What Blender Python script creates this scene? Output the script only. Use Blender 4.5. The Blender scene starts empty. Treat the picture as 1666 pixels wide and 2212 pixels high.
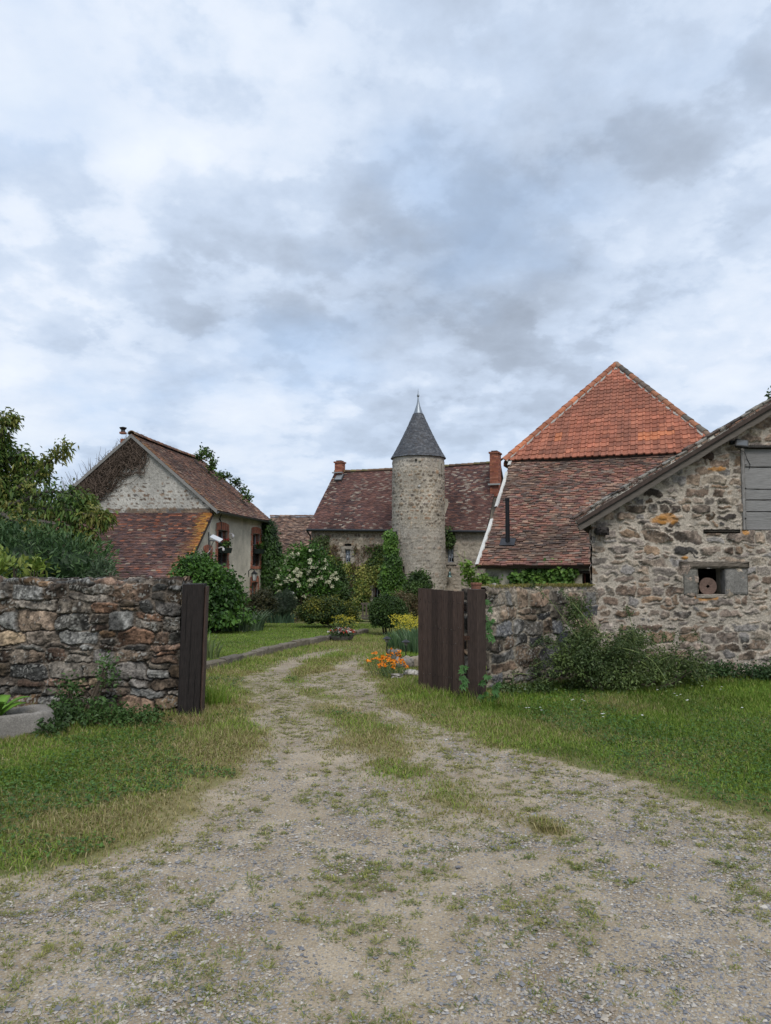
import bpy, math, random
import numpy as np
from math import radians, sin, cos, pi

# ------------------------------------------------------------------ camera
F, CX, CY, HY = 1593.0, 833.0, 1106.0, 1209.0
TH = math.atan((HY - CY) / F)
EYE = 1.6
scene = bpy.context.scene
cam_d = bpy.data.cameras.new("camera")
cam = bpy.data.objects.new("camera", cam_d)
scene.collection.objects.link(cam)
cam.location = (0, 0, EYE)
cam.rotation_euler = (pi / 2 + TH, 0, 0)
cam_d.sensor_fit = 'VERTICAL'
cam_d.sensor_height = 24.0
cam_d.lens = F / 2212.0 * 24.0
cam_d.clip_start = 0.05
cam_d.clip_end = 9000
scene.camera = cam
scene.view_settings.view_transform = 'Standard'
scene.view_settings.look = 'None'
scene.view_settings.exposure = 0.58
scene.view_settings.gamma = 1.0

# ------------------------------------------------------------------ world and sun
SUN_EL, SUN_AZ = 50.0, 165.0          # azimuth: compass-like, measured from +Y clockwise
world = bpy.data.worlds.new("World")
scene.world = world
world.use_nodes = True
wt = world.node_tree
wt.nodes.clear()


def N(t, typ, **kw):
    n = t.nodes.new(typ)
    for k, v in kw.items():
        if k == 'inp':
            for kk, vv in v.items():
                n.inputs[kk].default_value = vv
        else:
            setattr(n, k, v)
    return n


def L(t, a, b):
    t.links.new(a, b)


def wmath(op, a, b=None, c=None, t=None):
    t = t or wt
    n = N(t, 'ShaderNodeMath', operation=op)
    for i, v in enumerate((a, b, c)):
        if v is None:
            continue
        if isinstance(v, (int, float)):
            n.inputs[i].default_value = v
        else:
            L(t, v, n.inputs[i])
    return n.outputs[0]


def ramp(t, fac, stops, interp='LINEAR'):
    n = N(t, 'ShaderNodeValToRGB')
    n.color_ramp.interpolation = interp
    e = n.color_ramp.elements
    while len(e) > 1:
        e.remove(e[-1])
    e[0].position = stops[0][0]
    e[0].color = (*stops[0][1], 1) if len(stops[0][1]) == 3 else stops[0][1]
    for p, c in stops[1:]:
        x = e.new(p)
        x.color = (*c, 1)
    L(t, fac, n.inputs[0])
    return n.outputs[0]


def mix(t, fac, a, b, mode='MIX'):
    n = N(t, 'ShaderNodeMix', data_type='RGBA', blend_type=mode)
    for v, k in ((fac, 0), (a, 6), (b, 7)):
        if isinstance(v, (int, float)):
            n.inputs[k].default_value = v
        elif isinstance(v, tuple):
            n.inputs[k].default_value = (*v, 1)
        else:
            L(t, v, n.inputs[k])
    return n.outputs[2]


tc = N(wt, 'ShaderNodeTexCoord')
sx = N(wt, 'ShaderNodeSeparateXYZ')
L(wt, tc.outputs['Generated'], sx.inputs[0])
zc = wmath('ADD', wmath('MAXIMUM', sx.outputs[2], 0.0), 0.32)
cu = wmath('DIVIDE', sx.outputs[0], zc)
cv = wmath('DIVIDE', sx.outputs[1], zc)
cb = N(wt, 'ShaderNodeCombineXYZ')
L(wt, cu, cb.inputs[0])
L(wt, cv, cb.inputs[1])
cb.inputs[2].default_value = 1.7


def wnoise(scale, detail, rough, dist, off):
    mp = N(wt, 'ShaderNodeMapping')
    mp.inputs['Location'].default_value = off
    mp.inputs['Scale'].default_value = (1.0, 1.0, 1.0)
    L(wt, cb.outputs[0], mp.inputs[0])
    n = N(wt, 'ShaderNodeTexNoise')
    n.inputs['Scale'].default_value = scale
    n.inputs['Detail'].default_value = detail
    n.inputs['Roughness'].default_value = rough
    n.inputs['Distortion'].default_value = dist
    L(wt, mp.outputs[0], n.inputs['Vector'])
    return n.outputs['Fac']


n_big = wnoise(0.9, 3, 0.5, 0.0, (3.1, 1.7, 0))
n_mid = wnoise(2.2, 8, 0.55, 0.0, (7.3, 2.2, 0))
n_mid2 = wnoise(2.2, 8, 0.55, 0.0, (7.3 + 0.045, 2.2 + 0.10, 0))
n_fine = wnoise(6.0, 7, 0.58, 0.0, (1.3, 9.2, 0))
n_fine2 = wnoise(6.0, 7, 0.58, 0.0, (1.3 + 0.02, 9.2 + 0.045, 0))
n_hole = wnoise(1.3, 6, 0.55, 0.0, (12.6, 4.9, 0))


def lobe(px, py, size, amt):
    """a broad cloud bank around one direction of the sky"""
    d = (px - CX, F * cos(TH) - (CY - py) * sin(TH), F * sin(TH) + (CY - py) * cos(TH))
    l = math.sqrt(sum(q * q for q in d))
    dp = N(wt, 'ShaderNodeVectorMath', operation='DOT_PRODUCT')
    L(wt, tc.outputs['Generated'], dp.inputs[0])
    dp.inputs[1].default_value = tuple(q / l for q in d)
    mr = N(wt, 'ShaderNodeMapRange', interpolation_type='SMOOTHERSTEP')
    L(wt, dp.outputs['Value'], mr.inputs[0])
    mr.inputs[1].default_value = cos(radians(size)); mr.inputs[2].default_value = 1.0
    mr.inputs[3].default_value = 0.0; mr.inputs[4].default_value = amt
    return mr.outputs[0]


relief = wmath('ADD', wmath('MULTIPLY', wmath('SUBTRACT', n_mid, n_mid2), 0.26), wmath('MULTIPLY', wmath('SUBTRACT', n_fine, n_fine2), 0.11))
dens = wmath('ADD', wmath('MULTIPLY', wmath('SUBTRACT', n_big, 0.5), 0.30), wmath('ADD', wmath('MULTIPLY', wmath('SUBTRACT', n_mid, 0.5), 0.12), wmath('MULTIPLY', wmath('SUBTRACT', n_fine, 0.5), 0.13)))
dens = wmath('ADD', wmath('ADD', dens, relief), 0.576)


def edge(fac, a, b, amt):
    mr = N(wt, 'ShaderNodeMapRange', interpolation_type='SMOOTHSTEP')
    L(wt, fac, mr.inputs[0])
    mr.inputs[1].default_value = a; mr.inputs[2].default_value = b
    mr.inputs[3].default_value = -amt / 2; mr.inputs[4].default_value = amt / 2
    return mr.outputs[0]


# firmer rims of the single cloud heaps
puff = wmath('ADD', wmath('MULTIPLY', n_mid, 0.75), wmath('MULTIPLY', n_fine, 0.25))
dens = wmath('ADD', dens, edge(puff, 0.485, 0.53, 0.036))
dens = wmath('ADD', dens, edge(wmath('ADD', wmath('MULTIPLY', n_fine, 0.6), wmath('MULTIPLY', n_big, 0.4)), 0.49, 0.52, 0.014))
for a_ in ((1480, 130, 27, -0.050), (1180, 330, 18, -0.034), (620, 560, 12, -0.030), (1000, 600, 12, -0.035), (500, 700, 10, -0.03), (700, 250, 16, 0.020), (1500, 520, 11, 0.035),
           (480, 430, 9, 0.02), (100, 770, 9, 0.045), (240, 880, 8, -0.04), (1020, 860, 15, -0.045), (650, 900, 8, 0.03), (250, 330, 20, 0.02)):
    dens = wmath('ADD', dens, lobe(*a_))
cloud_col = ramp(wt, dens, [(0.36, (0.24, 0.28, 0.345)), (0.43, (0.29, 0.34, 0.42)), (0.48, (0.34, 0.40, 0.495)), (0.53, (0.40, 0.47, 0.58)),
                            (0.585, (0.475, 0.54, 0.64)), (0.64, (0.54, 0.59, 0.67)), (0.72, (0.60, 0.64, 0.69))], 'LINEAR')
sky = N(wt, 'ShaderNodeTexSky', sky_type='NISHITA')
sky.sun_disc = False
sky.sun_elevation = radians(SUN_EL)
sky.sun_rotation = radians(SUN_AZ)
sky.altitude = 200
sky.air_density = 1.0
sky.dust_density = 2.0
sky.ozone_density = 1.0
skyc = mix(wt, 1.0, sky.outputs[0], (0.115, 0.115, 0.115), 'MULTIPLY')
veil = mix(wt, 0.78, skyc, (0.33, 0.46, 0.66))
gap = ramp(wt, wmath('ADD', n_hole, wmath('ADD', lobe(260, 170, 12, 0.10), lobe(60, 600, 14, 0.08))), [(0.56, (0, 0, 0)), (0.74, (0.45, 0.45, 0.45))], 'EASE')
c1 = mix(wt, gap, cloud_col, veil)
# thin even haze of cloud towards the horizon
hz = ramp(wt, sx.outputs[2], [(0.0, (0.6, 0.6, 0.6)), (0.10, (0.25, 0.25, 0.25)), (0.25, (0, 0, 0))], 'EASE')
c2 = mix(wt, hz, c1, (0.36, 0.455, 0.58))
below = ramp(wt, sx.outputs[2], [(0.0, (0, 0, 0)), (0.004, (1, 1, 1))])
c3 = mix(wt, below, (0.12, 0.13, 0.10), c2)
bg = N(wt, 'ShaderNodeBackground')
bg.inputs['Strength'].default_value = 1.0
L(wt, c3, bg.inputs[0])
wo = N(wt, 'ShaderNodeOutputWorld')
L(wt, bg.outputs[0], wo.inputs[0])

sl = bpy.data.lights.new("sun", 'SUN')
sl.energy = 1.5
sl.angle = radians(25)
sl.color = (1.0, 0.95, 0.88)
so = bpy.data.objects.new("sun", sl)
scene.collection.objects.link(so)
sun_dir = (sin(radians(SUN_AZ)) * cos(radians(SUN_EL)), cos(radians(SUN_AZ)) * cos(radians(SUN_EL)), sin(radians(SUN_EL)))
from mathutils import Vector, Matrix
so.rotation_euler = Vector(sun_dir).to_track_quat('Z', 'Y').to_euler()

# ------------------------------------------------------------------ numpy helpers
C = scene.collection
A_ = np.array


def lin(r, g, b):
    f = lambda c: (c / 255 / 12.92) if c / 255 <= 0.04045 else ((c / 255 + 0.055) / 1.055) ** 2.4
    return (f(r), f(g), f(b))


def hsh(ix, iy, iz, s):
    h = (ix.astype(np.int64) * 374761393 + iy.astype(np.int64) * 668265263 + iz * 2147483647 + s * 974634777) & 0xffffffff
    h = ((h ^ (h >> 13)) * 1274126177) & 0xffffffff
    h = (h ^ (h >> 16)) * 2246822519 & 0xffffffff
    return ((h ^ (h >> 15)) & 0xffffff) / float(0xffffff)


def vn(x, y, z=None, s=0):
    x = np.asarray(x, float)
    y = np.asarray(y, float)
    xi, yi = np.floor(x), np.floor(y)
    fx, fy = x - xi, y - yi
    fx = fx * fx * (3 - 2 * fx)
    fy = fy * fy * (3 - 2 * fy)
    xi = xi.astype(np.int64)
    yi = yi.astype(np.int64)
    if z is None:
        zz = np.int64(0)
        a = hsh(xi, yi, zz, s); b = hsh(xi + 1, yi, zz, s); c = hsh(xi, yi + 1, zz, s); d = hsh(xi + 1, yi + 1, zz, s)
        return (a * (1 - fx) + b * fx) * (1 - fy) + (c * (1 - fx) + d * fx) * fy
    z = np.asarray(z, float)
    zi = np.floor(z); fz = z - zi; fz = fz * fz * (3 - 2 * fz); zi = zi.astype(np.int64)
    r = 0
    for k, wz in ((0, 1 - fz), (1, fz)):
        q = zi + k
        a = hsh(xi, yi, q, s); b = hsh(xi + 1, yi, q, s); c = hsh(xi, yi + 1, q, s); d = hsh(xi + 1, yi + 1, q, s)
        r = r + wz * ((a * (1 - fx) + b * fx) * (1 - fy) + (c * (1 - fx) + d * fx) * fy)
    return r


def fbm(x, y, z=None, s=0, o=4):
    r, a, t = 0, 1.0, 0
    for i in range(o):
        r = r + a * vn(x * 2 ** i, y * 2 ** i, None if z is None else z * 2 ** i, s + i * 17)
        t += a
        a *= 0.55
    return r / t


def sstep(a, b, x):
    t = np.clip((x - a) / (b - a), 0, 1)
    return t * t * (3 - 2 * t)


# pixel (of the 1666 x 2212 view of the photo) -> ray
def ray(px, py):
    v = CY - py
    return A_([px - CX, F * cos(TH) - v * sin(TH), F * sin(TH) + v * cos(TH)])


def at(px, py, Y):
    d = ray(px, py)
    return A_([0, 0, EYE]) + d * (Y / d[1])


def on_plane(px, py, P0, n):
    d = ray(px, py)
    o = A_([0, 0, EYE])
    return o + d * (np.dot(A_(P0) - o, n) / np.dot(d, n))


# ------------------------------------------------------------------ ground height
def base_z(y):
    y = np.asarray(y, float)
    t = np.clip(y - 9.0, 0, None)
    far = np.clip(y - 46, 0, None)
    return -0.04 * (np.sqrt(t * t + 0.6) - math.sqrt(0.6)) + 0.04 * far * 0.9


def gp(px, py, dz=0.0):
    d = ray(px, py)
    Y = 5.0
    for _ in range(60):
        z = float(base_z(Y)) + dz
        Yn = (z - EYE) / (d[2] / d[1])
        Y = 0.5 * Y + 0.5 * min(max(Yn, 0.5), 80)
    return A_([d[0] / d[1] * Y, Y, float(base_z(Y)) + dz])


kerb_pts = [gp(*p) for p in [(437, 1452), (500, 1436), (560, 1420), (620, 1404), (680, 1392), (745, 1378), (800, 1367)]]
kx = [-3.6] + [p[0] for p in kerb_pts] + [kerb_pts[-1][0] + 1.0, 3.0, 40.0]
ky = [8.0] + [p[1] for p in kerb_pts] + [kerb_pts[-1][1] + 1.2, kerb_pts[-1][1] + 2.0, kerb_pts[-1][1] + 3]


def lawn_off(x, y):
    xk = np.interp(y, ky, kx)
    return np.where(y > 8.3, sstep(0.0, 0.10, xk - x - 0.04), 0.0)


def gz(x, y):
    x = np.asarray(x, float)
    y = np.asarray(y, float)
    h = base_z(y) + 0.11 * lawn_off(x, y)
    near = np.clip((16 - y) / 8, 0, 1)
    h = h + near * (0.05 * (fbm(x * 0.6, y * 0.6, s=3, o=3) - 0.5))
    return h


def poly_sd(x, y, poly):
    """signed distance, positive inside"""
    p = A_([q[:2] for q in poly])
    d = np.full(x.shape, 1e9)
    ins = np.zeros(x.shape, bool)
    for i in range(len(p)):
        a, b = p[i], p[(i + 1) % len(p)]
        e = b - a
        wx, wy = x - a[0], y - a[1]
        t = np.clip((wx * e[0] + wy * e[1]) / max(e @ e, 1e-9), 0, 1)
        d = np.minimum(d, np.hypot(wx - t * e[0], wy - t * e[1]))
        c = ((a[1] > y) != (b[1] > y)) & (x < (b[0] - a[0]) * (y - a[1]) / (b[1] - a[1] + 1e-12) + a[0])
        ins ^= c
    return np.where(ins, d, -d)


track_px = [(-500, 1990), (0, 1885), (200, 1850), (350, 1800), (440, 1745), (495, 1680), (540, 1610), (552, 1570), (530, 1510),
            (508, 1470), (560, 1442), (640, 1415), (700, 1402), (760, 1388), (815, 1372), (850, 1369), (830, 1385), (808, 1400), (782, 1425), (790, 1450),
            (850, 1500), (915, 1562), (1000, 1590), (1150, 1625), (1300, 1662), (1500, 1715), (1666, 1760), (2100, 1860)]
track = [gp(*p) for p in track_px] + [A_([14, 2.0, 0]), A_([14, -6, 0]), A_([-12, -6, 0]), A_([-12, 3.0, 0])]
med1 = [gp(*p) for p in [(600, 1468), (650, 1432), (720, 1410), (790, 1392), (800, 1400), (740, 1425), (700, 1448), (660, 1466), (620, 1480)]]
med2 = [gp(*p) for p in [(650, 1535), (720, 1525), (800, 1535), (870, 1570), (900, 1610), (880, 1640), (800, 1632), (720, 1595)]]
med3 = [gp(*p) for p in [(1130, 1765), (1190, 1772), (1240, 1795), (1210, 1806), (1150, 1796)]]
strip = [gp(*p) for p in [(598, 1476), (650, 1466), (700, 1462), (740, 1500), (860, 1560), (1000, 1650), (1150, 1780), (900, 1790), (840, 1700), (720, 1620), (650, 1540)]]


_yend = gp(740, 1397)[1]


def gravel_mask(x, y):
    wob = 0.45 * (fbm(x * 1.7, y * 1.7, s=11, o=4) - 0.5) + 0.12 * (vn(x * 9, y * 9, s=5) - 0.5)
    sc = np.clip(y / 7.0, 0.5, 1.2)
    m = sstep(-0.22, 0.30, poly_sd(x, y, track) + wob * sc * 1.2)
    g1 = sstep(-0.25, 0.18, poly_sd(x, y, med1) + wob * 0.9) * (.7 + .3 * vn(x * 5, y * 5, s=2))
    g2 = sstep(-0.30, 0.30, poly_sd(x, y, med2) + wob * 1.1) * (.7 + .3 * vn(x * 5, y * 5, s=2))
    g3 = sstep(-0.06, 0.06, poly_sd(x, y, med3) + wob * 0.25)
    st = sstep(-0.3, 0.35, poly_sd(x, y, strip) + wob) * 0.68 * sstep(.32, .58, fbm(x * 2.1, y * 2.1, s=14, o=4))
    m = m * (1 - .72 * sstep(_yend - 1.6, _yend + .6, y))
    return np.clip(m * (1 - np.maximum(np.maximum(g1, g2), np.maximum(g3, st))), 0, 1)


# ------------------------------------------------------------------ objects
def tag(o, label=None, cat=None, group=None, kind=None):
    if label: o['label'] = label
    if cat: o['category'] = cat
    if group: o['group'] = group
    if kind: o['kind'] = kind
    return o


def thing(name, label, cat, loc=(0, 0, 0), group=None):
    o = bpy.data.objects.new(name, None)
    o.empty_display_size = 0.2
    o.location = tuple(float(v) for v in loc)
    C.objects.link(o)
    return tag(o, label, cat, group)


def mesh_np(name, V, faces, mat, parent=None, col=None, smooth=False):
    """V (n,3) world coordinates; faces: list of int arrays (m,3) / (m,4)"""
    V = np.asarray(V, dtype=np.float64)
    pl = np.zeros(3)
    p = parent
    while p is not None:
        pl = pl + A_(p.location)
        p = p.parent
    V = V - pl
    me = bpy.data.meshes.new(name)
    me.vertices.add(len(V))
    me.vertices.foreach_set('co', V.astype(np.float32).ravel())
    faces = [np.asarray(f, dtype=np.int32) for f in faces if len(f)]
    li = np.concatenate([f.ravel() for f in faces])
    cnt = np.concatenate([np.full(len(f), f.shape[1], np.int32) for f in faces])
    st = np.concatenate([[0], np.cumsum(cnt)[:-1]]).astype(np.int32)
    me.loops.add(len(li))
    me.loops.foreach_set('vertex_index', li)
    me.polygons.add(len(cnt))
    me.polygons.foreach_set('loop_start', st)
    try:
        me.polygons.foreach_set('loop_total', cnt)
    except Exception:
        pass
    me.polygons.foreach_set('use_smooth', np.full(len(cnt), bool(smooth)))
    if col is not None:
        col = np.asarray(col, float)
        if col.ndim == 1:
            col = np.tile(col, (len(V), 1))
        at_ = me.attributes.new('col', 'FLOAT_COLOR', 'POINT')
        c4 = np.ones((len(V), 4), np.float32)
        c4[:, :3] = col
        at_.data.foreach_set('color', c4.ravel())
    me.update(calc_edges=True)
    me.validate()
    if mat: me.materials.append(mat)
    o = bpy.data.objects.new(name, me)
    C.objects.link(o)
    if parent is not None: o.parent = parent
    return o


class MB:
    def __init__(s, col=(0.5, 0.5, 0.5)):
        s.v = []; s.f = []; s.c = []; s.n = 0; s.col = col

    def add(s, V, Fs, col=None):
        V = np.asarray(V, float)
        c = s.col if col is None else col
        s.v.append(V)
        for f in Fs:
            s.f.append(tuple(int(i) + s.n for i in f))
        s.c.append(np.tile(np.asarray(c, float), (len(V), 1)))
        s.n += len(V)

    def hexa(s, P, col=None):
        s.add(P, [(0, 3, 2, 1), (4, 5, 6, 7), (0, 1, 5, 4), (1, 2, 6, 5), (2, 3, 7, 6), (3, 0, 4, 7)], col)

    def box(s, c, ex, ey, ez, col=None, ax=None):
        """c centre; ex,ey,ez full sizes; ax = 3 unit axes"""
        X, Y, Z = ax if ax is not None else (A_([1, 0, 0]), A_([0, 1, 0]), A_([0, 0, 1]))
        X, Y, Z = A_(X) * ex / 2, A_(Y) * ey / 2, A_(Z) * ez / 2
        c = A_(c)
        s.hexa([c - X - Y - Z, c + X - Y - Z, c + X + Y - Z, c - X + Y - Z, c - X - Y + Z, c + X - Y + Z, c + X + Y + Z, c - X + Y + Z], col)

    def tube(s, pts, r, n=6, col=None, cap=True):
        pts = [A_(p) for p in pts]
        m = len(pts)
        rr = [r] * m if isinstance(r, (int, float)) else list(r)
        V = []
        ref = None
        for i in range(m):
            t = pts[min(i + 1, m - 1)] - pts[max(i - 1, 0)]
            t = t / (np.linalg.norm(t) + 1e-12)
            if ref is None:
                ref = A_([0, 0, 1]) if abs(t[2]) < 0.9 else A_([1, 0, 0])
            b = np.cross(t, ref); b /= np.linalg.norm(b) + 1e-12
            ref = np.cross(b, t)
            for k in range(n):
                a = 2 * pi * k / n
                V.append(pts[i] + rr[i] * (cos(a) * b + sin(a) * ref))
        Fs = []
        for i in range(m - 1):
            for k in range(n):
                Fs.append((i * n + k, i * n + (k + 1) % n, (i + 1) * n + (k + 1) % n, (i + 1) * n + k))
        if cap:
            Fs.append(tuple(range(n))[::-1])
            Fs.append(tuple((m - 1) * n + k for k in range(n)))
        s.add(V, Fs, col)

    def lathe(s, c, prof, n=16, col=None):
        """prof: list of (r,z)"""
        c = A_(c)
        V = []; Fs = []
        for r, z in prof:
            for k in range(n):
                a = 2 * pi * k / n
                V.append(c + A_([r * cos(a), r * sin(a), z]))
        for i in range(len(prof) - 1):
            for k in range(n):
                Fs.append((i * n + k, i * n + (k + 1) % n, (i + 1) * n + (k + 1) % n, (i + 1) * n + k))
        s.add(V, Fs, col)

    def build(s, name, mat, parent=None, smooth=False):
        V = np.concatenate(s.v)
        Cc = np.concatenate(s.c)
        by = {}
        for f in s.f:
            by.setdefault(len(f), []).append(f)
        return mesh_np(name, V, [A_(v) for v in by.values()], mat, parent, Cc, smooth)


# ------------------------------------------------------------------ materials
def cmat(name, rough=0.85, nscale=40, nvar=0.35, bump=0.3, bdist=0.01, transl=0.0, spec=0.3, metal=0.0, nscale2=None, detail=4, stretch=(1, 1, 1)):
    m = bpy.data.materials.new(name)
    m.use_nodes = True
    t = m.node_tree
    t.nodes.clear()
    out = N(t, 'ShaderNodeOutputMaterial')
    b = N(t, 'ShaderNodeBsdfPrincipled')
    b.inputs['Roughness'].default_value = rough
    b.inputs['Metallic'].default_value = metal
    b.inputs['Specular IOR Level'].default_value = spec
    a = N(t, 'ShaderNodeAttribute', attribute_name='col')
    col = a.outputs['Color']
    if nvar > 0 or bump > 0:
        tcn = N(t, 'ShaderNodeTexCoord')
        mp = N(t, 'ShaderNodeMapping')
        mp.inputs['Scale'].default_value = stretch
        L(t, tcn.outputs['Object'], mp.inputs[0])
        n = N(t, 'ShaderNodeTexNoise')
        n.inputs['Scale'].default_value = nscale
        n.inputs['Detail'].default_value = detail
        n.inputs['Roughness'].default_value = 0.65
        L(t, mp.outputs[0], n.inputs['Vector'])
        v = wmath('ADD', wmath('MULTIPLY', wmath('SUBTRACT', n.outputs['Fac'], 0.5, t=t), nvar * 4, t=t), 1.0, t=t)
        if nscale2:
            n2 = N(t, 'ShaderNodeTexNoise')
            n2.inputs['Scale'].default_value = nscale2
            n2.inputs['Detail'].default_value = 3
            L(t, tcn.outputs['Object'], n2.inputs['Vector'])
            v2 = wmath('ADD', wmath('MULTIPLY', wmath('SUBTRACT', n2.outputs['Fac'], 0.5, t=t), 0.9, t=t), 1.0, t=t)
            v = wmath('MULTIPLY', v, v2, t=t)
        v = wmath('MAXIMUM', v, 0.15, t=t)
        cm = N(t, 'ShaderNodeVectorMath', operation='SCALE')
        L(t, col, cm.inputs[0]); L(t, v, cm.inputs['Scale'])
        col = cm.outputs[0]
        if bump > 0:
            bp = N(t, 'ShaderNodeBump')
            bp.inputs['Strength'].default_value = bump
            bp.inputs['Distance'].default_value = bdist
            L(t, n.outputs['Fac'], bp.inputs['Height'])
            L(t, bp.outputs[0], b.inputs['Normal'])
    L(t, col, b.inputs['Base Color'])
    if transl > 0:
        tr = N(t, 'ShaderNodeBsdfTranslucent')
        L(t, col, tr.inputs[0])
        ms = N(t, 'ShaderNodeMixShader')
        ms.inputs[0].default_value = transl
        L(t, b.outputs[0], ms.inputs[1]); L(t, tr.outputs[0], ms.inputs[2])
        L(t, ms.outputs[0], out.inputs[0])
    else:
        L(t, b.outputs[0], out.inputs[0])
    return m


M_stone = cmat('rubble_stone', 0.92, 70, 0.38, 0.7, 0.012, nscale2=9)
M_farstone = cmat('far_stone', 0.95, 14, 0.35, 0.5, 0.03, nscale2=1.3)
M_plaster = cmat('lime_plaster', 0.95, 18, 0.20, 0.5, 0.02, nscale2=0.9)
M_tile = cmat('clay_tile', 0.85, 30, 0.30, 0.4, 0.01, nscale2=2.5)
M_slate = cmat('slate', 0.6, 20, 0.2, 0.3, 0.01)
M_brick = cmat('brick', 0.9, 40, 0.25, 0.3, 0.01)
M_wood = cmat('old_wood', 0.8, 14, 0.55, 0.5, 0.008, stretch=(6, 6, 0.7))
M_woodh = cmat('weathered_wood', 0.85, 10, 0.36, 0.5, 0.008, stretch=(0.8, 4, 12))
M_leaf = cmat('leaf', 0.5, 5, 0.0, 0, transl=0.25, spec=0.35)
M_grass = cmat('grass_blade', 0.6, 5, 0.0, 0, transl=0.3, spec=0.25)
M_twig = cmat('twig', 0.9, 30, 0.2, 0.0)
M_metal = cmat('grey_metal', 0.45, 10, 0.1, 0, metal=0.6, spec=0.5)
M_paint = cmat('painted', 0.5, 10, 0.08, 0)
M_glass = cmat('window_glass', 0.08, 3, 0.0, 0, spec=0.6)
M_peb = cmat('pebble', 0.85, 60, 0.2, 0.0)


# ------------------------------------------------------------------ masonry
def masonry_sites(W, H, sw, sh, seed, var=0.5, u0=0.0, v0=0.0):
    r = random.Random(seed)
    S = []
    y = v0 - sh
    while y < v0 + H + sh:
        hh = sh * r.uniform(1 - var, 1 + var)
        x = u0 - sw * r.uniform(0.3, 1.3)
        while x < u0 + W + sw:
            w = sw * r.uniform(1 - var * 0.9, 1 + var * 1.1)
            if r.random() < 0.22:   # two thin stones one over the other
                k = r.uniform(0.35, 0.65)
                S.append((x + w / 2, y + hh * k / 2, w / 2, hh * k / 2))
                S.append((x + w / 2 + r.uniform(-.03, .03) * sw, y + hh * (k + (1 - k) / 2), w / 2, hh * (1 - k) / 2))
            elif r.random() < 0.12:  # a tall pair of narrow stones
                S.append((x + w * .25, y + hh / 2, w * .25, hh / 2))
                S.append((x + w * .75, y + hh / 2 + r.uniform(-.2, .2) * hh, w * .25, hh / 2))
            else:
                S.append((x + w / 2, y + hh * (0.5 + r.uniform(-.2, .2)), w / 2, hh / 2 * r.uniform(0.85, 1.15)))
            x += w
        y += hh
    return A_(S)


def masonry(us, vs, seed, sw, sh, p=3.0, var=0.5, warp=0.25, slant=0.15):
    """per-vertex: stone index, edge distance (m), local normalised offsets"""
    Ug, Vg = np.meshgrid(us, vs)
    S = masonry_sites(us[-1] - us[0], vs[-1] - vs[0], sw, sh, seed, var, us[0], vs[0])
    rs = np.random.RandomState(seed + 5)
    sl = rs.uniform(-slant, slant, len(S))
    f = 1.0 / sh
    wu = Ug + warp * sh * (fbm(Ug * f * 1.1, Vg * f * 1.1, s=seed, o=3) - 0.5) * 2
    wv = Vg + warp * sh * (fbm(Ug * f * 1.1 + 31, Vg * f * 1.1 + 7, s=seed + 3, o=3) - 0.5) * 2
    sid = np.zeros(Ug.shape, int); ed = np.zeros(Ug.shape); dn = np.zeros(Ug.shape)
    dxo = np.zeros(Ug.shape); dyo = np.zeros(Ug.shape)
    B = max(1, int(sh * 0.6 / max((vs[-1] - vs[0]) / len(vs), 1e-6)))
    for i in range(0, len(vs), B):
        for j in range(0, len(us), 220):
            u = wu[i:i + B, j:j + 220].ravel(); v = wv[i:i + B, j:j + 220].ravel()
            k = np.where((S[:, 1] > v.min() - 2.2 * sh) & (S[:, 1] < v.max() + 2.2 * sh) & (S[:, 0] > u.min() - 2.5 * sw) & (S[:, 0] < u.max() + 2.5 * sw))[0]
            dx = u[:, None] - S[k, 0][None]
            dy = v[:, None] - S[k, 1][None]
            dy2 = dy + sl[k][None] * dx
            q = (np.abs(dx) / S[k, 2][None]) ** p + (np.abs(dy2) / S[k, 3][None]) ** p
            a = q.argmin(1)
            ar = np.arange(len(u))
            f1 = q[ar, a] ** (1 / p)
            q[ar, a] = 1e18
            f2 = q.min(1) ** (1 / p)
            sh_ = wu[i:i + B, j:j + 220].shape
            sid[i:i + B, j:j + 220] = k[a].reshape(sh_)
            size = np.minimum(S[k[a], 2], S[k[a], 3])
            ed[i:i + B, j:j + 220] = ((f2 - f1) * 0.5 * size).reshape(sh_)
            dn[i:i + B, j:j + 220] = f1.reshape(sh_)
            dxo[i:i + B, j:j + 220] = dx[ar, a].reshape(sh_)
            dyo[i:i + B, j:j + 220] = dy[ar, a].reshape(sh_)
    return Ug, Vg, sid, ed, dn, dxo, dyo, len(S)


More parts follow.
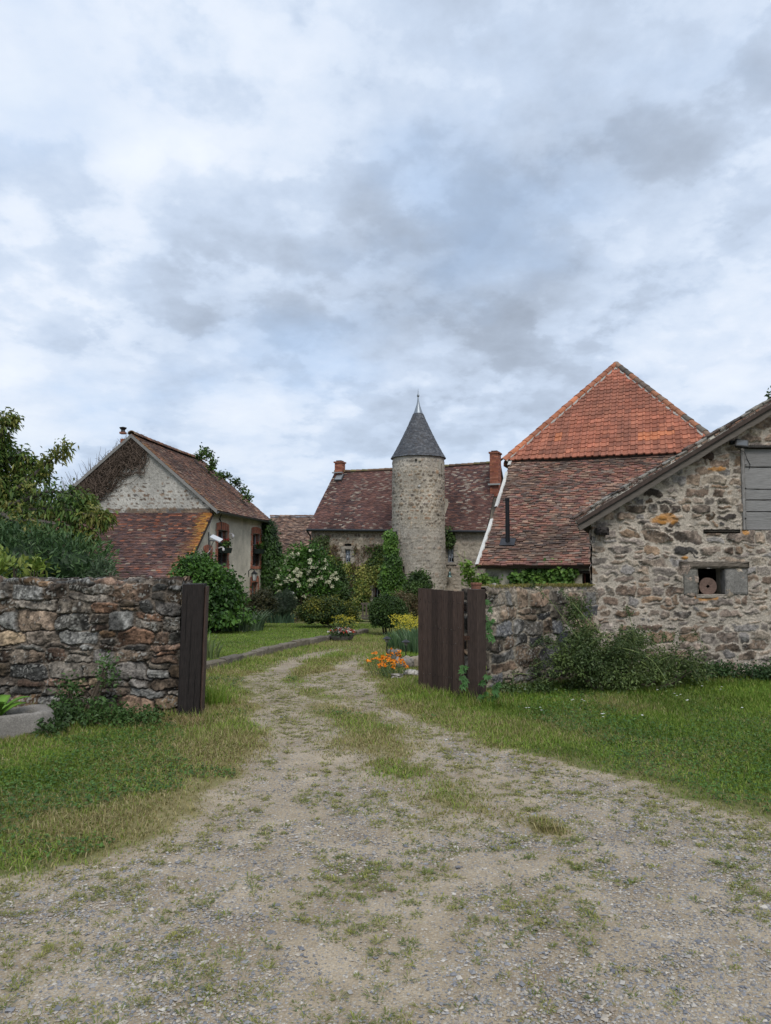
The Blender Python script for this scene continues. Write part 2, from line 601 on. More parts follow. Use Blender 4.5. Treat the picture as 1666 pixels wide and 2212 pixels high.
def stone_look(us, vs, seed, sw, sh, pal, mortar, joint=0.012, bev=0.03, depth=0.035, p=3.0, var=0.5, warp=0.25,
               mort_bias=0.0, dark=0.0, lichen=0.0, mnoise=0.012, gap_dark=0.0, tilt=0.12, grain=0.5, slant=.15, stone_keep=None, facet=0.0, speck=0.0):
    Ug, Vg, sid, ed, dn, dx, dy, ns = masonry(us, vs, seed, sw, sh, p, var, warp, slant)
    rs = np.random.RandomState(seed)
    pi_ = rs.randint(0, len(pal), ns)
    br = rs.uniform(0.70, 1.28, ns)
    dep = rs.uniform(0.35, 1.0, ns)
    tx, ty = rs.uniform(-1, 1, ns) * tilt, rs.uniform(-1, 1, ns) * tilt
    thr = rs.uniform(0, 1, ns) ** 2 * mort_bias
    e = ed - joint - thr[sid]
    nz = fbm(Ug / sh * 2.6, Vg / sh * 2.6, s=seed + 9, o=4) - 0.5
    nf = fbm(Ug / sh * 9, Vg / sh * 9, s=seed + 19, o=3) - 0.5
    e = e + nf * 0.35 * sh * 0.15
    if stone_keep is not None:
        e = e - (1 - stone_keep(Ug, Vg)) * 0.2
    m = sstep(0, bev * 0.35, e)
    prof = np.sqrt(np.clip(1 - (1 - np.clip(e / bev, 0, 1)) ** 2, 0, 1))
    h = prof * (depth * dep[sid] + tx[sid] * dx + ty[sid] * dy + depth * 0.8 * nz + depth * .35 * nf)
    if facet > 0:      # broken faces: the higher of several tilted planes per stone
        fa_, fb_ = rs.uniform(-1, 1, (3, ns)) * .30, rs.uniform(-1, 1, (3, ns)) * .38
        pl_ = np.min(np.stack([fa_[q][sid] * dx + fb_[q][sid] * dy + .012 * q for q in range(3)]), 0)
        h = h + facet * prof * np.clip(pl_, -.03, .03)
        ck = np.abs(fbm(Ug / sh * 1.7 + sid * 3.7, Vg / sh * 3.2 + sid * 1.3, s=seed + 71, o=3) - .5)
        h = h - facet * .006 * (1 - sstep(0, .03, ck)) * prof
    h = np.maximum(h, 0) * (m > 0) + (1 - m) * mnoise * nf * 2
    P = np.asarray(pal)[pi_][sid] * br[sid][..., None]
    P = P * (1 + grain * 1.6 * nz + grain * 1.1 * nf)[..., None]
    if dark > 0:
        dk = fbm(Ug * 2.2 + 5, Vg * 2.2, s=seed + 33, o=5)
        k = sstep(0.60 - 0.18 * dark, 0.72 - 0.1 * dark, dk + 0.22 * (rs.rand(ns)[sid] - 0.5))
        P = P * (1 - 0.72 * k)[..., None]
    if lichen > 0:
        lk = vn(Ug * 34, Vg * 34, s=seed + 41) * fbm(Ug * 3.2, Vg * 3.2, s=seed + 43, o=3)
        k = sstep(0.50, 0.60, lk) * lichen
        P = P * (1 - k)[..., None] + A_([0.42, 0.42, 0.38]) * k[..., None]
    if speck > 0:
        s1_ = fbm(Ug * 26, Vg * 26, s=seed + 81, o=3); s2_ = fbm(Ug * 2.6, Vg * 2.6, s=seed + 83, o=3); per = rs.rand(ns)[sid]
        k = sstep(.50, .60, s1_ + .35 * (s2_ - .5) + .22 * (per - .5)) * speck
        P = P * (1 - .62 * k)[..., None]
        k = sstep(.66, .74, vn(Ug * 70, Vg * 70, s=seed + 85) * .5 + .5 * s1_ + .25 * (per - .6)) * speck * .7
        P = P * (1 - k)[..., None] + A_([.36, .35, .32]) * k[..., None]
    mc = np.asarray(mortar)[None, None] * (1 + 0.9 * nf + 0.7 * (fbm(Ug * 1.5, Vg * 1.5, s=seed + 51, o=3) - 0.5))[..., None]
    if gap_dark > 0:
        k = sstep(0.0, 1.0, gap_dark * 2 * fbm(Ug * 3.1, Vg * 3.1, s=seed + 61, o=3))
        mc = mc * (1 - 0.7 * k)[..., None]
        h = h - (1 - m) * k * 0.035
    col = P * m[..., None] + mc * (1 - m)[..., None]
    return Ug, Vg, h, np.clip(col, 0.004, 0.95)


def lines(a, b, res, extra=()):
    n = max(1, int(round((b - a) / res)))
    xs = list(np.linspace(a, b, n + 1))
    for e in extra:
        if a < e < b:
            i = int(np.argmin([abs(x - e) for x in xs]))
            xs[i] = e
    return A_(sorted(set(xs)))


def grid_faces(nu, nv, keep=None):
    i = np.arange((nv - 1) * (nu - 1))
    r, c = i // (nu - 1), i % (nu - 1)
    a = r * nu + c
    Fs = np.stack([a, a + 1, a + nu + 1, a + nu], 1)
    if keep is not None:
        Fs = Fs[keep.ravel()]
    return Fs


def wall_grid(name, mat, parent, O, U, Nn, us, vs, h, col, holes=(), top=None, Z=(0, 0, 1), bottom=None):
    """displaced wall sheet; holes: (u0,u1,v0,v1)"""
    Ug, Vg = np.meshgrid(us, vs)
    Vc = Vg.copy()
    if top is not None:
        tp = top(Ug)
        Vc = np.minimum(Vc, tp)
    P = A_(O) + Ug[..., None] * A_(U) + Vc[..., None] * A_(Z) + h[..., None] * A_(Nn)
    cu_ = 0.5 * (us[1:] + us[:-1]); cv_ = 0.5 * (vs[1:] + vs[:-1])
    CU, CV = np.meshgrid(cu_, cv_)
    keep = np.ones(CU.shape, bool)
    for (a, b, c, d) in holes:
        keep &= ~((CU > a) & (CU < b) & (CV > c) & (CV < d))
    if top is not None:
        keep &= (Vc[1:, :-1] > Vc[:-1, :-1] + 1e-6) | (Vc[1:, 1:] > Vc[:-1, 1:] + 1e-6)
    return mesh_np(name, P.reshape(-1, 3), [grid_faces(len(us), len(vs), keep)], mat, parent, col.reshape(-1, 3), True)


# ------------------------------------------------------------------ tiles
def tile_roof(name, mat, parent, O, U, V, umin, umax, vlen, tw, ex, th, colfn, seed=0, sag=None, roll=False, jit=1.0, slab=0.10, zoff=None):
    """O origin on the eave, U along the eave, V up the slope; umin/umax: functions of v"""
    rs = np.random.RandomState(seed)
    U = A_(U, float) if False else np.asarray(U, float); V = np.asarray(V, float)
    U = U / np.linalg.norm(U); V = V / np.linalg.norm(V)
    Nn = np.cross(U, V); Nn /= np.linalg.norm(Nn)
    if Nn[2] < 0: Nn = -Nn
    rows = int(vlen / ex) + 1
    Vs = []; Fs = []; Cs = []; n = 0
    if roll:
        prof = [(0.0, 0.0), (0.08, 0.0), (0.5, 0.1), (0.62, 0.35), (0.72, 1.0), (0.85, 1.15), (0.97, 0.7), (1.0, 0.1)]
    else:
        prof = [(0.0, 0.0), (1.0, 0.0)]
    m = len(prof)
    pu = A_([q[0] for q in prof]); ph = A_([q[1] for q in prof]) * 0.030
    for r_ in range(rows):
        v = r_ * ex
        vt = min(v + ex * 1.25, vlen)
        a, b = umin(min(v + ex * .5, vlen)), umax(min(v + ex * .5, vlen))
        off = 0 if roll else (0.5 * tw if r_ % 2 else 0) + rs.uniform(-.1, .1) * tw
        k = np.arange(math.floor((a - off) / tw), math.ceil((b - off) / tw))
        u0 = k * tw + off + rs.uniform(-1, 1, len(k)) * tw * 0.03 * jit
        g = 0.03 if not roll else 0.0
        ua = np.clip(u0 + g * tw, a, b); ub = np.clip(u0 + tw * (1 - g * .5), a, b)
        ok = ub - ua > tw * 0.12
        ua, ub = ua[ok], ub[ok]
        q = len(ua)
        if q == 0: continue
        dv = rs.uniform(-1, 1, q) * ex * 0.12 * jit
        dn_ = rs.uniform(-1, 1, q) * th * 0.35 * jit
        sk = rs.uniform(-1, 1, q) * ex * 0.05 * jit
        loU = ua[:, None] + (ub - ua)[:, None] * pu[None]
        vlo = v + dv[:, None] + sk[:, None] * (pu[None] * 2 - 1)
        hb = (th * 1.15 + dn_)[:, None] + ph[None] - th
        ht = hb + th
        hu = (th * 0.25 + dn_ * .3)[:, None] + ph[None]
        s1 = sag(loU, vlo) if sag is not None else 0
        s2 = sag(loU, vlo * 0 + vt) if sag is not None else 0
        def P(u, vv, hh):
            r__ = O + u[..., None] * U + vv[..., None] * V + hh[..., None] * Nn
            if zoff is not None: r__[..., 2] += zoff(u, vv)
            return r__
        a_ = P(loU, vlo, hb + s1 - th * .3); b_ = P(loU, vlo, ht + s1); c_ = P(loU, vlo * 0 + vt, hu + s2)
        blk = np.concatenate([a_, b_, c_], 1)          # q, 3m, 3
        Vs.append(blk.reshape(-1, 3))
        base = n + np.arange(q)[:, None] * 3 * m
        for j in range(m - 1):
            Fs.append(np.concatenate([base + j, base + j + 1, base + m + j + 1, base + m + j], 1))
            Fs.append(np.concatenate([base + m + j, base + m + j + 1, base + 2 * m + j + 1, base + 2 * m + j], 1))
        Fs.append(np.concatenate([base, base + m, base + 2 * m, base + 2 * m], 1)[:, :3])
        Fs.append(np.concatenate([base + m - 1, base + 3 * m - 1, base + 2 * m - 1], 1))
        cc = colfn((ua + ub) / 2, np.full(q, v), rs)
        Cs.append(np.repeat(cc, 3 * m, 0))
        n += q * 3 * m
    # boarding under the tiles
    vv = np.linspace(0.02, vlen, 24)
    la = []; 
    for x in vv:
        for t in np.linspace(0, 1, 14):
            u = umin(x) * (1 - t) + umax(x) * t
            s_ = float(sag(A_([u]), A_([x]))[0]) if sag is not None else 0
            la.append(O + u * U + x * V + (s_ - 0.012) * Nn + A_([0, 0, zoff(u, x) if zoff is not None else 0]))
    la = A_(la); nb = len(la)
    Vs.append(la); Vs.append(la - Nn * slab)
    gf = grid_faces(14, 24)
    Fs.append(gf + n); Fs.append(gf[:, ::-1] + n + nb)
    rim = []
    for i in range(13):
        rim.append((n + i, n + nb + i, n + nb + i + 1, n + i + 1)); t_ = 14 * 23
        rim.append((n + t_ + i, n + t_ + i + 1, n + nb + t_ + i + 1, n + nb + t_ + i))
    for i in range(23):
        rim.append((n + 14 * i, n + 14 * (i + 1), n + nb + 14 * (i + 1), n + nb + 14 * i))
        rim.append((n + 14 * i + 13, n + nb + 14 * i + 13, n + nb + 14 * (i + 1) + 13, n + 14 * (i + 1) + 13))
    Fs.append(A_(rim))
    Cs.append(np.tile(A_([0.05, 0.035, 0.028]), (2 * nb, 1)))
    q4 = [f for f in Fs if f.shape[1] == 4]; q3 = [f for f in Fs if f.shape[1] == 3]
    return mesh_np(name, np.concatenate(Vs), [np.concatenate(q4)] + ([np.concatenate(q3)] if q3 else []), mat, parent, np.concatenate(Cs))


def pal_fn(pal, wts=None, nz=0.5, seed=1, mod=None):
    pal = np.asarray(pal, float)
    def f(u, v, rs):
        idx = rs.choice(len(pal), len(u), p=wts)
        c = pal[idx] * rs.uniform(0.75, 1.25, len(u))[:, None]
        k = 1 + nz * (fbm(u * 0.7, v * 0.7, s=seed, o=3) - 0.5) * 2
        c = c * k[:, None]
        if mod is not None: c = mod(c, u, v, rs)
        return np.clip(c, 0.004, 0.9)
    return f


def caps(mb, p0, p1, r, seg, pal, seed=0, up=(0, 0, 1), sag=0.0):
    """overlapping half round ridge tiles"""
    rr = random.Random(seed)
    p0, p1 = A_(p0), A_(p1)
    Lg = np.linalg.norm(p1 - p0)
    t = (p1 - p0) / Lg
    up = A_(up, ) * 1.0
    sd = np.cross(t, up); sd /= np.linalg.norm(sd)
    up = np.cross(sd, t)
    n = max(1, int(Lg / seg))
    for i in range(n):
        a = p0 + t * (Lg * i / n - 0.02) + up * (rr.uniform(-.008, .008) - sag * 4 * (i / n) * (1 - i / n)); b = p0 + t * (Lg * (i + 1) / n + 0.02) + up * (rr.uniform(-.008, .008) - sag * 4 * ((i + 1) / n) * (1 - (i + 1) / n))
        c = A_(pal[rr.randrange(len(pal))]) * rr.uniform(0.75, 1.2)
        V = []
        for (q, ra) in ((a, r), (b, r * 0.82)):
            for k in range(7):
                an = pi * k / 6
                V.append(q + sd * ra * cos(an) * 1.1 + up * (ra * sin(an) - r * 0.25))
        for (q, ra) in ((a, r * .8),):
            for k in range(7):
                an = pi * k / 6
                V.append(q + sd * ra * cos(an) * 1.1 + up * (ra * sin(an) - r * 0.25))
        Fs = [(k, k + 1, 7 + k + 1, 7 + k) for k in range(6)] + [(k + 1, k, 14 + k, 14 + k + 1) for k in range(6)]
        mb.add(V, Fs, c)


# ------------------------------------------------------------------ foliage
def unit(v):
    return v / (np.linalg.norm(v, axis=-1, keepdims=True) + 1e-12)


def leaf_mesh(P, T, Nn, Ls, Ws, col, droop=0.15, shape='leaf'):
    """one folded leaf per point"""
    T = unit(T)
    S = unit(np.cross(T, Nn))
    Nn = np.cross(S, T)
    Ls = np.asarray(Ls)[:, None]; Ws = np.asarray(Ws)[:, None]
    a = P
    l_ = P + T * Ls * 0.45 + S * Ws * 0.5 + Nn * Ws * 0.12
    r_ = P + T * Ls * 0.45 - S * Ws * 0.5 + Nn * Ws * 0.12
    tip = P + T * Ls + A_([0, 0, -1]) * Ls * droop
    V = np.stack([a, l_, tip, r_], 1).reshape(-1, 3)
    i = np.arange(len(P))[:, None] * 4
    Fs = np.concatenate([np.concatenate([i, i + 3, i + 2], 1), np.concatenate([i, i + 2, i + 1], 1)])
    return V, Fs, np.repeat(col, 4, 0)


def leaf_cols(P, pal, rs, wts=None, clump=0.8, seed=0, var=0.25):
    pal = np.asarray(pal, float)
    k = fbm(P[:, 0] * clump * 3, P[:, 1] * clump * 3, P[:, 2] * clump * 3, s=seed, o=2) + rs.uniform(-.22, .22, len(P))
    k = np.clip((k - 0.25) / 0.5, 0, 0.999) * (len(pal) - 1)
    i = np.clip(k.astype(int), 0, max(len(pal) - 2, 0)); f = (k - i)[:, None]
    if len(pal) == 1:
        c = pal[np.zeros(len(P), int)]
    else:
        c = pal[i] * (1 - f) + pal[i + 1] * f
    return c * rs.uniform(1 - var, 1 + var, len(P))[:, None]


def blob_leaves(blobs, n, L0, W0, pal, seed, sprig=14, spread=0.10, shell=0.30, upb=0.3, droop=0.2, zmin=None, clump=0.8, lump=0.22):
    """blobs: (centre, radii). Leaves sit in sprigs spread through the outer part of each blob."""
    rs = np.random.RandomState(seed)
    wts = A_([b[1][0] * b[1][2] + b[1][1] * b[1][2] + b[1][0] * b[1][1] for b in blobs]); wts = wts / wts.sum()
    ns = max(1, n // sprig)
    bi = rs.choice(len(blobs), ns, p=wts)
    cc = A_([b[0] for b in blobs])[bi]; rr = A_([b[1] for b in blobs])[bi]
    d = unit(rs.normal(size=(ns, 3)))
    d[:, 2] = np.where(d[:, 2] < -0.3, -d[:, 2], d[:, 2])
    lm = 1 + lump * 2.2 * (fbm(d[:, 0] * 2.2 + 9 + cc[:, 0], d[:, 1] * 2.2 + 9, d[:, 2] * 2.2 + 9, s=seed, o=3) - 0.5) * 2
    t = 1 - shell * rs.rand(ns) ** 1.3
    S = cc + d * rr * (lm * t)[:, None]
    P = np.repeat(S, sprig, 0) + rs.normal(size=(ns * sprig, 3)) * spread
    D = np.repeat(d, sprig, 0)
    if zmin is not None:
        k = P[:, 2] > zmin + 0.01
        P, D = P[k], D[k]
    m = len(P)
    T = unit(D * 0.7 + rs.normal(size=(m, 3)) * 0.75 + A_([0, 0, upb - droop]))
    Nn = unit(D * 0.8 + A_([0, 0, 0.7]) + rs.normal(size=(m, 3)) * 0.45)
    sc = rs.uniform(0.65, 1.25, m)
    return leaf_mesh(P, T, Nn, L0 * sc, W0 * sc, leaf_cols(P, pal, rs, seed=seed, clump=clump), droop)


def join_np(parts):
    V = []; Fs = []; Cc = []; n = 0
    for v, f, c in parts:
        V.append(v); Fs.append(f + n); Cc.append(c); n += len(v)
    return np.concatenate(V), np.concatenate(Fs), np.concatenate(Cc)


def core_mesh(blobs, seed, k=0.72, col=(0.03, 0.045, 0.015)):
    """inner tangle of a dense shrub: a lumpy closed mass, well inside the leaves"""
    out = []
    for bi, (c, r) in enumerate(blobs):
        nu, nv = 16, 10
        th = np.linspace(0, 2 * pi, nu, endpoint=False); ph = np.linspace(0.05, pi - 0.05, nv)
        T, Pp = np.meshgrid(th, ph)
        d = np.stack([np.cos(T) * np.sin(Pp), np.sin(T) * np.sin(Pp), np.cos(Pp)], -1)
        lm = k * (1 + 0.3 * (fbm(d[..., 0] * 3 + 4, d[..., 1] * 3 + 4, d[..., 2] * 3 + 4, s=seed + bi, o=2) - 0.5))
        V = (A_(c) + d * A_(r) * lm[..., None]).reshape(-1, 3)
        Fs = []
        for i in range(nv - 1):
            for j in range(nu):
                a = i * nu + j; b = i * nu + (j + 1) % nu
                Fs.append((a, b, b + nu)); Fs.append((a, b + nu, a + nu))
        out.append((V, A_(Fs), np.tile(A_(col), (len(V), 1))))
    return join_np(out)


G_DARK = [(0.025, 0.05, 0.014), (0.045, 0.085, 0.02), (0.075, 0.13, 0.03)]
G_MID = [(0.025, 0.05, 0.012), (0.05, 0.10, 0.02), (0.09, 0.16, 0.03)]
G_BRIGHT = [(0.04, 0.09, 0.015), (0.08, 0.17, 0.025), (0.14, 0.26, 0.04)]
G_YEL = [(0.06, 0.10, 0.02), (0.16, 0.19, 0.035), (0.30, 0.30, 0.06)]
G_OLIVE = [(0.03, 0.04, 0.015), (0.06, 0.07, 0.022), (0.11, 0.11, 0.03)]


def px_blob(cx, cy, rx, ry, Y, deep=None):
    c = at(cx, cy, Y); k = Y / F
    return (c, A_([rx * k, (deep if deep is not None else rx * k), ry * k]))


def bush(name, label, cat, blobs, n, L0, W0, pal, seed, group=None, stems=True, core=True, spread=0.08, sprig=14, droop=0.2, upb=0.3, extra=None, base=None, shell=.3, lump=.22, corek=.72):
    lo = min(blobs, key=lambda b: b[0][2])
    bx, by = lo[0][0], lo[0][1]
    z0 = float(gz(bx, by)) if base is None else base
    root = thing(name, label, cat, (bx, by, z0), group)
    parts = [blob_leaves(blobs, n, L0, W0, pal, seed, sprig, spread, shell, upb, droop, zmin=z0 - 0.05, lump=lump)]
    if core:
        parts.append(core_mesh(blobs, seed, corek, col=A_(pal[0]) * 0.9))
    V, Fs, Cc = join_np(parts)
    V[:, 2] = np.maximum(V[:, 2], z0 - 0.03)
    mesh_np('foliage', V, [Fs], M_leaf, root, Cc)
    if stems:
        mb = MB((0.09, 0.07, 0.05)); r = random.Random(seed)
        for c, rr in blobs:
            for k in range(3):
                e = A_(c) + A_([r.uniform(-.5, .5) * rr[0], r.uniform(-.5, .5) * rr[1], r.uniform(-.1, .6) * rr[2]])
                s_ = A_([bx + (e[0] - bx) * .3 + r.uniform(-.05, .05), by + (e[1] - by) * .3, z0 - 0.05])
                m_ = s_ * .5 + e * .5 + A_([0, 0, -.05])
                mb.tube([s_, m_, e], [0.02, 0.014, 0.006], 5)
        mb.build('stem', M_twig, root)
    return root


def blades(P, H, W, lean, col, rs, seg=2):
    n = len(P)
    a = rs.uniform(0, 2 * pi, n)
    d = np.stack([np.cos(a), np.sin(a), np.zeros(n)], 1)
    b = a + rs.uniform(-1, 1, n) * 0.9 + pi / 2
    s = np.stack([np.cos(b), np.sin(b), np.zeros(n)], 1)
    H = np.asarray(H)[:, None]; W = np.asarray(W)[:, None]; lean = np.asarray(lean)[:, None]
    Z = A_([0, 0, 1.0])
    if seg == 2:
        b0 = P - s * W / 2; b1 = P + s * W / 2
        mid = P + Z * H * 0.55 + d * H * lean * 0.35
        m0 = mid - s * W * .35; m1 = mid + s * W * .35
        tip = P + Z * H * (1 - 0.45 * lean) + d * H * lean
        V = np.stack([b0, b1, m0, m1, tip], 1).reshape(-1, 3)
        i = np.arange(n)[:, None] * 5
        Fs = [np.concatenate([i, i + 1, i + 3, i + 2], 1), np.concatenate([i + 2, i + 3, i + 4], 1)]
        return V, Fs, np.repeat(col, 5, 0)
    b0 = P - s * W / 2; b1 = P + s * W / 2
    tip = P + Z * H * (1 - 0.3 * lean) + d * H * lean
    V = np.stack([b0, b1, tip], 1).reshape(-1, 3)
    i = np.arange(n)[:, None] * 3
    return V, [np.concatenate([i, i + 1, i + 2], 1)], np.repeat(col, 3, 0)

# ================================================================== GROUND
def ground_material():
    m = bpy.data.materials.new('ground')
    m.use_nodes = True
    t = m.node_tree; t.nodes.clear()
    out = N(t, 'ShaderNodeOutputMaterial'); b = N(t, 'ShaderNodeBsdfPrincipled')
    b.inputs['Roughness'].default_value = 0.95; b.inputs['Specular IOR Level'].default_value = 0.15
    at_ = N(t, 'ShaderNodeAttribute', attribute_name='col')
    sp = N(t, 'ShaderNodeSeparateColor'); L(t, at_.outputs['Color'], sp.inputs[0])
    tcn = N(t, 'ShaderNodeTexCoord')

    def noise(sc, det=4, ro=0.6, dist=0.0):
        n = N(t, 'ShaderNodeTexNoise'); n.inputs['Scale'].default_value = sc; n.inputs['Detail'].default_value = det
        n.inputs['Roughness'].default_value = ro; n.inputs['Distortion'].default_value = dist
        L(t, tcn.outputs['Object'], n.inputs['Vector']); return n.outputs['Fac']

    def vor(sc, feat='F1', rnd=1.0):
        n = N(t, 'ShaderNodeTexVoronoi', feature=feat); n.inputs['Scale'].default_value = sc; n.inputs['Randomness'].default_value = rnd
        L(t, tcn.outputs['Object'], n.inputs['Vector']); return n
    dirt = ramp(t, noise(2.2, 6, 0.65), [(0.30, (0.195, 0.155, 0.11)), (0.5, (0.285, 0.237, 0.173)), (0.70, (0.39, 0.33, 0.25))])
    fine = noise(90, 3, 0.7)
    dirt = mix(t, 0.6, dirt, ramp(t, fine, [(0.3, (0.30, 0.28, 0.25)), (0.7, (0.78, 0.76, 0.72))]), 'OVERLAY')
    v1 = vor(62); v2 = vor(130)
    s1 = ramp(t, N(t, 'ShaderNodeSeparateColor').outputs[0], [(0, (0, 0, 0)), (1, (1, 1, 1))])
    sc1 = N(t, 'ShaderNodeSeparateColor'); L(t, v1.outputs['Color'], sc1.inputs[0])
    stc = ramp(t, sc1.outputs[0], [(0.0, (0.13, 0.14, 0.155)), (0.35, (0.22, 0.22, 0.225)), (0.6, (0.33, 0.30, 0.26)), (0.85, (0.42, 0.38, 0.31)), (1.0, (0.50, 0.48, 0.44))])
    sel = wmath('MULTIPLY', wmath('LESS_THAN', v1.outputs['Distance'], 0.40, t=t), wmath('GREATER_THAN', wmath('ADD', sc1.outputs[1], wmath('MULTIPLY', wmath('SUBTRACT', noise(1.3, 4), 0.5, t=t), 2.2, t=t), t=t), 0.50, t=t), t=t)
    grav = mix(t, wmath('MULTIPLY', sel, 0.8, t=t), dirt, stc)
    sc2 = N(t, 'ShaderNodeSeparateColor'); L(t, v2.outputs['Color'], sc2.inputs[0])
    sel2 = wmath('MULTIPLY', wmath('LESS_THAN', v2.outputs['Distance'], 0.42, t=t), wmath('GREATER_THAN', sc2.outputs[1], 0.62, t=t), t=t)
    st2 = ramp(t, sc2.outputs[0], [(0.0, (0.14, 0.14, 0.15)), (0.5, (0.30, 0.28, 0.25)), (1.0, (0.48, 0.45, 0.40))])
    grav = mix(t, wmath('MULTIPLY', sel2, 0.7, t=t), grav, st2)
    turf = ramp(t, noise(6, 5, 0.7), [(0.3, (0.06, 0.085, 0.025)), (0.5, (0.10, 0.125, 0.038)), (0.7, (0.16, 0.16, 0.06))])
    dry = ramp(t, noise(9, 5, 0.7), [(0.3, (0.16, 0.13, 0.06)), (0.7, (0.30, 0.25, 0.13))])
    turf = mix(t, sp.outputs[1], turf, dry)
    gm = wmath('ADD', sp.outputs[0], wmath('MULTIPLY', wmath('SUBTRACT', noise(14, 5, 0.7), 0.5, t=t), 0.9, t=t), t=t)
    gmr = ramp(t, gm, [(0.38, (0, 0, 0)), (0.62, (1, 1, 1))])
    cc = mix(t, gmr, turf, grav)
    # the very far country: field green
    L(t, cc, b.inputs['Base Color'])
    bp = N(t, 'ShaderNodeBump'); bp.inputs['Strength'].default_value = 0.7; bp.inputs['Distance'].default_value = 0.012
    hh = wmath('ADD', wmath('MULTIPLY', wmath('SUBTRACT', 0.5, v1.outputs['Distance'], t=t), sel, t=t), wmath('MULTIPLY', fine, 0.7, t=t), t=t)
    L(t, hh, bp.inputs['Height']); L(t, bp.outputs[0], b.inputs['Normal'])
    L(t, b.outputs[0], out.inputs[0])
    return m


M_ground = ground_material()


def dryness(x, y):
    sd = poly_sd(x, y, track)
    return np.clip(sstep(-1.6, 0.3, sd) * 0.42 + 1.5 * (fbm(x * 0.8 + 3, y * 1.1, s=21, o=4) - 0.5) + 0.12, 0.03, .8) * (1 - 0.6 * lawn_off(x, y))


def build_ground():
    xs = np.concatenate([-np.geomspace(30, 4000, 14)[::-1], np.arange(-29, -6, 1.0), np.arange(-6, 8, 0.04), np.arange(8, 30, 1.0), np.geomspace(31, 4000, 14)])
    ys = np.concatenate([[-60, -30, -12, -6, -3], np.arange(0, 13, 0.04), np.arange(13, 22, 0.10), np.arange(22, 60, 1.0), np.geomspace(61, 5000, 18)])
    X, Y = np.meshgrid(xs, ys)
    Z = gz(X, Y)
    near = (np.abs(X - 1) < 8) & (Y < 24) & (Y > -0.5)
    g = np.zeros(X.shape); d = np.full(X.shape, 0.3)
    g[near] = gravel_mask(X[near], Y[near]); d[near] = dryness(X[near], Y[near])
    g[(Y <= 0) & (np.abs(X) < 12)] = 1
    Z = Z + g * (0.010 * (fbm(X * 7, Y * 7, s=8, o=3) - 0.5)) * near
    Z = Z - 0.02 * g
    col = np.stack([g, d, g * 0], -1).reshape(-1, 3)
    P = np.stack([X, Y, Z], -1).reshape(-1, 3)
    gc = 0.25 * (g[1:, 1:] + g[:-1, 1:] + g[1:, :-1] + g[:-1, :-1])
    o1 = mesh_np('ground', P, [grid_faces(len(xs), len(ys), gc < 0.5)], M_ground, None, col, True)
    o2 = mesh_np('gravel_track', P, [grid_faces(len(xs), len(ys), gc >= 0.5)], M_ground, None, col, True)
    tag(o1, kind='structure'); tag(o2, kind='structure')


build_ground()

GREEN = A_([(0.10, 0.20, 0.022), (0.15, 0.265, 0.030), (0.205, 0.31, 0.042), (0.265, 0.335, 0.058)])
STRAW = A_([(0.34, 0.29, 0.13), (0.27, 0.22, 0.10), (0.40, 0.35, 0.18), (0.22, 0.20, 0.07)])


def grass_cols(x, y, rs, bias=0.0):
    n = len(x)
    g = GREEN[rs.randint(0, 4, n)] * rs.uniform(0.75, 1.25, n)[:, None]
    s_ = STRAW[rs.randint(0, 4, n)] * rs.uniform(0.75, 1.2, n)[:, None]
    p = np.clip(dryness(x, y) + bias, 0.03, 0.95)
    k = (rs.rand(n) < p)[:, None]
    lush = fbm(x * 1.3, y * 1.3, s=77, o=3)[:, None]
    g = g * (0.55 + 0.9 * lush)
    near = sstep(-1.5, .1, poly_sd(x, y, track))[:, None]
    g = g * (.80 + .32 * near)
    mixy = np.clip(p[:, None] * 0.6 + .14 * near, 0, .6)
    g = g * (1 - mixy) + A_([0.22, 0.23, 0.06]) * mixy
    return np.where(k, s_, g)


def sees(x, y, z=0.0, pad=60):
    """roughly within the picture"""
    k = F / np.maximum(y, .1)
    return np.abs(x * k) < 833 + pad + 150


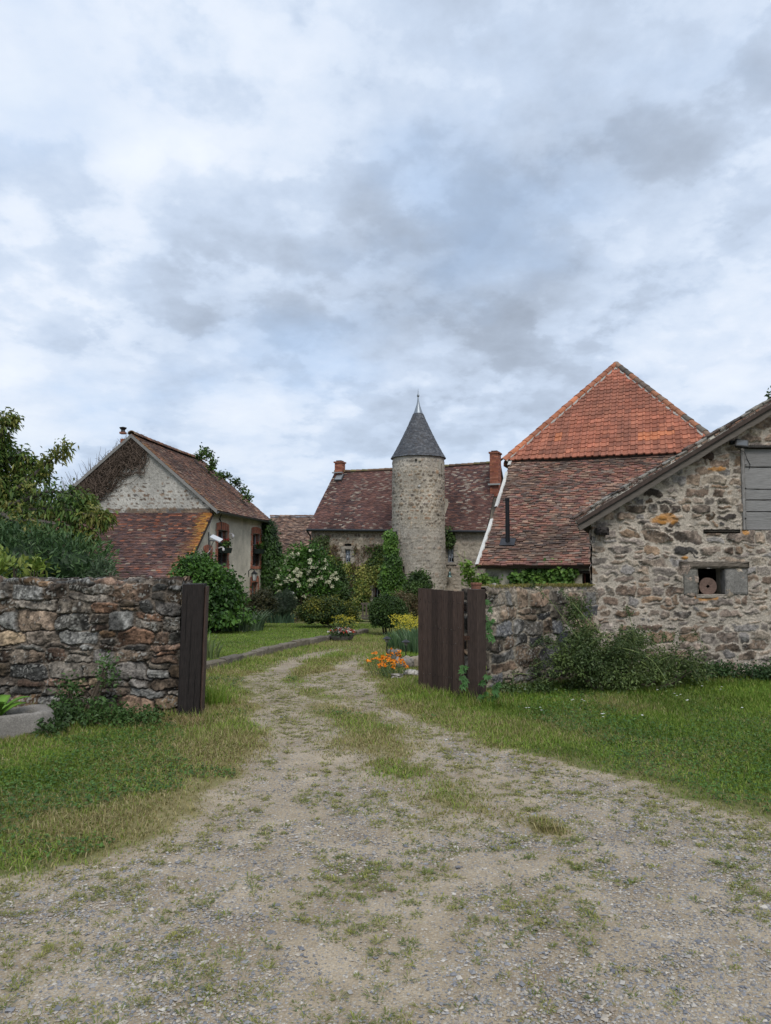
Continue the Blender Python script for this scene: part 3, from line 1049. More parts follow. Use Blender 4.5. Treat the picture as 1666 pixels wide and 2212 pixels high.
def build_grass():
    rs = np.random.RandomState(4)
    # --- verges and lawns near the gate
    n = 1350000
    y = 2.6 + (13.0 - 2.6) * rs.rand(n) ** 0.8
    x = rs.uniform(-1, 1, n) * (y * 0.58 + 1.9)
    g = gravel_mask(x, y)
    dens = (1 - g) ** 1.5
    rough = fbm(x * 1.1, y * 1.1, s=31, o=3)
    keep = rs.rand(n) < dens * np.clip(0.25 + 1.3 * (rough - 0.25), 0.15, 1) * np.clip(1.25 - y / 16, 0.4, 1)
    x, y, g, rough = x[keep], y[keep], g[keep], rough[keep]
    lo = lawn_off(x, y)
    H = (0.028 + 0.062 * rough * rs.rand(len(x))) * (1 - 0.5 * lo) * (1 - 0.55 * g)
    # tall fringe along walls, posts and kerb
    fr = np.exp(-((y - 7.45) / 0.22) ** 2) * (x < -1.7) + np.exp(-(np.abs(x - np.interp(y, ky, kx) - 0.1) / 0.12) ** 2) * (y > 9) * .8
    wl = np.clip((x - 1.2) / 1.9, 0, 1) * 1.35 + 8.75
    fr = fr + np.exp(-((y - wl) / 0.4) ** 2) * (x > 0.9) * (x < 5.5) * 0.7
    fr = fr + np.exp(-((x - 0.4 + 0.75 * (y - 9.1)) / 0.3) ** 2) * (y > 8.0) * (y < 9.6) * (x > .2)
    H = H * (1 + 2.2 * fr * rs.rand(len(x)))
    P = np.stack([x, y, gz(x, y) - 0.022 * g - 0.004], 1)
    col = grass_cols(x, y, rs, 0.12 * g)
    W = np.clip(0.0035 + 0.0007 * y, 0, 0.012) * rs.uniform(.7, 1.3, len(x))
    nearb = y < 6.5
    a = blades(P[nearb], H[nearb], W[nearb], rs.uniform(0.2, 1.1, nearb.sum()), col[nearb], rs, 2)
    b = blades(P[~nearb], H[~nearb] * 1.05, W[~nearb] * 1.25, rs.uniform(0.2, 1.0, (~nearb).sum()), col[~nearb], rs, 1)
    o = mesh_np('grass', np.concatenate([a[0], b[0]]), a[1] + [b[1][0] + len(a[0])], M_grass, None, np.concatenate([a[2], b[2]]))
    tag(o, 'green grass of the verges beside the gravel track with dry yellow patches', 'grass', kind='stuff')
    print('grass', len(x))
    # --- far lawn
    n = 130000
    y = rs.uniform(12.5, 24, n); x = rs.uniform(-1, 1, n) * (y * 0.34) - 0.5
    g = gravel_mask(x, y); keep = rs.rand(n) < (1 - g)
    x, y = x[keep], y[keep]
    P = np.stack([x, y, gz(x, y) - .005], 1)
    H = rs.uniform(.03, .08, len(x)) * (1 - .3 * lawn_off(x, y))
    a = blades(P, H, rs.uniform(.010, .018, len(x)), rs.uniform(.2, .9, len(x)), grass_cols(x, y, rs, -.1), rs, 1)
    tag(mesh_np('lawn_grass', a[0], a[1], M_grass, None, a[2]), 'short mown lawn grass behind the kerb stones', 'lawn', kind='stuff')
    # --- tufts in the gravel
    nt = 74000
    y = 2.2 + 9 * rs.rand(nt) ** 1.15; x = rs.uniform(-1, 1, nt) * (y * .57 + 1.7)
    g = gravel_mask(x, y)
    sand = fbm(x * 1.4 + 8, y * 1.4, s=55, o=3)
    fine = fbm(x * 4.5, y * 4.5, s=56, o=2)
    stp = sstep(-.5, .3, poly_sd(x, y, strip))
    edge = sstep(1.0, .1, poly_sd(x, y, track))
    p = np.clip(.20 + (sand - .45) * 1.2 + (fine - .5) * 1.1 + .45 * stp + .35 * edge, .04, 1) * .66
    k = (g > .25) & (rs.rand(nt) < p)
    x, y, sand, stp, edge = x[k], y[k], sand[k], stp[k], edge[k]
    nb = rs.randint(6, 30, len(x))
    ti = np.repeat(np.arange(len(x)), nb)
    rad = rs.uniform(.006, .028, len(x))
    an = rs.uniform(0, 2 * pi, len(ti)); rr = rs.rand(len(ti)) * rad[ti]
    bx = x[ti] + np.cos(an) * rr * 1.3; by = y[ti] + np.sin(an) * rr
    zt = gz(bx, by) - .022
    ln = rs.uniform(.013, .032, len(ti)) * rs.uniform(.6, 1.4, len(x))[ti]
    up = rs.uniform(.25, 1.0, len(ti))
    yl = np.clip(stp + edge + rs.uniform(-.4, .5, len(x)), 0, 1)[ti][:, None]
    c0 = A_([(.17, .20, .045), (.22, .24, .055), (.26, .26, .075), (.13, .17, .045)])[rs.randint(0, 4, len(x))][ti]
    cc = (c0 * (1 - .6 * yl) + A_([.27, .25, .095]) * .6 * yl) * rs.uniform(.7, 1.35, len(ti))[:, None]
    P = np.stack([bx, by, zt], 1); d = np.stack([np.cos(an), np.sin(an), np.zeros(len(ti))], 1); sd_ = np.stack([-np.sin(an), np.cos(an), np.zeros(len(ti))], 1)
    w = rs.uniform(.003, .006, len(ti))[:, None] * np.clip(by / 4, .7, 1.6)[:, None]
    mid = P + d * (ln * .55)[:, None] + A_([0, 0, 1.]) * (ln * .6 * up)[:, None]
    tip = P + d * ln[:, None] + A_([0, 0, 1.]) * (ln * .55 * up)[:, None]
    V = np.stack([P, mid - sd_ * w / 2, mid + sd_ * w / 2, tip], 1).reshape(-1, 3)
    i = np.arange(len(ti))[:, None] * 4
    tag(mesh_np('grass_tufts', V, [np.concatenate([np.concatenate([i, i + 2, i + 1], 1), np.concatenate([i + 1, i + 2, i + 3], 1)])], M_grass, None, np.repeat(cc, 4, 0)),
        'small tufts of grass sprouting through the gravel', 'grass', kind='stuff')
    print('tufts', len(x), len(ti))
    # --- clover and low weeds
    n = 100000
    y = rs.uniform(3.2, 10.2, n); x = rs.uniform(-1, 1, n) * (y * .58 + 1.7)
    g = gravel_mask(x, y)
    cl = fbm(x * .9 + 40, y * .9, s=91, o=4)
    k = (g < .3) & (rs.rand(n) < np.clip((cl - .45) * 6, 0, 1)) & (dryness(x, y) < .62)
    x, y = x[k], y[k]; m = len(x)
    P = np.stack([x, y, gz(x, y) + rs.uniform(.005, .055, m)], 1)
    T = rs.normal(size=(m, 3)) * A_([1, 1, .25]); Nn = unit(A_([0, 0, 1.]) + rs.normal(size=(m, 3)) * .3)
    V, Fs, Cc = leaf_mesh(P, T, Nn, rs.uniform(.018, .035, m), rs.uniform(.014, .026, m), A_([(0.055, 0.12, 0.02), (0.085, 0.17, 0.03), (0.045, 0.10, 0.018)])[rs.randint(0, 3, m)] * rs.uniform(.7, 1.25, m)[:, None], .05)
    tag(mesh_np('clover', V, [Fs], M_leaf, None, Cc), 'clover and low weeds spreading through the verge grass', 'weeds', kind='stuff')


build_grass()


def build_gravel():
    rs = np.random.RandomState(9)
    n = 370000
    y = 2.1 + 7.6 * rs.rand(n) ** 1.3; x = rs.uniform(-1, 1, n) * (y * .57 + 1.7)
    g = gravel_mask(x, y)
    cl = fbm(x * 1.1 + 3, y * 1.1, s=61, o=4)
    right = sstep(-0.6, 1.6, x) * .25
    k = rs.rand(n) < g * np.clip((cl - .42 + right) * 4.5, 0.09, 1)
    x, y = x[k], y[k]; m = len(x)
    s_ = 0.0025 + 0.0065 * rs.rand(m) ** 2.6 + 0.011 * (rs.rand(m) < .025) * rs.rand(m)
    base = A_([(1, 0, 0), (-1, 0, 0), (0, 1, 0), (0, -1, 0), (0, 0, 1), (0, 0, -1.)])
    V = base[None] * rs.uniform(.6, 1.3, (m, 6, 1)) + rs.normal(size=(m, 6, 3)) * .18
    V = V * A_([1.25, 1, .55]) * s_[:, None, None]
    an = rs.uniform(0, 2 * pi, m); c, s = np.cos(an)[:, None], np.sin(an)[:, None]
    V = np.stack([V[..., 0] * c - V[..., 1] * s, V[..., 0] * s + V[..., 1] * c, V[..., 2]], -1)
    P = np.stack([x, y, gz(x, y) - .02 + s_ * .25], 1)
    V = (V + P[:, None]).reshape(-1, 3)
    fb = A_([(0, 2, 4), (2, 1, 4), (1, 3, 4), (3, 0, 4), (2, 0, 5), (1, 2, 5), (3, 1, 5), (0, 3, 5)])
    Fs = (fb[None] + (np.arange(m) * 6)[:, None, None]).reshape(-1, 3)
    pal = A_([(.19, .19, .20), (.24, .24, .245), (.30, .285, .265), (.35, .31, .255), (.38, .34, .28), (.30, .255, .21), (.16, .165, .18), (.42, .39, .345)])
    col = np.repeat(pal[rs.randint(0, 8, m)] * rs.uniform(.8, 1.15, m)[:, None], 6, 0)
    tag(mesh_np('gravel', V, [Fs], M_peb, None, col), 'loose grey and tan gravel scattered over the track', 'gravel', kind='stuff')
    print('gravel', m)
    # the few larger stones one can tell apart
    big = [(585, 2010, .018), (990, 1868, .012), (488, 2043, .013), (1075, 1728, .010), (702, 1725, .010), (1225, 1955, .011), (548, 2040, .010), (1275, 2032, .012), (835, 1992, .010)]
    labs = ['flat grey stone lying alone on sandy gravel, largest pebble of the foreground', 'small dark pebble on bare sand right of the track middle',
            'blue grey pebble lying left of the foreground middle', 'small round pebble beside the track just before the grass patch', 'dark pebble high up in the left wheel rut',
            'grey chip among the loose gravel on the right', 'small dark chip just right of the blue grey pebble', 'dark pebble in the gravel low on the right', 'pale pebble in the very middle of the foreground']
    for (px, py, r), lb in zip(big, labs):
        p = gp(px, py); rr = np.random.RandomState(int(px))
        mb = MB(tuple(pal[rr.randint(0, 3)] * .8))
        nu = 9
        for_v = []
        for i, (q, z) in enumerate([(.75, -.3), (1.0, .1), (.8, .5), (.35, .62)]):
            for j in range(nu):
                a = 2 * pi * j / nu
                k = q * r * (1 + .25 * rr.uniform(-1, 1))
                for_v.append(p + A_([cos(a) * k * 1.35, sin(a) * k, z * r * .8 - .012]))
        fs = [(i * nu + j, i * nu + (j + 1) % nu, (i + 1) * nu + (j + 1) % nu, (i + 1) * nu + j) for i in range(3) for j in range(nu)] + [tuple(3 * nu + j for j in range(nu))]
        mb.add(for_v, fs)
        tag(mb.build('pebble', M_peb), lb, 'pebble', 'larger pebbles lying on the track')


build_gravel()

# ================================================================== KERB
def build_kerb():
    rs = random.Random(5)
    root_pts = kerb_pts
    seg = []
    P = [A_(p) for p in root_pts]
    P = [P[0] + (P[0] - P[1]) * 0.45] + P
    Ls = [np.linalg.norm(P[i + 1] - P[i]) for i in range(len(P) - 1)]
    tot = sum(Ls)

    def pt(s_):
        for i, l in enumerate(Ls):
            if s_ <= l or i == len(Ls) - 1:
                return P[i] + (P[i + 1] - P[i]) * (s_ / l)
            s_ -= l
    s_ = 0; i = 0
    labs = ['grey kerb stone of the lawn edge beside the dark left gate post', 'kerb stone in the edge of the lawn, where the edge begins to curve']
    while s_ < tot - .3:
        l = rs.uniform(.42, .78)
        e = min(s_ + l, tot)
        a, b = pt(s_), pt(e)
        t = (b - a) / np.linalg.norm(b - a); nn = A_([-t[1], t[0], 0]); nn /= np.linalg.norm(nn)
        c0 = rs.choice([(.155, .135, .105), (.12, .105, .085), (.18, .155, .12), (.14, .12, .09)])
        V = []; nu, nvv = 7, 6
        # closed lump: rings along the stone
        ring = [(-.01, -.10), (0, .05), (.006, .105), (.03, .125), (.15, .128), (.19, .115), (.20, -.10)]
        zt = rs.uniform(-.02, .02)
        for k in range(nu + 1):
            f = k / nu
            q = a + (b - a) * (.012 + f * .976)
            pinch = .012 if k in (0, nu) else 0
            for (o_, z_) in ring:
                z0 = float(base_z(q[1])) + z_ + zt * (z_ > 0)
                V.append(A_([q[0], q[1], 0]) + nn * (o_ + (pinch if o_ < .1 else -pinch) + rs.uniform(-.006, .006)) + A_([0, 0, z0 - (pinch if z_ > 0 else 0) + rs.uniform(-.006, .006)]))
        m = len(ring)
        fs = [(k * m + j, k * m + j + 1, (k + 1) * m + j + 1, (k + 1) * m + j) for k in range(nu) for j in range(m - 1)]
        fs += [tuple(range(m)), tuple(nu * m + j for j in range(m))[::-1]]
        mb = MB(c0); mb.add(V, fs)
        o = mb.build('kerb_stone', M_stone)
        side = 'dark left gate post' if i < 4 else ('middle of the lawn edge' if i < 9 else 'flower basket end of the lawn edge')
        tag(o, 'mossy grey kerb stone holding up the lawn beside the gravel track', 'kerb stone', 'kerb stones along the lawn edge')
        s_ = e; i += 1


build_kerb()

# ================================================================== SKY HELPERS DONE ; WALLS
PAL_WALL = [(0.20, 0.15, 0.11), (0.27, 0.17, 0.095), (0.22, 0.13, 0.085), (0.22, 0.18, 0.14), (0.19, 0.18, 0.16), (0.26, 0.185, 0.12), (0.24, 0.21, 0.175), (0.19, 0.125, 0.09), (0.25, 0.245, 0.23),
            (0.19, 0.155, 0.125), (0.28, 0.21, 0.14), (0.17, 0.155, 0.14), (0.23, 0.195, 0.155), (0.205, 0.14, 0.10), (.21, .205, .19)]


def gate_wall(name, label, A, B, h, thick, seed, res, sw, sh, pal, mortar, cat='wall', topn=0.03, **kw):
    """free standing rubble wall from A to B (ground points): front, top and back in one folded sheet"""
    A, B = A_(A), A_(B)
    Lg = np.linalg.norm((B - A)[:2])
    t = A_([(B - A)[0], (B - A)[1], 0]) / Lg
    nn = A_([t[1], -t[0], 0])              # towards the viewer
    us = lines(0, Lg, res)
    vs = lines(-0.15, h + thick + 0.6, res)
    Ug, Vg, hh, col = stone_look(us, vs, seed, sw, sh, pal, mortar, **kw)
    wob = topn * 2 * (fbm(Ug * 1.6, Ug * 0 + seed, s=seed, o=3) - 0.5)
    r = 0.05
    arc = np.clip(Vg - h, 0, None)
    # fold with rounded arris
    ang = np.clip(arc / (r * pi / 2), 0, 1) * pi / 2
    past = np.clip(arc - r * pi / 2, 0, thick - 2 * r)
    arc2 = np.clip(arc - r * pi / 2 - (thick - 2 * r), 0, None)
    ang2 = np.clip(arc2 / (r * pi / 2), 0, 1) * pi / 2
    down = np.clip(arc2 - r * pi / 2, 0, None)
    z = np.minimum(Vg, h) + np.sin(ang) * r - (1 - np.cos(ang2)) * r - down
    back = (1 - np.cos(ang)) * r + past + np.sin(ang2) * r
    a = ang + ang2
    nz_, nf_ = np.sin(a), np.cos(a)
    z = z + wob * sstep(h * .6, h, np.minimum(Vg, h))
    g0 = base_z(A[1] + (B - A)[1] * Ug / Lg)
    P = A_([A[0], A[1], 0]) + Ug[..., None] * t + (nf_ * hh - back)[..., None] * nn
    P[..., 2] = g0 + z + nz_ * hh
    root = thing(name, label, cat, (A[0], A[1], float(base_z(A[1]))))
    mesh_np('stonework', P.reshape(-1, 3), [grid_faces(len(us), len(vs))], M_stone, root, col.reshape(-1, 3), True)
    # end faces
    for (E, sgn, nm) in ((A, -1, 'wall_end'), (B, 1, 'wall_end')):
        us2 = lines(0, thick, res * 1.5); vs2 = lines(-0.1, h + r, res * 1.5)
        U2, V2, h2, c2 = stone_look(us2, vs2, seed + 7 + sgn, sw, sh, pal, mortar, **kw)
        edge = sstep(0, .06, np.minimum(U2, thick - U2)) * sstep(0, .05, (h + r) - V2)
        P2 = A_([E[0], E[1], float(base_z(E[1]))]) - U2[..., None] * nn + (h2 * edge)[..., None] * sgn * t + V2[..., None] * A_([0, 0, 1.])
        fs = grid_faces(len(us2), len(vs2))
        mesh_np(nm, P2.reshape(-1, 3), [fs if sgn < 0 else fs[:, ::-1]], M_stone, root, c2.reshape(-1, 3), True)
    return root


WL_Y = 7.75
pa = at(-420, 1540, WL_Y + .05); pb = at(388, 1540, WL_Y)
gate_wall('stone_wall', 'dry rubble stone wall of brown and grey blocks on the left of the gateway', (pa[0], pa[1], 0), (pb[0], pb[1], 0), 1.325, 0.42,
          24, 0.0085, 0.29, 0.13, PAL_WALL, (0.18, 0.15, 0.12), joint=0.003, bev=0.013, depth=0.036, p=5.0, var=0.5, warp=0.22, dark=0.8, lichen=0.5, gap_dark=0.6, topn=.012, tilt=0.16, grain=1.1, slant=.22, facet=1.0, speck=.9)
pc = at(1050, 1500, 8.95); pd = at(1292, 1450, 10.38)
PAL_W2 = [(0.29, 0.245, 0.195), (0.20, 0.19, 0.175), (0.32, 0.27, 0.215), (0.13, 0.13, 0.135), (0.29, 0.215, 0.155), (0.33, 0.295, 0.25), (0.25, 0.205, 0.16), (.22, .155, .11)]
def moss(us, vs):
    pass
w2 = gate_wall('stone_wall', 'low stone wall with blackened blocks and mossy top between the gate and the barn', (pc[0], pc[1], 0), (pd[0], pd[1], 0), 1.19, 0.40,
          47, 0.010, 0.33, 0.19, PAL_W2, (0.27, 0.235, 0.185), joint=0.004, bev=0.018, depth=0.034, p=5.0, var=0.45, warp=0.24, dark=0.6, lichen=0.6, gap_dark=.3, tilt=0.12, grain=1.0, slant=.14, facet=.8, speck=.8)
# moss along the coping of the right wall
def moss_on(root, A, B, z, seed, n=5200):
    rs = np.random.RandomState(seed)
    u = rs.rand(n) ** 0.7; w = rs.uniform(-.02, .34, n)
    A, B = A_(A)[:2], A_(B)[:2]
    t = (B - A) / np.linalg.norm(B - A); nn = A_([t[1], -t[0]])
    k = fbm(u * 9, w * 4, s=seed, o=3) > .47 - .12 * (u > .55)
    u, w = u[k], w[k]; n = len(u)
    xy = A + u[:, None] * (B - A) - w[:, None] * nn
    P = np.stack([xy[:, 0], xy[:, 1], base_z(xy[:, 1]) + z + rs.uniform(-.015, .012, n)], 1)
    V, Fs, Cc = leaf_mesh(P, rs.normal(size=(n, 3)) + A_([0, 0, .8]), unit(rs.normal(size=(n, 3)) * .5 + A_([0, -.3, 1])), rs.uniform(.012, .035, n), rs.uniform(.01, .022, n),
                          A_([(.17, .15, .03), (.12, .12, .03), (.23, .19, .05)])[rs.randint(0, 3, n)], 0)
    mesh_np('moss', V, [Fs], M_leaf, root, Cc)
moss_on(w2, pc, pd, 1.27, 3)

# ------------------------------------------------------------------ posts and gate
def timber(mb, base, w, d, h, rz, tilt=0.0, col=(0.02, 0.015, 0.013), seed=0, taper=0.0):
    """squared timber with softly worn arrises, seen as one body"""
    rs = random.Random(seed)
    c, s = cos(rz), sin(rz)
    X = A_([c, s, 0]); Y = A_([-s, c, 0])
    ch = 0.012
    ring = [(-w / 2 + ch, -d / 2), (w / 2 - ch, -d / 2), (w / 2, -d / 2 + ch), (w / 2, d / 2 - ch), (w / 2 - ch, d / 2), (-w / 2 + ch, d / 2), (-w / 2, d / 2 - ch), (-w / 2, -d / 2 + ch)]
    V = []; nz_ = 22
    for k in range(nz_ + 1):
        f = k / nz_
        sc = 1 - taper * f
        for (a, b) in ring:
            V.append(A_(base) + X * (a * sc + tilt * f * h + rs.uniform(-.0015, .0015)) + Y * (b * sc + rs.uniform(-.0015, .0015)) + A_([0, 0, -0.15 + f * (h + .15) + (rs.uniform(-.004, .004) if k == nz_ else 0)]))
    m = 8
    fs = [(k * m + j, k * m + (j + 1) % m, (k + 1) * m + (j + 1) % m, (k + 1) * m + j) for k in range(nz_) for j in range(m)] + [tuple(nz_ * m + j for j in range(m))]
    mb.add(V, fs, col)
    return X, Y


D_WOOD = (0.017, 0.013, 0.0115)
pl = at(409, 1545, 7.62)
mb = MB()
Xa, Ya = timber(mb, (pl[0], pl[1], 0), 0.215, 0.20, 1.352, radians(4), 0.026, D_WOOD, 3)
gp1 = thing('gate_post', 'thick dark timber gate post at the end of the left stone wall', 'gate post', (pl[0], pl[1], 0))
mb.build('post', M_wood, gp1)
cr = MB((0.004, 0.003, 0.003))           # drying splits down the face
rs_ = random.Random(8)
for (u0, z0, z1) in ((0.0, .25, 1.0), (.06, .05, .5), (-.055, .75, 1.3)):
    pts = [A_([pl[0], pl[1], 0]) + Xa * (u0 + .026 * (z0 + (z1 - z0) * k / 12) + rs_.uniform(-.004, .004)) - Ya * .1015 + A_([0, 0, z0 + (z1 - z0) * k / 12]) for k in range(13)]
    cr.tube(pts, [.0008] + [.0028] * 11 + [.0008], 4)
cr.build('split', M_wood, gp1)
# lighter, redder slab laid on as the post's right side face
fb = MB((0.055, 0.036, 0.028))
q = A_([pl[0], pl[1], 0]) + Xa * (.1075 + .014) + Ya * .02
timber(fb, q, .022, .17, 1.325, radians(4), .026, (0.060, 0.038, 0.030), 6)
fb.build('side_face', M_wood, gp1)

pr = at(1031, 1512, 8.42)
gp2 = thing('gate_post', 'dark brown timber gate post carrying the open boarded gate on the right', 'gate post', (pr[0], pr[1], 0))
mb = MB(); X2, Y2 = timber(mb, (pr[0], pr[1], 0), 0.145, 0.185, 1.265, radians(-37), 0.0, (0.046, 0.031, 0.025), 13)
mb.build('post', M_wood, gp2)
mb = MB((.09, .045, .03))
hp = at(1008.5, 1378, 8.27)
mb.box(hp, .07, .012, .045, ax=(X2, Y2, (0, 0, 1)))
for k in (-.02, .02):
    mb.box(hp + X2 * k - Y2 * .009, .012, .008, .012, (.05, .03, .025), ax=(X2, Y2, (0, 0, 1)))
mb.build('latch_plate', M_metal, gp2)
# boarded gate leaf, swung inwards
hA = at(1001, 1512, 8.50); hB = at(904, 1488, 9.18)
hA = A_([hA[0], hA[1], 0]); hB = A_([hB[0], hB[1], 0])
gt = (hB - hA) / np.linalg.norm(hB - hA); gn = A_([gt[1], -gt[0], 0])
if gn[1] > 0: gn = -gn
gate = thing('boarded_gate', 'open dark brown gate leaf of vertical boards swung inwards from the right post', 'gate', hA)
gl = np.linalg.norm(hB - hA)
mb = MB(); r = random.Random(17); u = 0.0; kk = 0
stud = mb
while u < gl - .02:
    w = min(r.uniform(.075, .115), gl - u)
    c = A_((0.060, 0.038, 0.029)) * r.uniform(.7, 1.35)
    off = r.uniform(-.003, .003)
    zb = 0.035 + 0.0 * u + r.uniform(-.008, .008); zt_ = 1.235 + .02 * u + r.uniform(-.004, .004)
    P0 = hA + gt * (u + .002) + gn * off; P1 = hA + gt * (u + w - .002) + gn * off
    g0, g1 = float(gz(P0[0], P0[1])), float(gz(P1[0], P1[1]))
    z0 = min(g0, g1) + .01
    b8 = [P0 + gn * .0 + A_([0, 0, z0]), P1 + A_([0, 0, z0]), P1 - gn * .026 + A_([0, 0, z0]), P0 - gn * .026 + A_([0, 0, z0])]
    t8 = [p_ + A_([0, 0, zt_ - z0]) for p_ in b8]
    mb.hexa(b8 + t8, c)
    for zz in (.22, .62, .80, 1.10):
        for uu in (.3, .7):
            if r.random() < .8:
                s0 = hA + gt * (u + w * uu + r.uniform(-.006, .006)) + gn * (off + .002) + A_([0, 0, zz + r.uniform(-.02, .02)])
                stud.box(s0, .007, .006, .007, (.12, .11, .10) if r.random() < .35 else (.02, .016, .015), ax=(gt, gn, (0, 0, 1)))
    u += w; kk += 1
mb.build('boards', M_wood, gate)
for z in (.25, .62, 1.05):
    mb = MB((.03, .022, .018))
    mb.box(hA + gt * gl * .5 - gn * .05 + A_([0, 0, z]), gl - .04, .045, .09, ax=(gt, gn, (0, 0, 1)))
    mb.build('rail', M_wood, gate)
for z in (.25, 1.05):
    mb = MB((.05, .035, .03))
    mb.tube([hA - gt * .05 - gn * .03 + A_([0, 0, z - .04]), hA - gt * .05 - gn * .03 + A_([0, 0, z + .04])], .014, 8)
    mb.box(hA + gt * .12 - gn * .03 + A_([0, 0, z]), .36, .008, .04, ax=(gt, gn, (0, 0, 1)))
    mb.build('hinge', M_metal, gate)

# ================================================================== STONE BARN (right)
BY = 10.40
u0 = at(1283, 1440, BY)[0]
APX = 7.35
bz = float(base_z(BY)) - .02
vA = at(1252, 1143, BY - .22); vB = at(1666, 893, BY - .22)
sdir = (vB - vA) / np.linalg.norm(vB - vA); sdir[1] = 0; sdir /= np.linalg.norm(sdir)
snr = A_([-sdir[2], 0, sdir[0]])
sl_ = sdir[2] / sdir[0]
def barn_top(u):
    x = u0 + u
    zt = vA[2] + .085 / sdir[0] + sl_ * (np.minimum(x, 2 * APX - x) - vA[0])
    return zt - bz
WB = 2 * (APX - u0)
barn = thing('stone_barn', 'rubble stone barn with weathered grey hay door on the right of the yard', 'barn', (u0, BY, bz))
def bu(px): return at(px, 1200, BY)[0] - u0
def bzv(py, px=1500): return at(px, py, BY)[2] - bz
win = (bu(1506.5), bu(1566), bzv(1284.5), bzv(1228))
door = (bu(1606), bu(1606) + 1.45, bzv(1145), bzv(965))
slot = (bu(1521), bu(1600), bzv(1152), bzv(1143.5))
us = np.concatenate([lines(0, 2.75, 0.0105, [win[0], win[1], door[0], slot[0], slot[1]]), lines(2.75, WB, 0.05, [door[1]])[1:]])
vs = lines(-.1, float(barn_top(APX - u0)) + .02, 0.0105, [win[2], win[3], door[2], door[3], slot[2], slot[3]])
PAL_B = [(0.26, 0.195, 0.145), (0.235, 0.185, 0.15), (0.29, 0.225, 0.17), (0.25, 0.215, 0.185), (0.22, 0.16, 0.12), (0.31, 0.26, 0.205), (0.235, 0.215, 0.20), (0.26, 0.18, 0.12), (0.25, 0.20, 0.16), (.22, .185, .16)]
Ug, Vg, h, col = stone_look(us, vs, 77, 0.24, 0.108, PAL_B, (0.37, 0.325, 0.27), joint=0.004, bev=0.016, depth=0.026, p=2.8, var=0.7, warp=0.42, mort_bias=0.014,
                            dark=0.08, lichen=0.3, mnoise=0.010, tilt=0.12, grain=.9, slant=.22, facet=.7, speck=.35)
# lime lichen on a few stones
for (px, py, rx, ry) in ((1437, 1121, 30, 13), (1523, 1291, 26, 8), (1557, 1013, 22, 6), (1612, 1148, 8, 8), (1480, 1205, 10, 5)):
    cu_, cv_ = bu(px), bzv(py, px)
    kx_, ky_ = rx / F * BY, ry / F * BY
    dd = ((Ug - cu_) / kx_) ** 2 + ((Vg - cv_) / ky_) ** 2 + 1.6 * (fbm(Ug * 14, Vg * 14, s=3, o=3) - .5)
    k = sstep(1.0, .5, dd)[..., None] * .75
    col = col * (1 - k) + A_([0.42, 0.19, 0.035]) * k
# damp base
wall = wall_grid('wall', M_stone, barn, (u0, BY, bz), (1, 0, 0), (0, -1, 0), us, vs, h, col, [win, door, slot], barn_top)
# side and back walls
bd = A_([0.30, 0.954, 0])
LB = 7.5
def side_wall(parent, O, U, Lw, H, seed, pal, mort, res=.04, name='side_wall', mat=None, top=None, n=None, **kw):
    us_ = lines(0, Lw, res); vs_ = lines(-.3, H, res)
    _, _, h_, c_ = stone_look(us_, vs_, seed, .3, .16, pal, mort, **kw)
    U = A_(U, ); U = U / np.linalg.norm(U)
    nn_ = np.cross(U, A_([0, 0, 1.])) if n is None else A_(n)
    return wall_grid(name, mat or M_stone, parent, O, U, nn_, us_, vs_, h_, c_, (), top)
side_wall(barn, (u0 + .001, BY + .001, bz), bd, LB, float(barn_top(0)), 5, PAL_B, (.43, .39, .33), n=(-.954, .3, 0))
side_wall(barn, (u0 + WB, BY, bz), bd, LB, float(barn_top(0)), 6, PAL_B, (.43, .39, .33), n=(.954, -.3, 0))
bk = A_([u0, BY, bz]) + bd * LB
side_wall(barn, bk, (1, 0, 0), WB, float(barn_top(APX - u0)), 8, PAL_B, (.43, .39, .33), res=.08, n=(0, 1, 0), top=barn_top)
# dark sheet behind the openings: the unlit room's shade put into its colour
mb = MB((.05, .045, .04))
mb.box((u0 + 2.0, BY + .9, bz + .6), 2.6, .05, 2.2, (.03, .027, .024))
mb.build('dark_backing', M_plaster, barn)
mb = MB((.30, .27, .23))
def reveal(mb, r_, O, U, Nn, d=.35, col=(.3, .27, .22), Z=(0, 0, 1)):
    """four sides of an opening cut through a wall"""
    a, b, c, e = r_
    O, U, Nn, Z = A_(O), A_(U), A_(Nn), A_(Z)
    t_ = 0.02
    def Pn(u, v, k): return O + U * u + Z * v - Nn * k
    for (q0, q1) in (((a, c), (b, c)), ((b, c), (b, e)), ((b, e), (a, e)), ((a, e), (a, c))):
        V = [Pn(q0[0], q0[1], -.012), Pn(q1[0], q1[1], -.012), Pn(q1[0], q1[1], d), Pn(q0[0], q0[1], d)]
        mb.add(V, [(0, 1, 2, 3)], col)
OB, UB, NB = (u0, BY, bz), (1, 0, 0), (0, -1, 0)
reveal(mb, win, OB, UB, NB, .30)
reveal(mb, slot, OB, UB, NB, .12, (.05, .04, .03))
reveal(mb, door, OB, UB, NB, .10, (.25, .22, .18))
mb.build('reveal', M_plaster, barn)
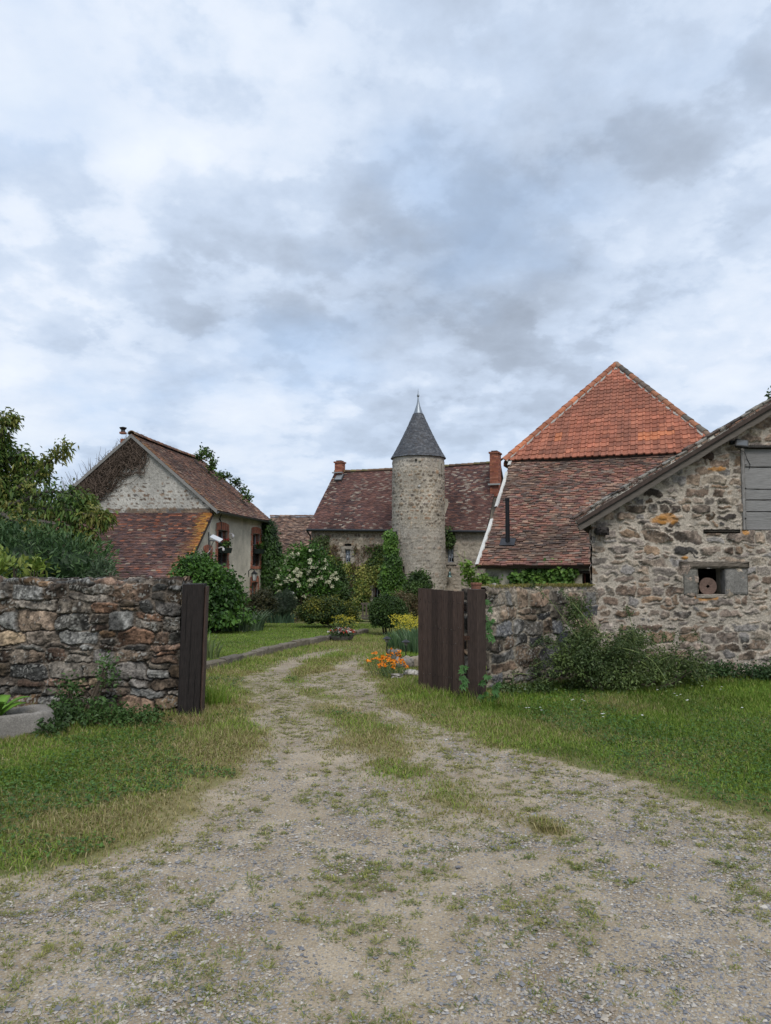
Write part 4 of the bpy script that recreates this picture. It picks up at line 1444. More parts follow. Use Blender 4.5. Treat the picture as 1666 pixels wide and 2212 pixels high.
# window: dressed jamb stones, timber lintel, worn sill
def rough_block(mb, c, ex, ey, ez, col, seed, n=7, amp=.006, ax=None):
    rs2 = np.random.RandomState(seed)
    X, Y, Z = [A_(q, ) * 1.0 for q in (ax if ax is not None else ((1, 0, 0), (0, 1, 0), (0, 0, 1)))]
    c = A_(c)
    def face(o, a, b, nn, la, lb):
        na = max(2, int(la / .03)); nb_ = max(2, int(lb / .03))
        A, Bq = np.meshgrid(np.linspace(-.5, .5, na + 1), np.linspace(-.5, .5, nb_ + 1))
        P = o + A[..., None] * a * la + Bq[..., None] * b * lb
        q = P @ A_([[31.1, 11.7], [9.3, 27.7], [17.9, 22.3]])
        ed = np.minimum(.5 - np.abs(A), .5 - np.abs(Bq)) * min(la, lb)
        hh = (fbm(q[..., 0], q[..., 1], s=seed, o=3) - .5) * amp * 2 - amp * 1.4 * (1 - sstep(0, .02, ed))
        P = P + nn * hh[..., None]
        cc = A_(col) * (1 + .7 * (fbm(q[..., 0] * 1.5, q[..., 1] * 1.5, s=seed + 2, o=4) - .5))[..., None]
        mb.v.append(P.reshape(-1, 3)); mb.c.append(cc.reshape(-1, 3))
        for f in grid_faces(na + 1, nb_ + 1): mb.f.append(tuple(int(i) + mb.n for i in f))
        mb.n += P.shape[0] * P.shape[1]
    face(c - Y * ey / 2, X, Z, -Y, ex, ez); face(c + Y * ey / 2, X, Z, Y, ex, ez)
    face(c - X * ex / 2, Y, Z, -X, ey, ez); face(c + X * ex / 2, Y, Z, X, ey, ez)
    face(c - Z * ez / 2, X, Y, -Z, ex, ey); face(c + Z * ez / 2, X, Y, Z, ex, ey)
def BP(px, py, dy=0.0):
    q_ = at(px, py, BY); return A_([q_[0], BY + dy, q_[2]])
wfr = MB((.24, .235, .225))
def jamb(x0, x1, y0, y1, seed, c=(.24, .235, .225), mbq=wfr, dep=.16, proud=.022):
    a, b = BP(x0, y1), BP(x1, y0)
    rough_block(mbq, (a + b) / 2 + A_([0, dep / 2 - proud, 0]), b[0] - a[0], dep, b[2] - a[2], c, seed)
jamb(1477, 1505.8, 1229, 1284, 5, (.17, .16, .14))
wo_ = wfr.build('jamb_stone', M_stone, barn)
wfr2 = MB(); jamb(1566.5, 1614, 1229, 1284, 6, (.19, .18, .165), wfr2); wfr2.build('jamb_stone', M_stone, barn)
mb = MB((.20, .17, .14))
a, b = BP(1467, 1227), BP(1617, 1213.5)
rough_block(mb, (a + b) / 2 + A_([0, .045, 0]), b[0] - a[0], .17, b[2] - a[2] + .010, (.12, .10, .08), 9, amp=.012)
mb.build('lintel', M_woodh, barn)
mb = MB(); a, b = BP(1503, 1291), BP(1570, 1285)
rough_block(mb, (a + b) / 2 + A_([0, .12, 0]), b[0] - a[0], .30, b[2] - a[2] + .01, (.33, .29, .24), 10)
mb.build('sill', M_stone, barn)
# little slot with an old board, and a broken putlog hole
mb = MB(); a, b = BP(1519, 1150), BP(1602, 1145)
rough_block(mb, (a + b) / 2 + A_([0, .03, 0]), b[0] - a[0], .06, (b[2] - a[2]), (.06, .05, .04), 12)
mb.build('wall_board', M_woodh, barn)
mb = MB(); rough_block(mb, BP(1296, 1148.5, -.05), .16, .30, .11, (.035, .03, .028), 14, amp=.02)
mb.build('purlin_end', M_woodh, barn)
mb = MB(); rough_block(mb, BP(1530, 986, .02), .17, .10, .12, (.075, .05, .04), 15, amp=.03)
mb.build('purlin_end', M_woodh, barn)
# hay door
hd = MB()
r = random.Random(3)
zb_ = [1145, 1105, 1079.5, 1056, 1008, 968]
for i in range(5):
    a = BP(1614, zb_[i] - 1.0); z0, z1 = BP(1640, zb_[i] - 1.3)[2], BP(1640, zb_[i + 1] + .3)[2]
    x0, x1 = u0 + door[0] + .055, u0 + door[1] - .05
    nseg = 14; V = []; dy = r.uniform(-.01, .01)
    for k in range(nseg + 1):
        x = x0 + (x1 - x0) * k / nseg
        s1 = r.uniform(-.003, .003); sg = -.010 * (k / nseg) * (i > 2)
        for (yy, zz) in ((BY + .045 + dy, z0 + sg), (BY + .045 + dy, z1 - .004 + s1 + sg), (BY + .075 + dy, z1 - .004 + s1 + sg), (BY + .075 + dy, z0 + sg)):
            V.append(A_([x, yy, zz]))
    fs = [(k * 4 + j, k * 4 + (j + 1) % 4, (k + 1) * 4 + (j + 1) % 4, (k + 1) * 4 + j) for k in range(nseg) for j in range(4)] + [(0, 1, 2, 3), tuple(nseg * 4 + j for j in (3, 2, 1, 0))]
    hd.add(V, fs, A_((.21, .205, .20)) * r.uniform(.8, 1.1))
hdo = hd.build('hay_door', M_woodh, barn)
mb = MB((.20, .19, .18))
for xx in (door[0] + .025, door[1] - .025):
    rough_block(mb, (u0 + xx, BY + .02, bz + (door[2] + door[3]) / 2), .052, .09, door[3] - door[2], (.21, .20, .19), 20, amp=.004)
rough_block(mb, (u0 + (door[0] + door[1]) / 2, BY + .03, bz + door[3] - .0), door[1] - door[0] + .1, .12, .035, (.05, .045, .04), 21, amp=.004)
mb.build('door_frame', M_wood, hdo)
for zz in (965 + 40, 1055, 1120):
    mbn = MB((.01, .01, .01)); mbn.tube([BP(1609, zz, -.033), BP(1609, zz, -.02)], .008, 8); mbn.build('bolt', M_metal, hdo)
# roof: slab, tiles on the slopes, verge board, mortared edge
ny = A_([0, 1.0, 0])
slen = (APX - vA[0]) / sdir[0]
mb = MB((.17, .16, .15))
def long_plank(mb, a, t, nrm, dep, l, w, th, col, seed, nseg=40, amp=.006, split=None):
    rr_ = np.random.RandomState(seed); V = []
    for k in range(nseg + 1):
        s_ = l * k / nseg
        j = rr_.uniform(-amp, amp, 2); c_ = a + t * s_
        V += [c_ + nrm * (j[0]), c_ + nrm * (w + j[1]), c_ + nrm * (w + j[1]) + dep * th, c_ + nrm * j[0] + dep * th]
    fs = [(k * 4 + q, k * 4 + (q + 1) % 4, (k + 1) * 4 + (q + 1) % 4, (k + 1) * 4 + q) for k in range(nseg) for q in range(4)] + [(0, 3, 2, 1), tuple(nseg * 4 + q for q in (0, 1, 2, 3))]
    mb.add(V, fs, col)
long_plank(mb, vA - snr * .02, sdir, snr, ny, slen, .062, .04, (.115, .10, .085), 1)
long_plank(mb, vA + snr * .046 + sdir * .02, sdir, snr, ny, slen - .02, .06, .035, (.085, .075, .065), 2)
apt = vA + sdir * slen
sdir2 = A_([sdir[0], 0, -sdir[2]]); snr2 = A_([sdir[2], 0, sdir[0]])
long_plank(mb, apt - snr2 * .02, sdir2, snr2, ny, slen, .12, .04, (.20, .19, .18), 3)
mb.build('verge_board', M_woodh, barn)
PAL_OLD = [(.16, .085, .06), (.11, .065, .05), (.20, .11, .075), (.085, .06, .05), (.22, .15, .11), (.13, .075, .06)]
RL = LB + .5
def flat_fn(v): return 0.0
# slopes: O at the eave front; U runs back, V up the slope
bkv = A_([0.30, 0.954, 0])
e1 = vA + snr * .125 - bkv * .03
tile_roof('roof', M_tile, barn, e1, bkv, sdir, lambda v: 0.0, lambda v: RL, slen, .17, .11, .022, pal_fn(PAL_OLD, seed=4), 5, slab=.05)
e2 = e1 + sdir * slen + sdir2 * slen
tile_roof('roof', M_tile, barn, e2 + snr2 * 0, bkv, -sdir2, lambda v: 0.0, lambda v: RL, slen, .17, .11, .022, pal_fn(PAL_OLD, seed=4), 6, slab=.05)
# mortar fillet and tile ends seen along the verge
us_ = lines(0, slen, .02); vs_ = lines(0, .075, .012)
_, _, h_, c_ = stone_look(us_, vs_, 91, .16, .05, [(.30, .28, .25), (.42, .39, .34), (.16, .13, .11)], (.44, .41, .36), joint=.006, bev=.02, depth=.02, warp=.6, var=.6)
P_ = (vA + snr * .094 - ny * .008) + lines(0, slen, .02)[None, :, None] * sdir + vs_[:, None, None] * snr + h_[..., None] * A_([0, -1, 0])
mesh_np('verge_mortar', P_.reshape(-1, 3), [grid_faces(len(us_), len(vs_))], M_stone, barn, c_.reshape(-1, 3), True)
mb = MB(); r = random.Random(12); s_ = 0
while s_ < slen:
    l = r.uniform(.09, .2)
    c0 = vA + snr * (.165 + r.uniform(-.008, .014)) + sdir * (s_ + l / 2) + ny * .06
    rough_block(mb, c0, l * 1.02, .20 + r.uniform(-.03, .03), r.uniform(.025, .045), A_(r.choice([(.11, .08, .065), (.15, .10, .08), (.22, .20, .17), (.07, .06, .055), (.26, .24, .21)])), r.randrange(999), amp=.008, ax=(sdir, (0, 1, 0), snr))
    s_ += l
mb.build('verge_tiles', M_tile, barn)
caps(mbc := MB(), apt + snr * .13 + A_([0, 0, .02]), apt + snr * .13 + bkv * RL + A_([0, 0, .02]), .13, .38, PAL_OLD, 3)
mbc.build('ridge_tiles', M_tile, barn)
# floodlight
fl = thing('floodlight', 'small black floodlight under the barn verge beside the hay door', 'floodlight', BP(1592, 962, -.12))
mb = MB((.012, .012, .013))
axf = (unit(A_([1, -.25, -.15])), unit(A_([.15, 1, -.6])), None)
z_ = np.cross(axf[0], axf[1]); axf = (axf[0], np.cross(z_, axf[0]) / np.linalg.norm(np.cross(z_, axf[0])), z_ / np.linalg.norm(z_))
mb.box(BP(1592, 962, -.14), .17, .045, .12, ax=axf)
for k in range(5):
    mb.box(BP(1592, 962, -.14) + axf[1] * .03 + axf[0] * (-.06 + .03 * k), .006, .03, .10, ax=axf)
mb.build('housing', M_paint, fl)
mb = MB((.10, .105, .11)); mb.box(BP(1592, 962, -.14) - axf[1] * .024, .14, .004, .09, ax=axf); mb.build('lens', M_glass, fl)
mb = MB((.012, .012, .013)); mb.tube([BP(1580, 957, -.03), BP(1582, 955, -.10), BP(1588, 960, -.13)], .01, 6); mb.box(BP(1579, 957, -.03), .05, .05, .05); mb.build('bracket', M_paint, fl)
mb = MB((.012, .012, .013)); mb.tube([BP(1590, 970, -.05), BP(1606, 978, -.04), BP(1616, 990, .03), BP(1623, 1003, .03), BP(1622, 1012, .035)], .004, 5); mb.build('cable', M_paint, fl)
# rusty disc leaning in the opening
dc = BP(1533, 1267, .06)
disc = MB((.15, .10, .08)); Rr = .123; rh = .03
V = []; fs = []; n_ = 48
for k in range(n_):
    a = 2 * pi * k / n_
    for (rad, yy) in ((Rr, -.012), (Rr, .012)):
        V.append(dc + A_([rad * cos(a), yy, rad * sin(a)]))
inner = []
for k in range(n_):
    a = 2 * pi * k / n_
    dd = rh / (abs(cos(a)) + abs(sin(a)))     # a square hole set on its corner
    for yy in (-.012, .012):
        V.append(dc + A_([dd * cos(a), yy, dd * sin(a)]))
for k in range(n_):
    j = (k + 1) % n_
    fs += [(2 * k, 2 * j, 2 * j + 1, 2 * k + 1), (2 * k, 2 * n_ + 2 * k, 2 * n_ + 2 * j, 2 * j), (2 * k + 1, 2 * j + 1, 2 * n_ + 2 * j + 1, 2 * n_ + 2 * k + 1), (2 * n_ + 2 * k, 2 * n_ + 2 * k + 1, 2 * n_ + 2 * j + 1, 2 * n_ + 2 * j)]
disc.add(V, fs)
tag(disc.build('grinding_disc', M_stone), 'round rusty disc with a square hole standing in the barn opening', 'disc')

# ================================================================== LEFT HOUSE
PAL_TILE = [(.13, .070, .050), (.165, .085, .058), (.10, .058, .045), (.20, .105, .068), (.085, .055, .048), (.145, .095, .070), (.24, .17, .12)]
PAL_TILE2 = [(.095, .055, .050), (.125, .068, .058), (.08, .052, .052), (.15, .08, .062), (.11, .068, .06), (.18, .085, .06), (.18, .14, .11)]
DA = 26.0
hA_ = at(467, 1104, DA); hB_ = at(584, 1127.5, 33.3)
zE = hA_[2]
Wd = A_([hB_[0] - hA_[0], hB_[1] - hA_[1], 0]); LH = np.linalg.norm(Wd); Wd /= LH       # along the long wall, away
Wn = A_([Wd[1], -Wd[0], 0])                                                            # outward, to the right
Gd = -Wn                                                                               # along the gable, to the left
apx_ = at(286, 934, 26.3)
wg = (hA_[0] - apx_[0]) / -Gd[0] if False else (apx_ - hA_) @ Gd
zR = apx_[2] - .17
gzh = float(gz(hA_[0], hA_[1])) - .3
inset = .22
cA = A_([hA_[0], hA_[1], 0]) + Gd * inset                   # wall corner under the eave
house = thing('plastered_house', 'two storey plastered house with red brick window surrounds and steep brown tiled roof', 'house', (cA[0], cA[1], gzh))


def wall_px(px, py, P0=cA, n=Wn, d=Wd):
    q_ = on_plane(px, py, P0, n)
    return float((q_ - A_([P0[0], P0[1], 0])) @ d), float(q_[2]) - gzh


def rect_px(x0, x1, y0, y1):
    a = wall_px(x0, (y0 + y1) / 2); b = wall_px(x1, (y0 + y1) / 2)
    c = wall_px((x0 + x1) / 2, y1); e = wall_px((x0 + x1) / 2, y0)
    return (a[0], b[0], c[1], e[1])


wins = [('w', rect_px(469.8, 490.4, 1145.6, 1223.7)), ('w', rect_px(545, 560.7, 1153.4, 1222.8)),
        ('n', rect_px(442.6, 454.3, 1195.4, 1227.6)), ('l', rect_px(542.8, 555.8, 1258, 1295))]
for k, rr in wins: print('win', k, [round(v, 2) for v in rr])
# lean-to roof line on the long wall (the wall runs on towards the viewer)
lt = on_plane(455, 1106, cA, Wn); lb = on_plane(385, 1256, cA + Wn * .05, Wn)
ult, ulb = (lt - cA) @ Wd, (lb - cA) @ Wd
zlt, zlb = lt[2], lb[2]
lsl = (zlt - zlb) / (ult - ulb)
print('leanto', ult, ulb, zlt, zlb)
uend = ulb - 0.9
def long_top(u):
    return np.where(u < ult, zlt + (u - ult) * lsl - .06, zE + .04) - gzh
us = lines(uend, LH, .045, [v for _, r4 in wins for v in r4[:2]] + [ult - 1e-3, ult])
vs = lines(0, zE - gzh + .05, .045, [v for _, r4 in wins for v in r4[2:]])
Ug, Vg = np.meshgrid(us, vs)
pn = fbm(Ug * 4, Vg * 4, s=5, o=4) - .5
base_c = A_([.52, .475, .39])[None, None] * (1 + .55 * pn + .35 * (fbm(Ug * .7, Vg * .7, s=8, o=3) - .5))[..., None]
low = sstep(1.6, .4, Vg)[..., None] * sstep(.42, .6, fbm(Ug * 2, Vg * 2, s=4, o=3))[..., None]
base_c = base_c * (1 - .4 * low) + A_([.42, .37, .30]) * .4 * low
h = .02 * pn
wall_grid('wall', M_plaster, house, (cA[0], cA[1], gzh), Wd, Wn, us, vs, h, base_c, [r4 for _, r4 in wins], long_top)
# gable
gw = wg * 2 - 2 * inset
def gable_top(u):
    uu = u + inset
    return np.where(uu < wg, zE + (zR - zE) * uu / wg, zE + (zR - zE) * (2 * wg - uu) / wg) - gzh - .03
us = lines(0, gw, .035, [wg - inset]); vs = lines(0, zR - gzh, .035)
def keepf(U, V):
    return sstep(.40, .52, fbm(U * 1.1 + 2, V * 1.6, s=15, o=4)) * sstep(zE - gzh + 2.3, zE - gzh + .9, V) + .9 * sstep(zE - gzh + .12, zE - gzh, V)
Ug, Vg, h, col = stone_look(us, vs, 33, .20, .075, [(.11, .085, .065), (.15, .105, .075), (.20, .15, .11), (.13, .12, .11)], (.40, .385, .35), joint=.012, bev=.02, depth=-.012, p=2, warp=.7, var=.7,
                            mort_bias=.02, stone_keep=keepf, grain=.5)
wall_grid('gable_wall', M_plaster, house, (cA[0], cA[1], gzh), Gd, -Wd, us, vs, h, col, (), gable_top)
cG = cA + Gd * gw
us = lines(0, LH, .5); vs = lines(0, zE - gzh, .5); hz0 = np.zeros((len(vs), len(us)))
wall_grid('rear_wall', M_plaster, house, (cG[0], cG[1], gzh), Wd, -Wn, us, vs, hz0, np.tile(A_([.36, .335, .285]), hz0.shape + (1,)))
us = lines(0, gw, .2, [wg - inset]); vs = lines(0, zR - gzh, .2); hz0 = np.zeros((len(vs), len(us)))
cF = cA + Wd * LH
wall_grid('gable_wall', M_plaster, house, (cF[0], cF[1], gzh), Gd, Wd, us, vs, hz0, np.tile(A_([.36, .335, .285]), hz0.shape + (1,)), (), gable_top)
# main roof slopes
ov = .10
slope = (A_([0, 0, zR - zE]) + Gd * wg); sL = np.linalg.norm(slope); slope /= sL
O1 = A_([hA_[0], hA_[1], zE + .10]) - Wd * ov - slope * .12
sagf = lambda u, v: -.035 * np.sin(np.clip(u / LH, 0, 1) * pi) + .012 * (vn(u * 1.3, v * 1.3, s=2) - .5)
def mod_h(c, u, v, rs):
    k = sstep(.9, .1, u)[:, None] * (rs.rand(len(u)) < .55)[:, None]
    return c * (1 - .6 * k) + A_([.26, .13, .04]) * .6 * k
tile_roof('roof', M_tile, house, O1, Wd, slope, lambda v: 0, lambda v: LH + ov, sL + .13, .20, .125, .022, pal_fn(PAL_TILE, [.22, .2, .18, .14, .1, .12, .04], .5, 2, mod_h), 3, sagf)
slope2 = (A_([0, 0, zR - zE]) - Gd * wg); slope2 /= np.linalg.norm(slope2)
O2 = O1 + 0.0 * Wd + Gd * (2 * (wg + .12 * abs(slope @ Gd)))
tile_roof('roof', M_tile, house, A_([O2[0], O2[1], O1[2]]), Wd, slope2, lambda v: 0, lambda v: LH + ov, sL + .13, .20, .125, .022, pal_fn(PAL_TILE, None, .5, 2), 4, sagf)
mb = MB(); r0 = A_([apx_[0], apx_[1], zR + .13]) - Wd * ov
r0 = A_([hA_[0], hA_[1], 0]) + Gd * wg - Wd * ov; r0[2] = zR + .14
caps(mb, r0, r0 + Wd * (LH + ov), .13, .36, [(.17, .085, .055), (.22, .11, .065), (.13, .075, .055), (.2, .14, .09)], 4, sag=.035)
mb.build('ridge_tiles', M_tile, house)
mb = MB((.20, .195, .185))
long_plank(mb, O1 - Wd * .012 + slope * .02 - np.cross(Wd, slope) * 0 - A_([0, 0, .13]), slope, A_([0, 0, 1.0]), -Wd, sL + .1, .13, .025, (.21, .205, .195), 5, 12, .002)
sl2p = O2.copy(); sl2p[2] = O1[2]
long_plank(mb, sl2p - Wd * .012 + slope2 * .02 - A_([0, 0, .13]), slope2, A_([0, 0, 1.0]), -Wd, sL + .1, .13, .025, (.21, .205, .195), 5, 12, .002)
mb.build('verge_board', M_plaster, house)
# gutter
mb = MB((.10, .11, .115))
gA = A_([hA_[0], hA_[1], zE - .02]) + Wn * .09 - Wd * .12; gB = gA + Wd * (LH + .2)
V = []; fs = []
for (q_) in (gA, gB):
    for (rad) in (.075, .068):
        for k in range(9):
            a = pi + pi * k / 8
            V.append(q_ + Wn * rad * cos(a) + A_([0, 0, rad * sin(a)]))
for k in range(8):
    fs += [(k, k + 1, 18 + k + 1, 18 + k), (9 + k + 1, 9 + k, 27 + k, 27 + k + 1), (k, k + 1, 9 + k + 1, 9 + k), (18 + k + 1, 18 + k, 27 + k, 27 + k + 1)]
mb.add(V, fs)
mb.add([gA + Wn * .075 * cos(pi + pi * k / 8) + A_([0, 0, .075 * sin(pi + pi * k / 8)]) for k in range(9)], [tuple(range(9))])
mb.build('gutter', M_metal, house)
mb = MB((.05, .05, .05)); a0 = wall_px(472, 1107); b0 = wall_px(477, 1128); c0_ = wall_px(476, 1146)
OWH = A_([cA[0], cA[1], gzh])
def HW(u, v, k=.03): return OWH + Wd * u + A_([0, 0, v]) + Wn * k
mb.tube([HW(a0[0], a0[1] - .02, .12), HW(a0[0] + .05, a0[1] - .25, .04), HW(b0[0], b0[1], .03), HW(c0_[0], c0_[1], .03)], .02, 6)
mb.build('cable', M_paint, house)
BR = [(.38, .14, .085), (.32, .115, .07), (.43, .17, .105), (.29, .105, .075), (.36, .155, .105)]


def brick_surround(parent, r4, seed, sill=True, arch=True, full=True):
    r = random.Random(seed); u0_, u1_, v0_, v1_ = r4
    mbb = MB(); bh = .072; prd = .03
    def bk_(ua, ub, va, vb):
        mbb.box(OWH + Wd * (ua + ub) / 2 + A_([0, 0, (va + vb) / 2]) + Wn * (prd - .06), (ub - ua) - .012, .12, (vb - va) - .012, A_(r.choice(BR)) * r.uniform(.75, 1.2), ax=(Wd, Wn, (0, 0, 1)))
    v = v0_; i = 0
    while v < v1_ - .02:
        wdt = .23 if (i // 3) % 2 == 0 else .13
        vb = min(v + bh, v1_)
        if wdt > .2:
            bk_(u0_ - .115, u0_, v, vb); bk_(u0_ - .23, u0_ - .115, v, vb) if i % 2 else bk_(u0_ - .23, u0_ - .115, v, vb)
            bk_(u1_, u1_ + .12, v, vb); bk_(u1_ + .12, u1_ + .23, v, vb)
        else:
            bk_(u0_ - .13, u0_, v, vb); bk_(u1_, u1_ + .13, v, vb)
        v += bh; i += 1
    # segmental head
    w = u1_ - u0_; nb = max(6, int((w + .3) / .068)); rise = .07
    for k in range(nb):
        ua = u0_ - .15 + (w + .3) * k / nb; ub = u0_ - .15 + (w + .3) * (k + 1) / nb
        x = ((ua + ub) / 2 - (u0_ + u1_) / 2) / (w / 2 + .15)
        lift = rise * (1 - x * x)
        bk_(ua, ub, v1_ - .02 + lift * .6, v1_ + .12 + lift); bk_(ua, ub, v1_ + .12 + lift, v1_ + .24 + lift)
    if sill:
        nb = int((w + .5) / .075)
        for k in range(nb):
            bk_(u0_ - .25 + (w + .5) * k / nb, u0_ - .25 + (w + .5) * (k + 1) / nb, v0_ - .13, v0_ - .005)
    o = mbb.build('brick_surround', M_brick, parent)
    mr = MB((.27, .21, .17))      # mortar bed behind the bricks
    for (a, b, c, d) in ((u0_ - .22, u0_, v0_ - (.12 if sill else 0), v1_ + .2), (u1_, u1_ + .22, v0_ - (.12 if sill else 0), v1_ + .2), (u0_, u1_, v1_, v1_ + .25)) + (((u0_, u1_, v0_ - .12, v0_),) if sill else ()):
        mr.box(OWH + Wd * (a + b) / 2 + A_([0, 0, (c + d) / 2]) + Wn * (-.045), b - a, .12, d - c, ax=(Wd, Wn, (0, 0, 1)))
    mr.build('mortar_bed', M_plaster, parent)
    # brick reveals, coursed
    rv = MB()
    v = v0_
    while v < v1_:
        vb = min(v + bh, v1_)
        for (uu, sg) in ((u0_, -1), (u1_, 1)):
            for d0 in (0, .115):
                rv.box(OWH + Wd * (uu + sg * .03) + A_([0, 0, (v + vb) / 2]) - Wn * (.045 + d0 + .055), .06, .105, (vb - v) - .012, A_(r.choice(BR)) * r.uniform(.75, 1.15), ax=(Wd, Wn, (0, 0, 1)))
        v += bh
    for (uu, sg) in ((u0_, -1), (u1_, 1)):
        rv.box(OWH + Wd * (uu + sg * .035) + A_([0, 0, (v0_ + v1_) / 2]) - Wn * .14, .06, .24, v1_ - v0_, (.27, .21, .17), ax=(Wd, Wn, (0, 0, 1)))
    rv.box(OWH + Wd * (u0_ + u1_) / 2 + A_([0, 0, v1_ + .02]) - Wn * .14, w, .26, .04, (.24, .10, .07), ax=(Wd, Wn, (0, 0, 1)))
    rv.box(OWH + Wd * (u0_ + u1_) / 2 + A_([0, 0, v0_ - .025]) - Wn * .14, w, .26, .04, (.30, .26, .22), ax=(Wd, Wn, (0, 0, 1)))
    rv.build('brick_reveal', M_brick, parent)
    return o


def house_window(r4, seed, grille=True, sill=True):
    u0_, u1_, v0_, v1_ = r4
    mb = MB((.33, .35, .37)); dpt = .20
    fr = .045
    def bx(mb, a, b, c, d, k, th=.05, col=None):
        mb.box(OWH + Wd * (a + b) / 2 + A_([0, 0, (c + d) / 2]) - Wn * k, b - a, th, d - c, col, ax=(Wd, Wn, (0, 0, 1)))
    for (a, b, c, d) in ((u0_, u0_ + fr, v0_, v1_), (u1_ - fr, u1_, v0_, v1_), (u0_ + fr, u1_ - fr, v0_, v0_ + fr), (u0_ + fr, u1_ - fr, v1_ - fr, v1_),
                         ((u0_ + u1_) / 2 - .03, (u0_ + u1_) / 2 + .03, v0_ + fr, v1_ - fr)):
        bx(mb, a, b, c, d, dpt)
    nb = max(2, int((v1_ - v0_) / .42))
    for k in range(1, nb):
        v = v0_ + (v1_ - v0_) * k / nb
        bx(mb, u0_ + fr, (u0_ + u1_) / 2 - .03, v - .012, v + .012, dpt, .03); bx(mb, (u0_ + u1_) / 2 + .03, u1_ - fr, v - .012, v + .012, dpt, .03)
    w = mb.build('window', M_paint, house)
    brick_surround(w, r4, seed, sill)
    mb = MB((.02, .022, .025)); bx(mb, u0_ + .01, u1_ - .01, v0_ + .01, v1_ - .01, dpt + .01, .008); mb.build('pane', M_glass, w)
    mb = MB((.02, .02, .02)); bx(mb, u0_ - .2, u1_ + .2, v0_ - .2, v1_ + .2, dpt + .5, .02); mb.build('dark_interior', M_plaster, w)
    if grille:
        mb = MB((.01, .01, .01)); nb = 8
        vt_ = v0_ + (v1_ - v0_) * .42
        for k in range(nb + 1):
            u = u0_ + .04 + (u1_ - u0_ - .08) * k / nb
            mb.tube([HW(u, v0_ + .12, -.02), HW(u, vt_, -.02)], .009, 5)
            for j in range(5):
                a = v0_ + .16 + (vt_ - v0_ - .2) * j / 5
                mb.tube([HW(u + .035 * sin(q * pi / 3), a + .02 + .02 * q * .9, -.02 + .03 * cos(q * pi / 3) - .03) for q in range(7)], .006, 4)
        for vv in (v0_ + .12, vt_):
            mb.tube([HW(u0_, vv, -.02), HW(u1_, vv, -.02)], .012, 5)
        mb.build('grille', M_metal, w)
    return w


house_window(wins[0][1], 1); house_window(wins[1][1], 2)
house_window(wins[3][1], 4, False, False)
nr = wins[2][1]
mb = MB(); r = random.Random(77); v = nr[2]; i = 0
while v < nr[3]:
    u = nr[0] - (.11 if i % 2 else 0)
    while u < nr[1]:
        a, b = max(u, nr[0]), min(u + .22, nr[1])
        if b - a > .03: mb.box(HW((a + b) / 2, v + .036, -.13), b - a - .012, .04, .06, A_(r.choice(BR)) * r.uniform(.7, 1.1), ax=(Wd, Wn, (0, 0, 1)))
        u += .22
    v += .072; i += 1
mb.box(HW((nr[0] + nr[1]) / 2, (nr[2] + nr[3]) / 2, -.17), nr[1] - nr[0], .06, nr[3] - nr[2], (.22, .18, .15), ax=(Wd, Wn, (0, 0, 1)))
nic = mb.build('blind_niche', M_brick, house)
brick_surround(nic, nr, 9, False)

# lean-to roof against the gable
lO = lb - Wd * 0 + A_([0, 0, .03])
vdir = (lt - lb); vdir /= np.linalg.norm(vdir)
udir = Wn.copy()
Lv = np.linalg.norm(lt - lb); ext = 1.1
OL = lb - vdir * ext + Wn * .10
WL = 7.6
lroof_z = lambda v: 0
def mod_l(c, u, v, rs):
    n = len(u)
    k = np.clip(sstep(WL - .62, WL - .05, u + .25 * (vn(u * 3, v * 2.2, s=9) - .5)), 0, 1)[:, None] * (rs.rand(n) < .9)[:, None] * .9
    lc = A_([(.36, .17, .035), (.30, .12, .03), (.40, .22, .05), (.22, .10, .04)])[rs.randint(0, 4, n)]
    top = (sstep(Lv + ext - 2.0, Lv + ext, v) * .22 + .16 * sstep(.56, .7, fbm(u * .8, v * .8, s=44, o=3)) + .02)
    rp = rs.rand(n) < top
    c = np.where(rp[:, None], A_([(.22, .082, .05), (.18, .07, .045), (.27, .11, .065)])[rs.randint(0, 3, n)] * rs.uniform(.8, 1.1, n)[:, None], c)
    grey = (rs.rand(n) < .03)[:, None]
    c = np.where(grey, A_([.24, .19, .145]), c)
    return c * (1 - k) + lc * k
leanto = thing('lean_to_shed', 'lean-to shed with sloping brown tiled roof edged in orange lichen against the house gable', 'shed', (cA[0] - 1, cA[1] - 3, gzh))
tile_roof('roof', M_tile, leanto, OL - Wn * WL, Wn, vdir, lambda v: 0, lambda v: WL, Lv + ext, .165, .088, .026, pal_fn(PAL_TILE2, [.2, .22, .2, .13, .17, .05, .03], .55, 12, mod_l), 8,
          lambda u, v: .03 * (fbm(u * .8, v * .8, s=4, o=2) - .5))
mb = MB(); fA = OL + vdir * (Lv + ext) + A_([0, 0, .03]); 
rough_block(mb, fA - Wn * (WL / 2) + A_([0, 0, .035]) + Wd * .03, WL, .16, .09, (.19, .18, .16), 5, amp=.02, ax=(Wn, Wd, (0, 0, 1)))
mb.build('flashing', M_plaster, leanto)
fr_ = OL + Wd * .35
us = lines(0, WL - .1, .15); hz_ = float(fr_[2]) - gzh + .1
vs = lines(0, hz_, .15); z0 = np.zeros((len(vs), len(us)))
O3 = OL - Wn * WL + Wd * .3; O3[2] = gzh
wall_grid('front_wall', M_plaster, leanto, O3, Wn, -Wd, us, vs, z0, np.tile(A_([.36, .335, .285]), z0.shape + (1,)))

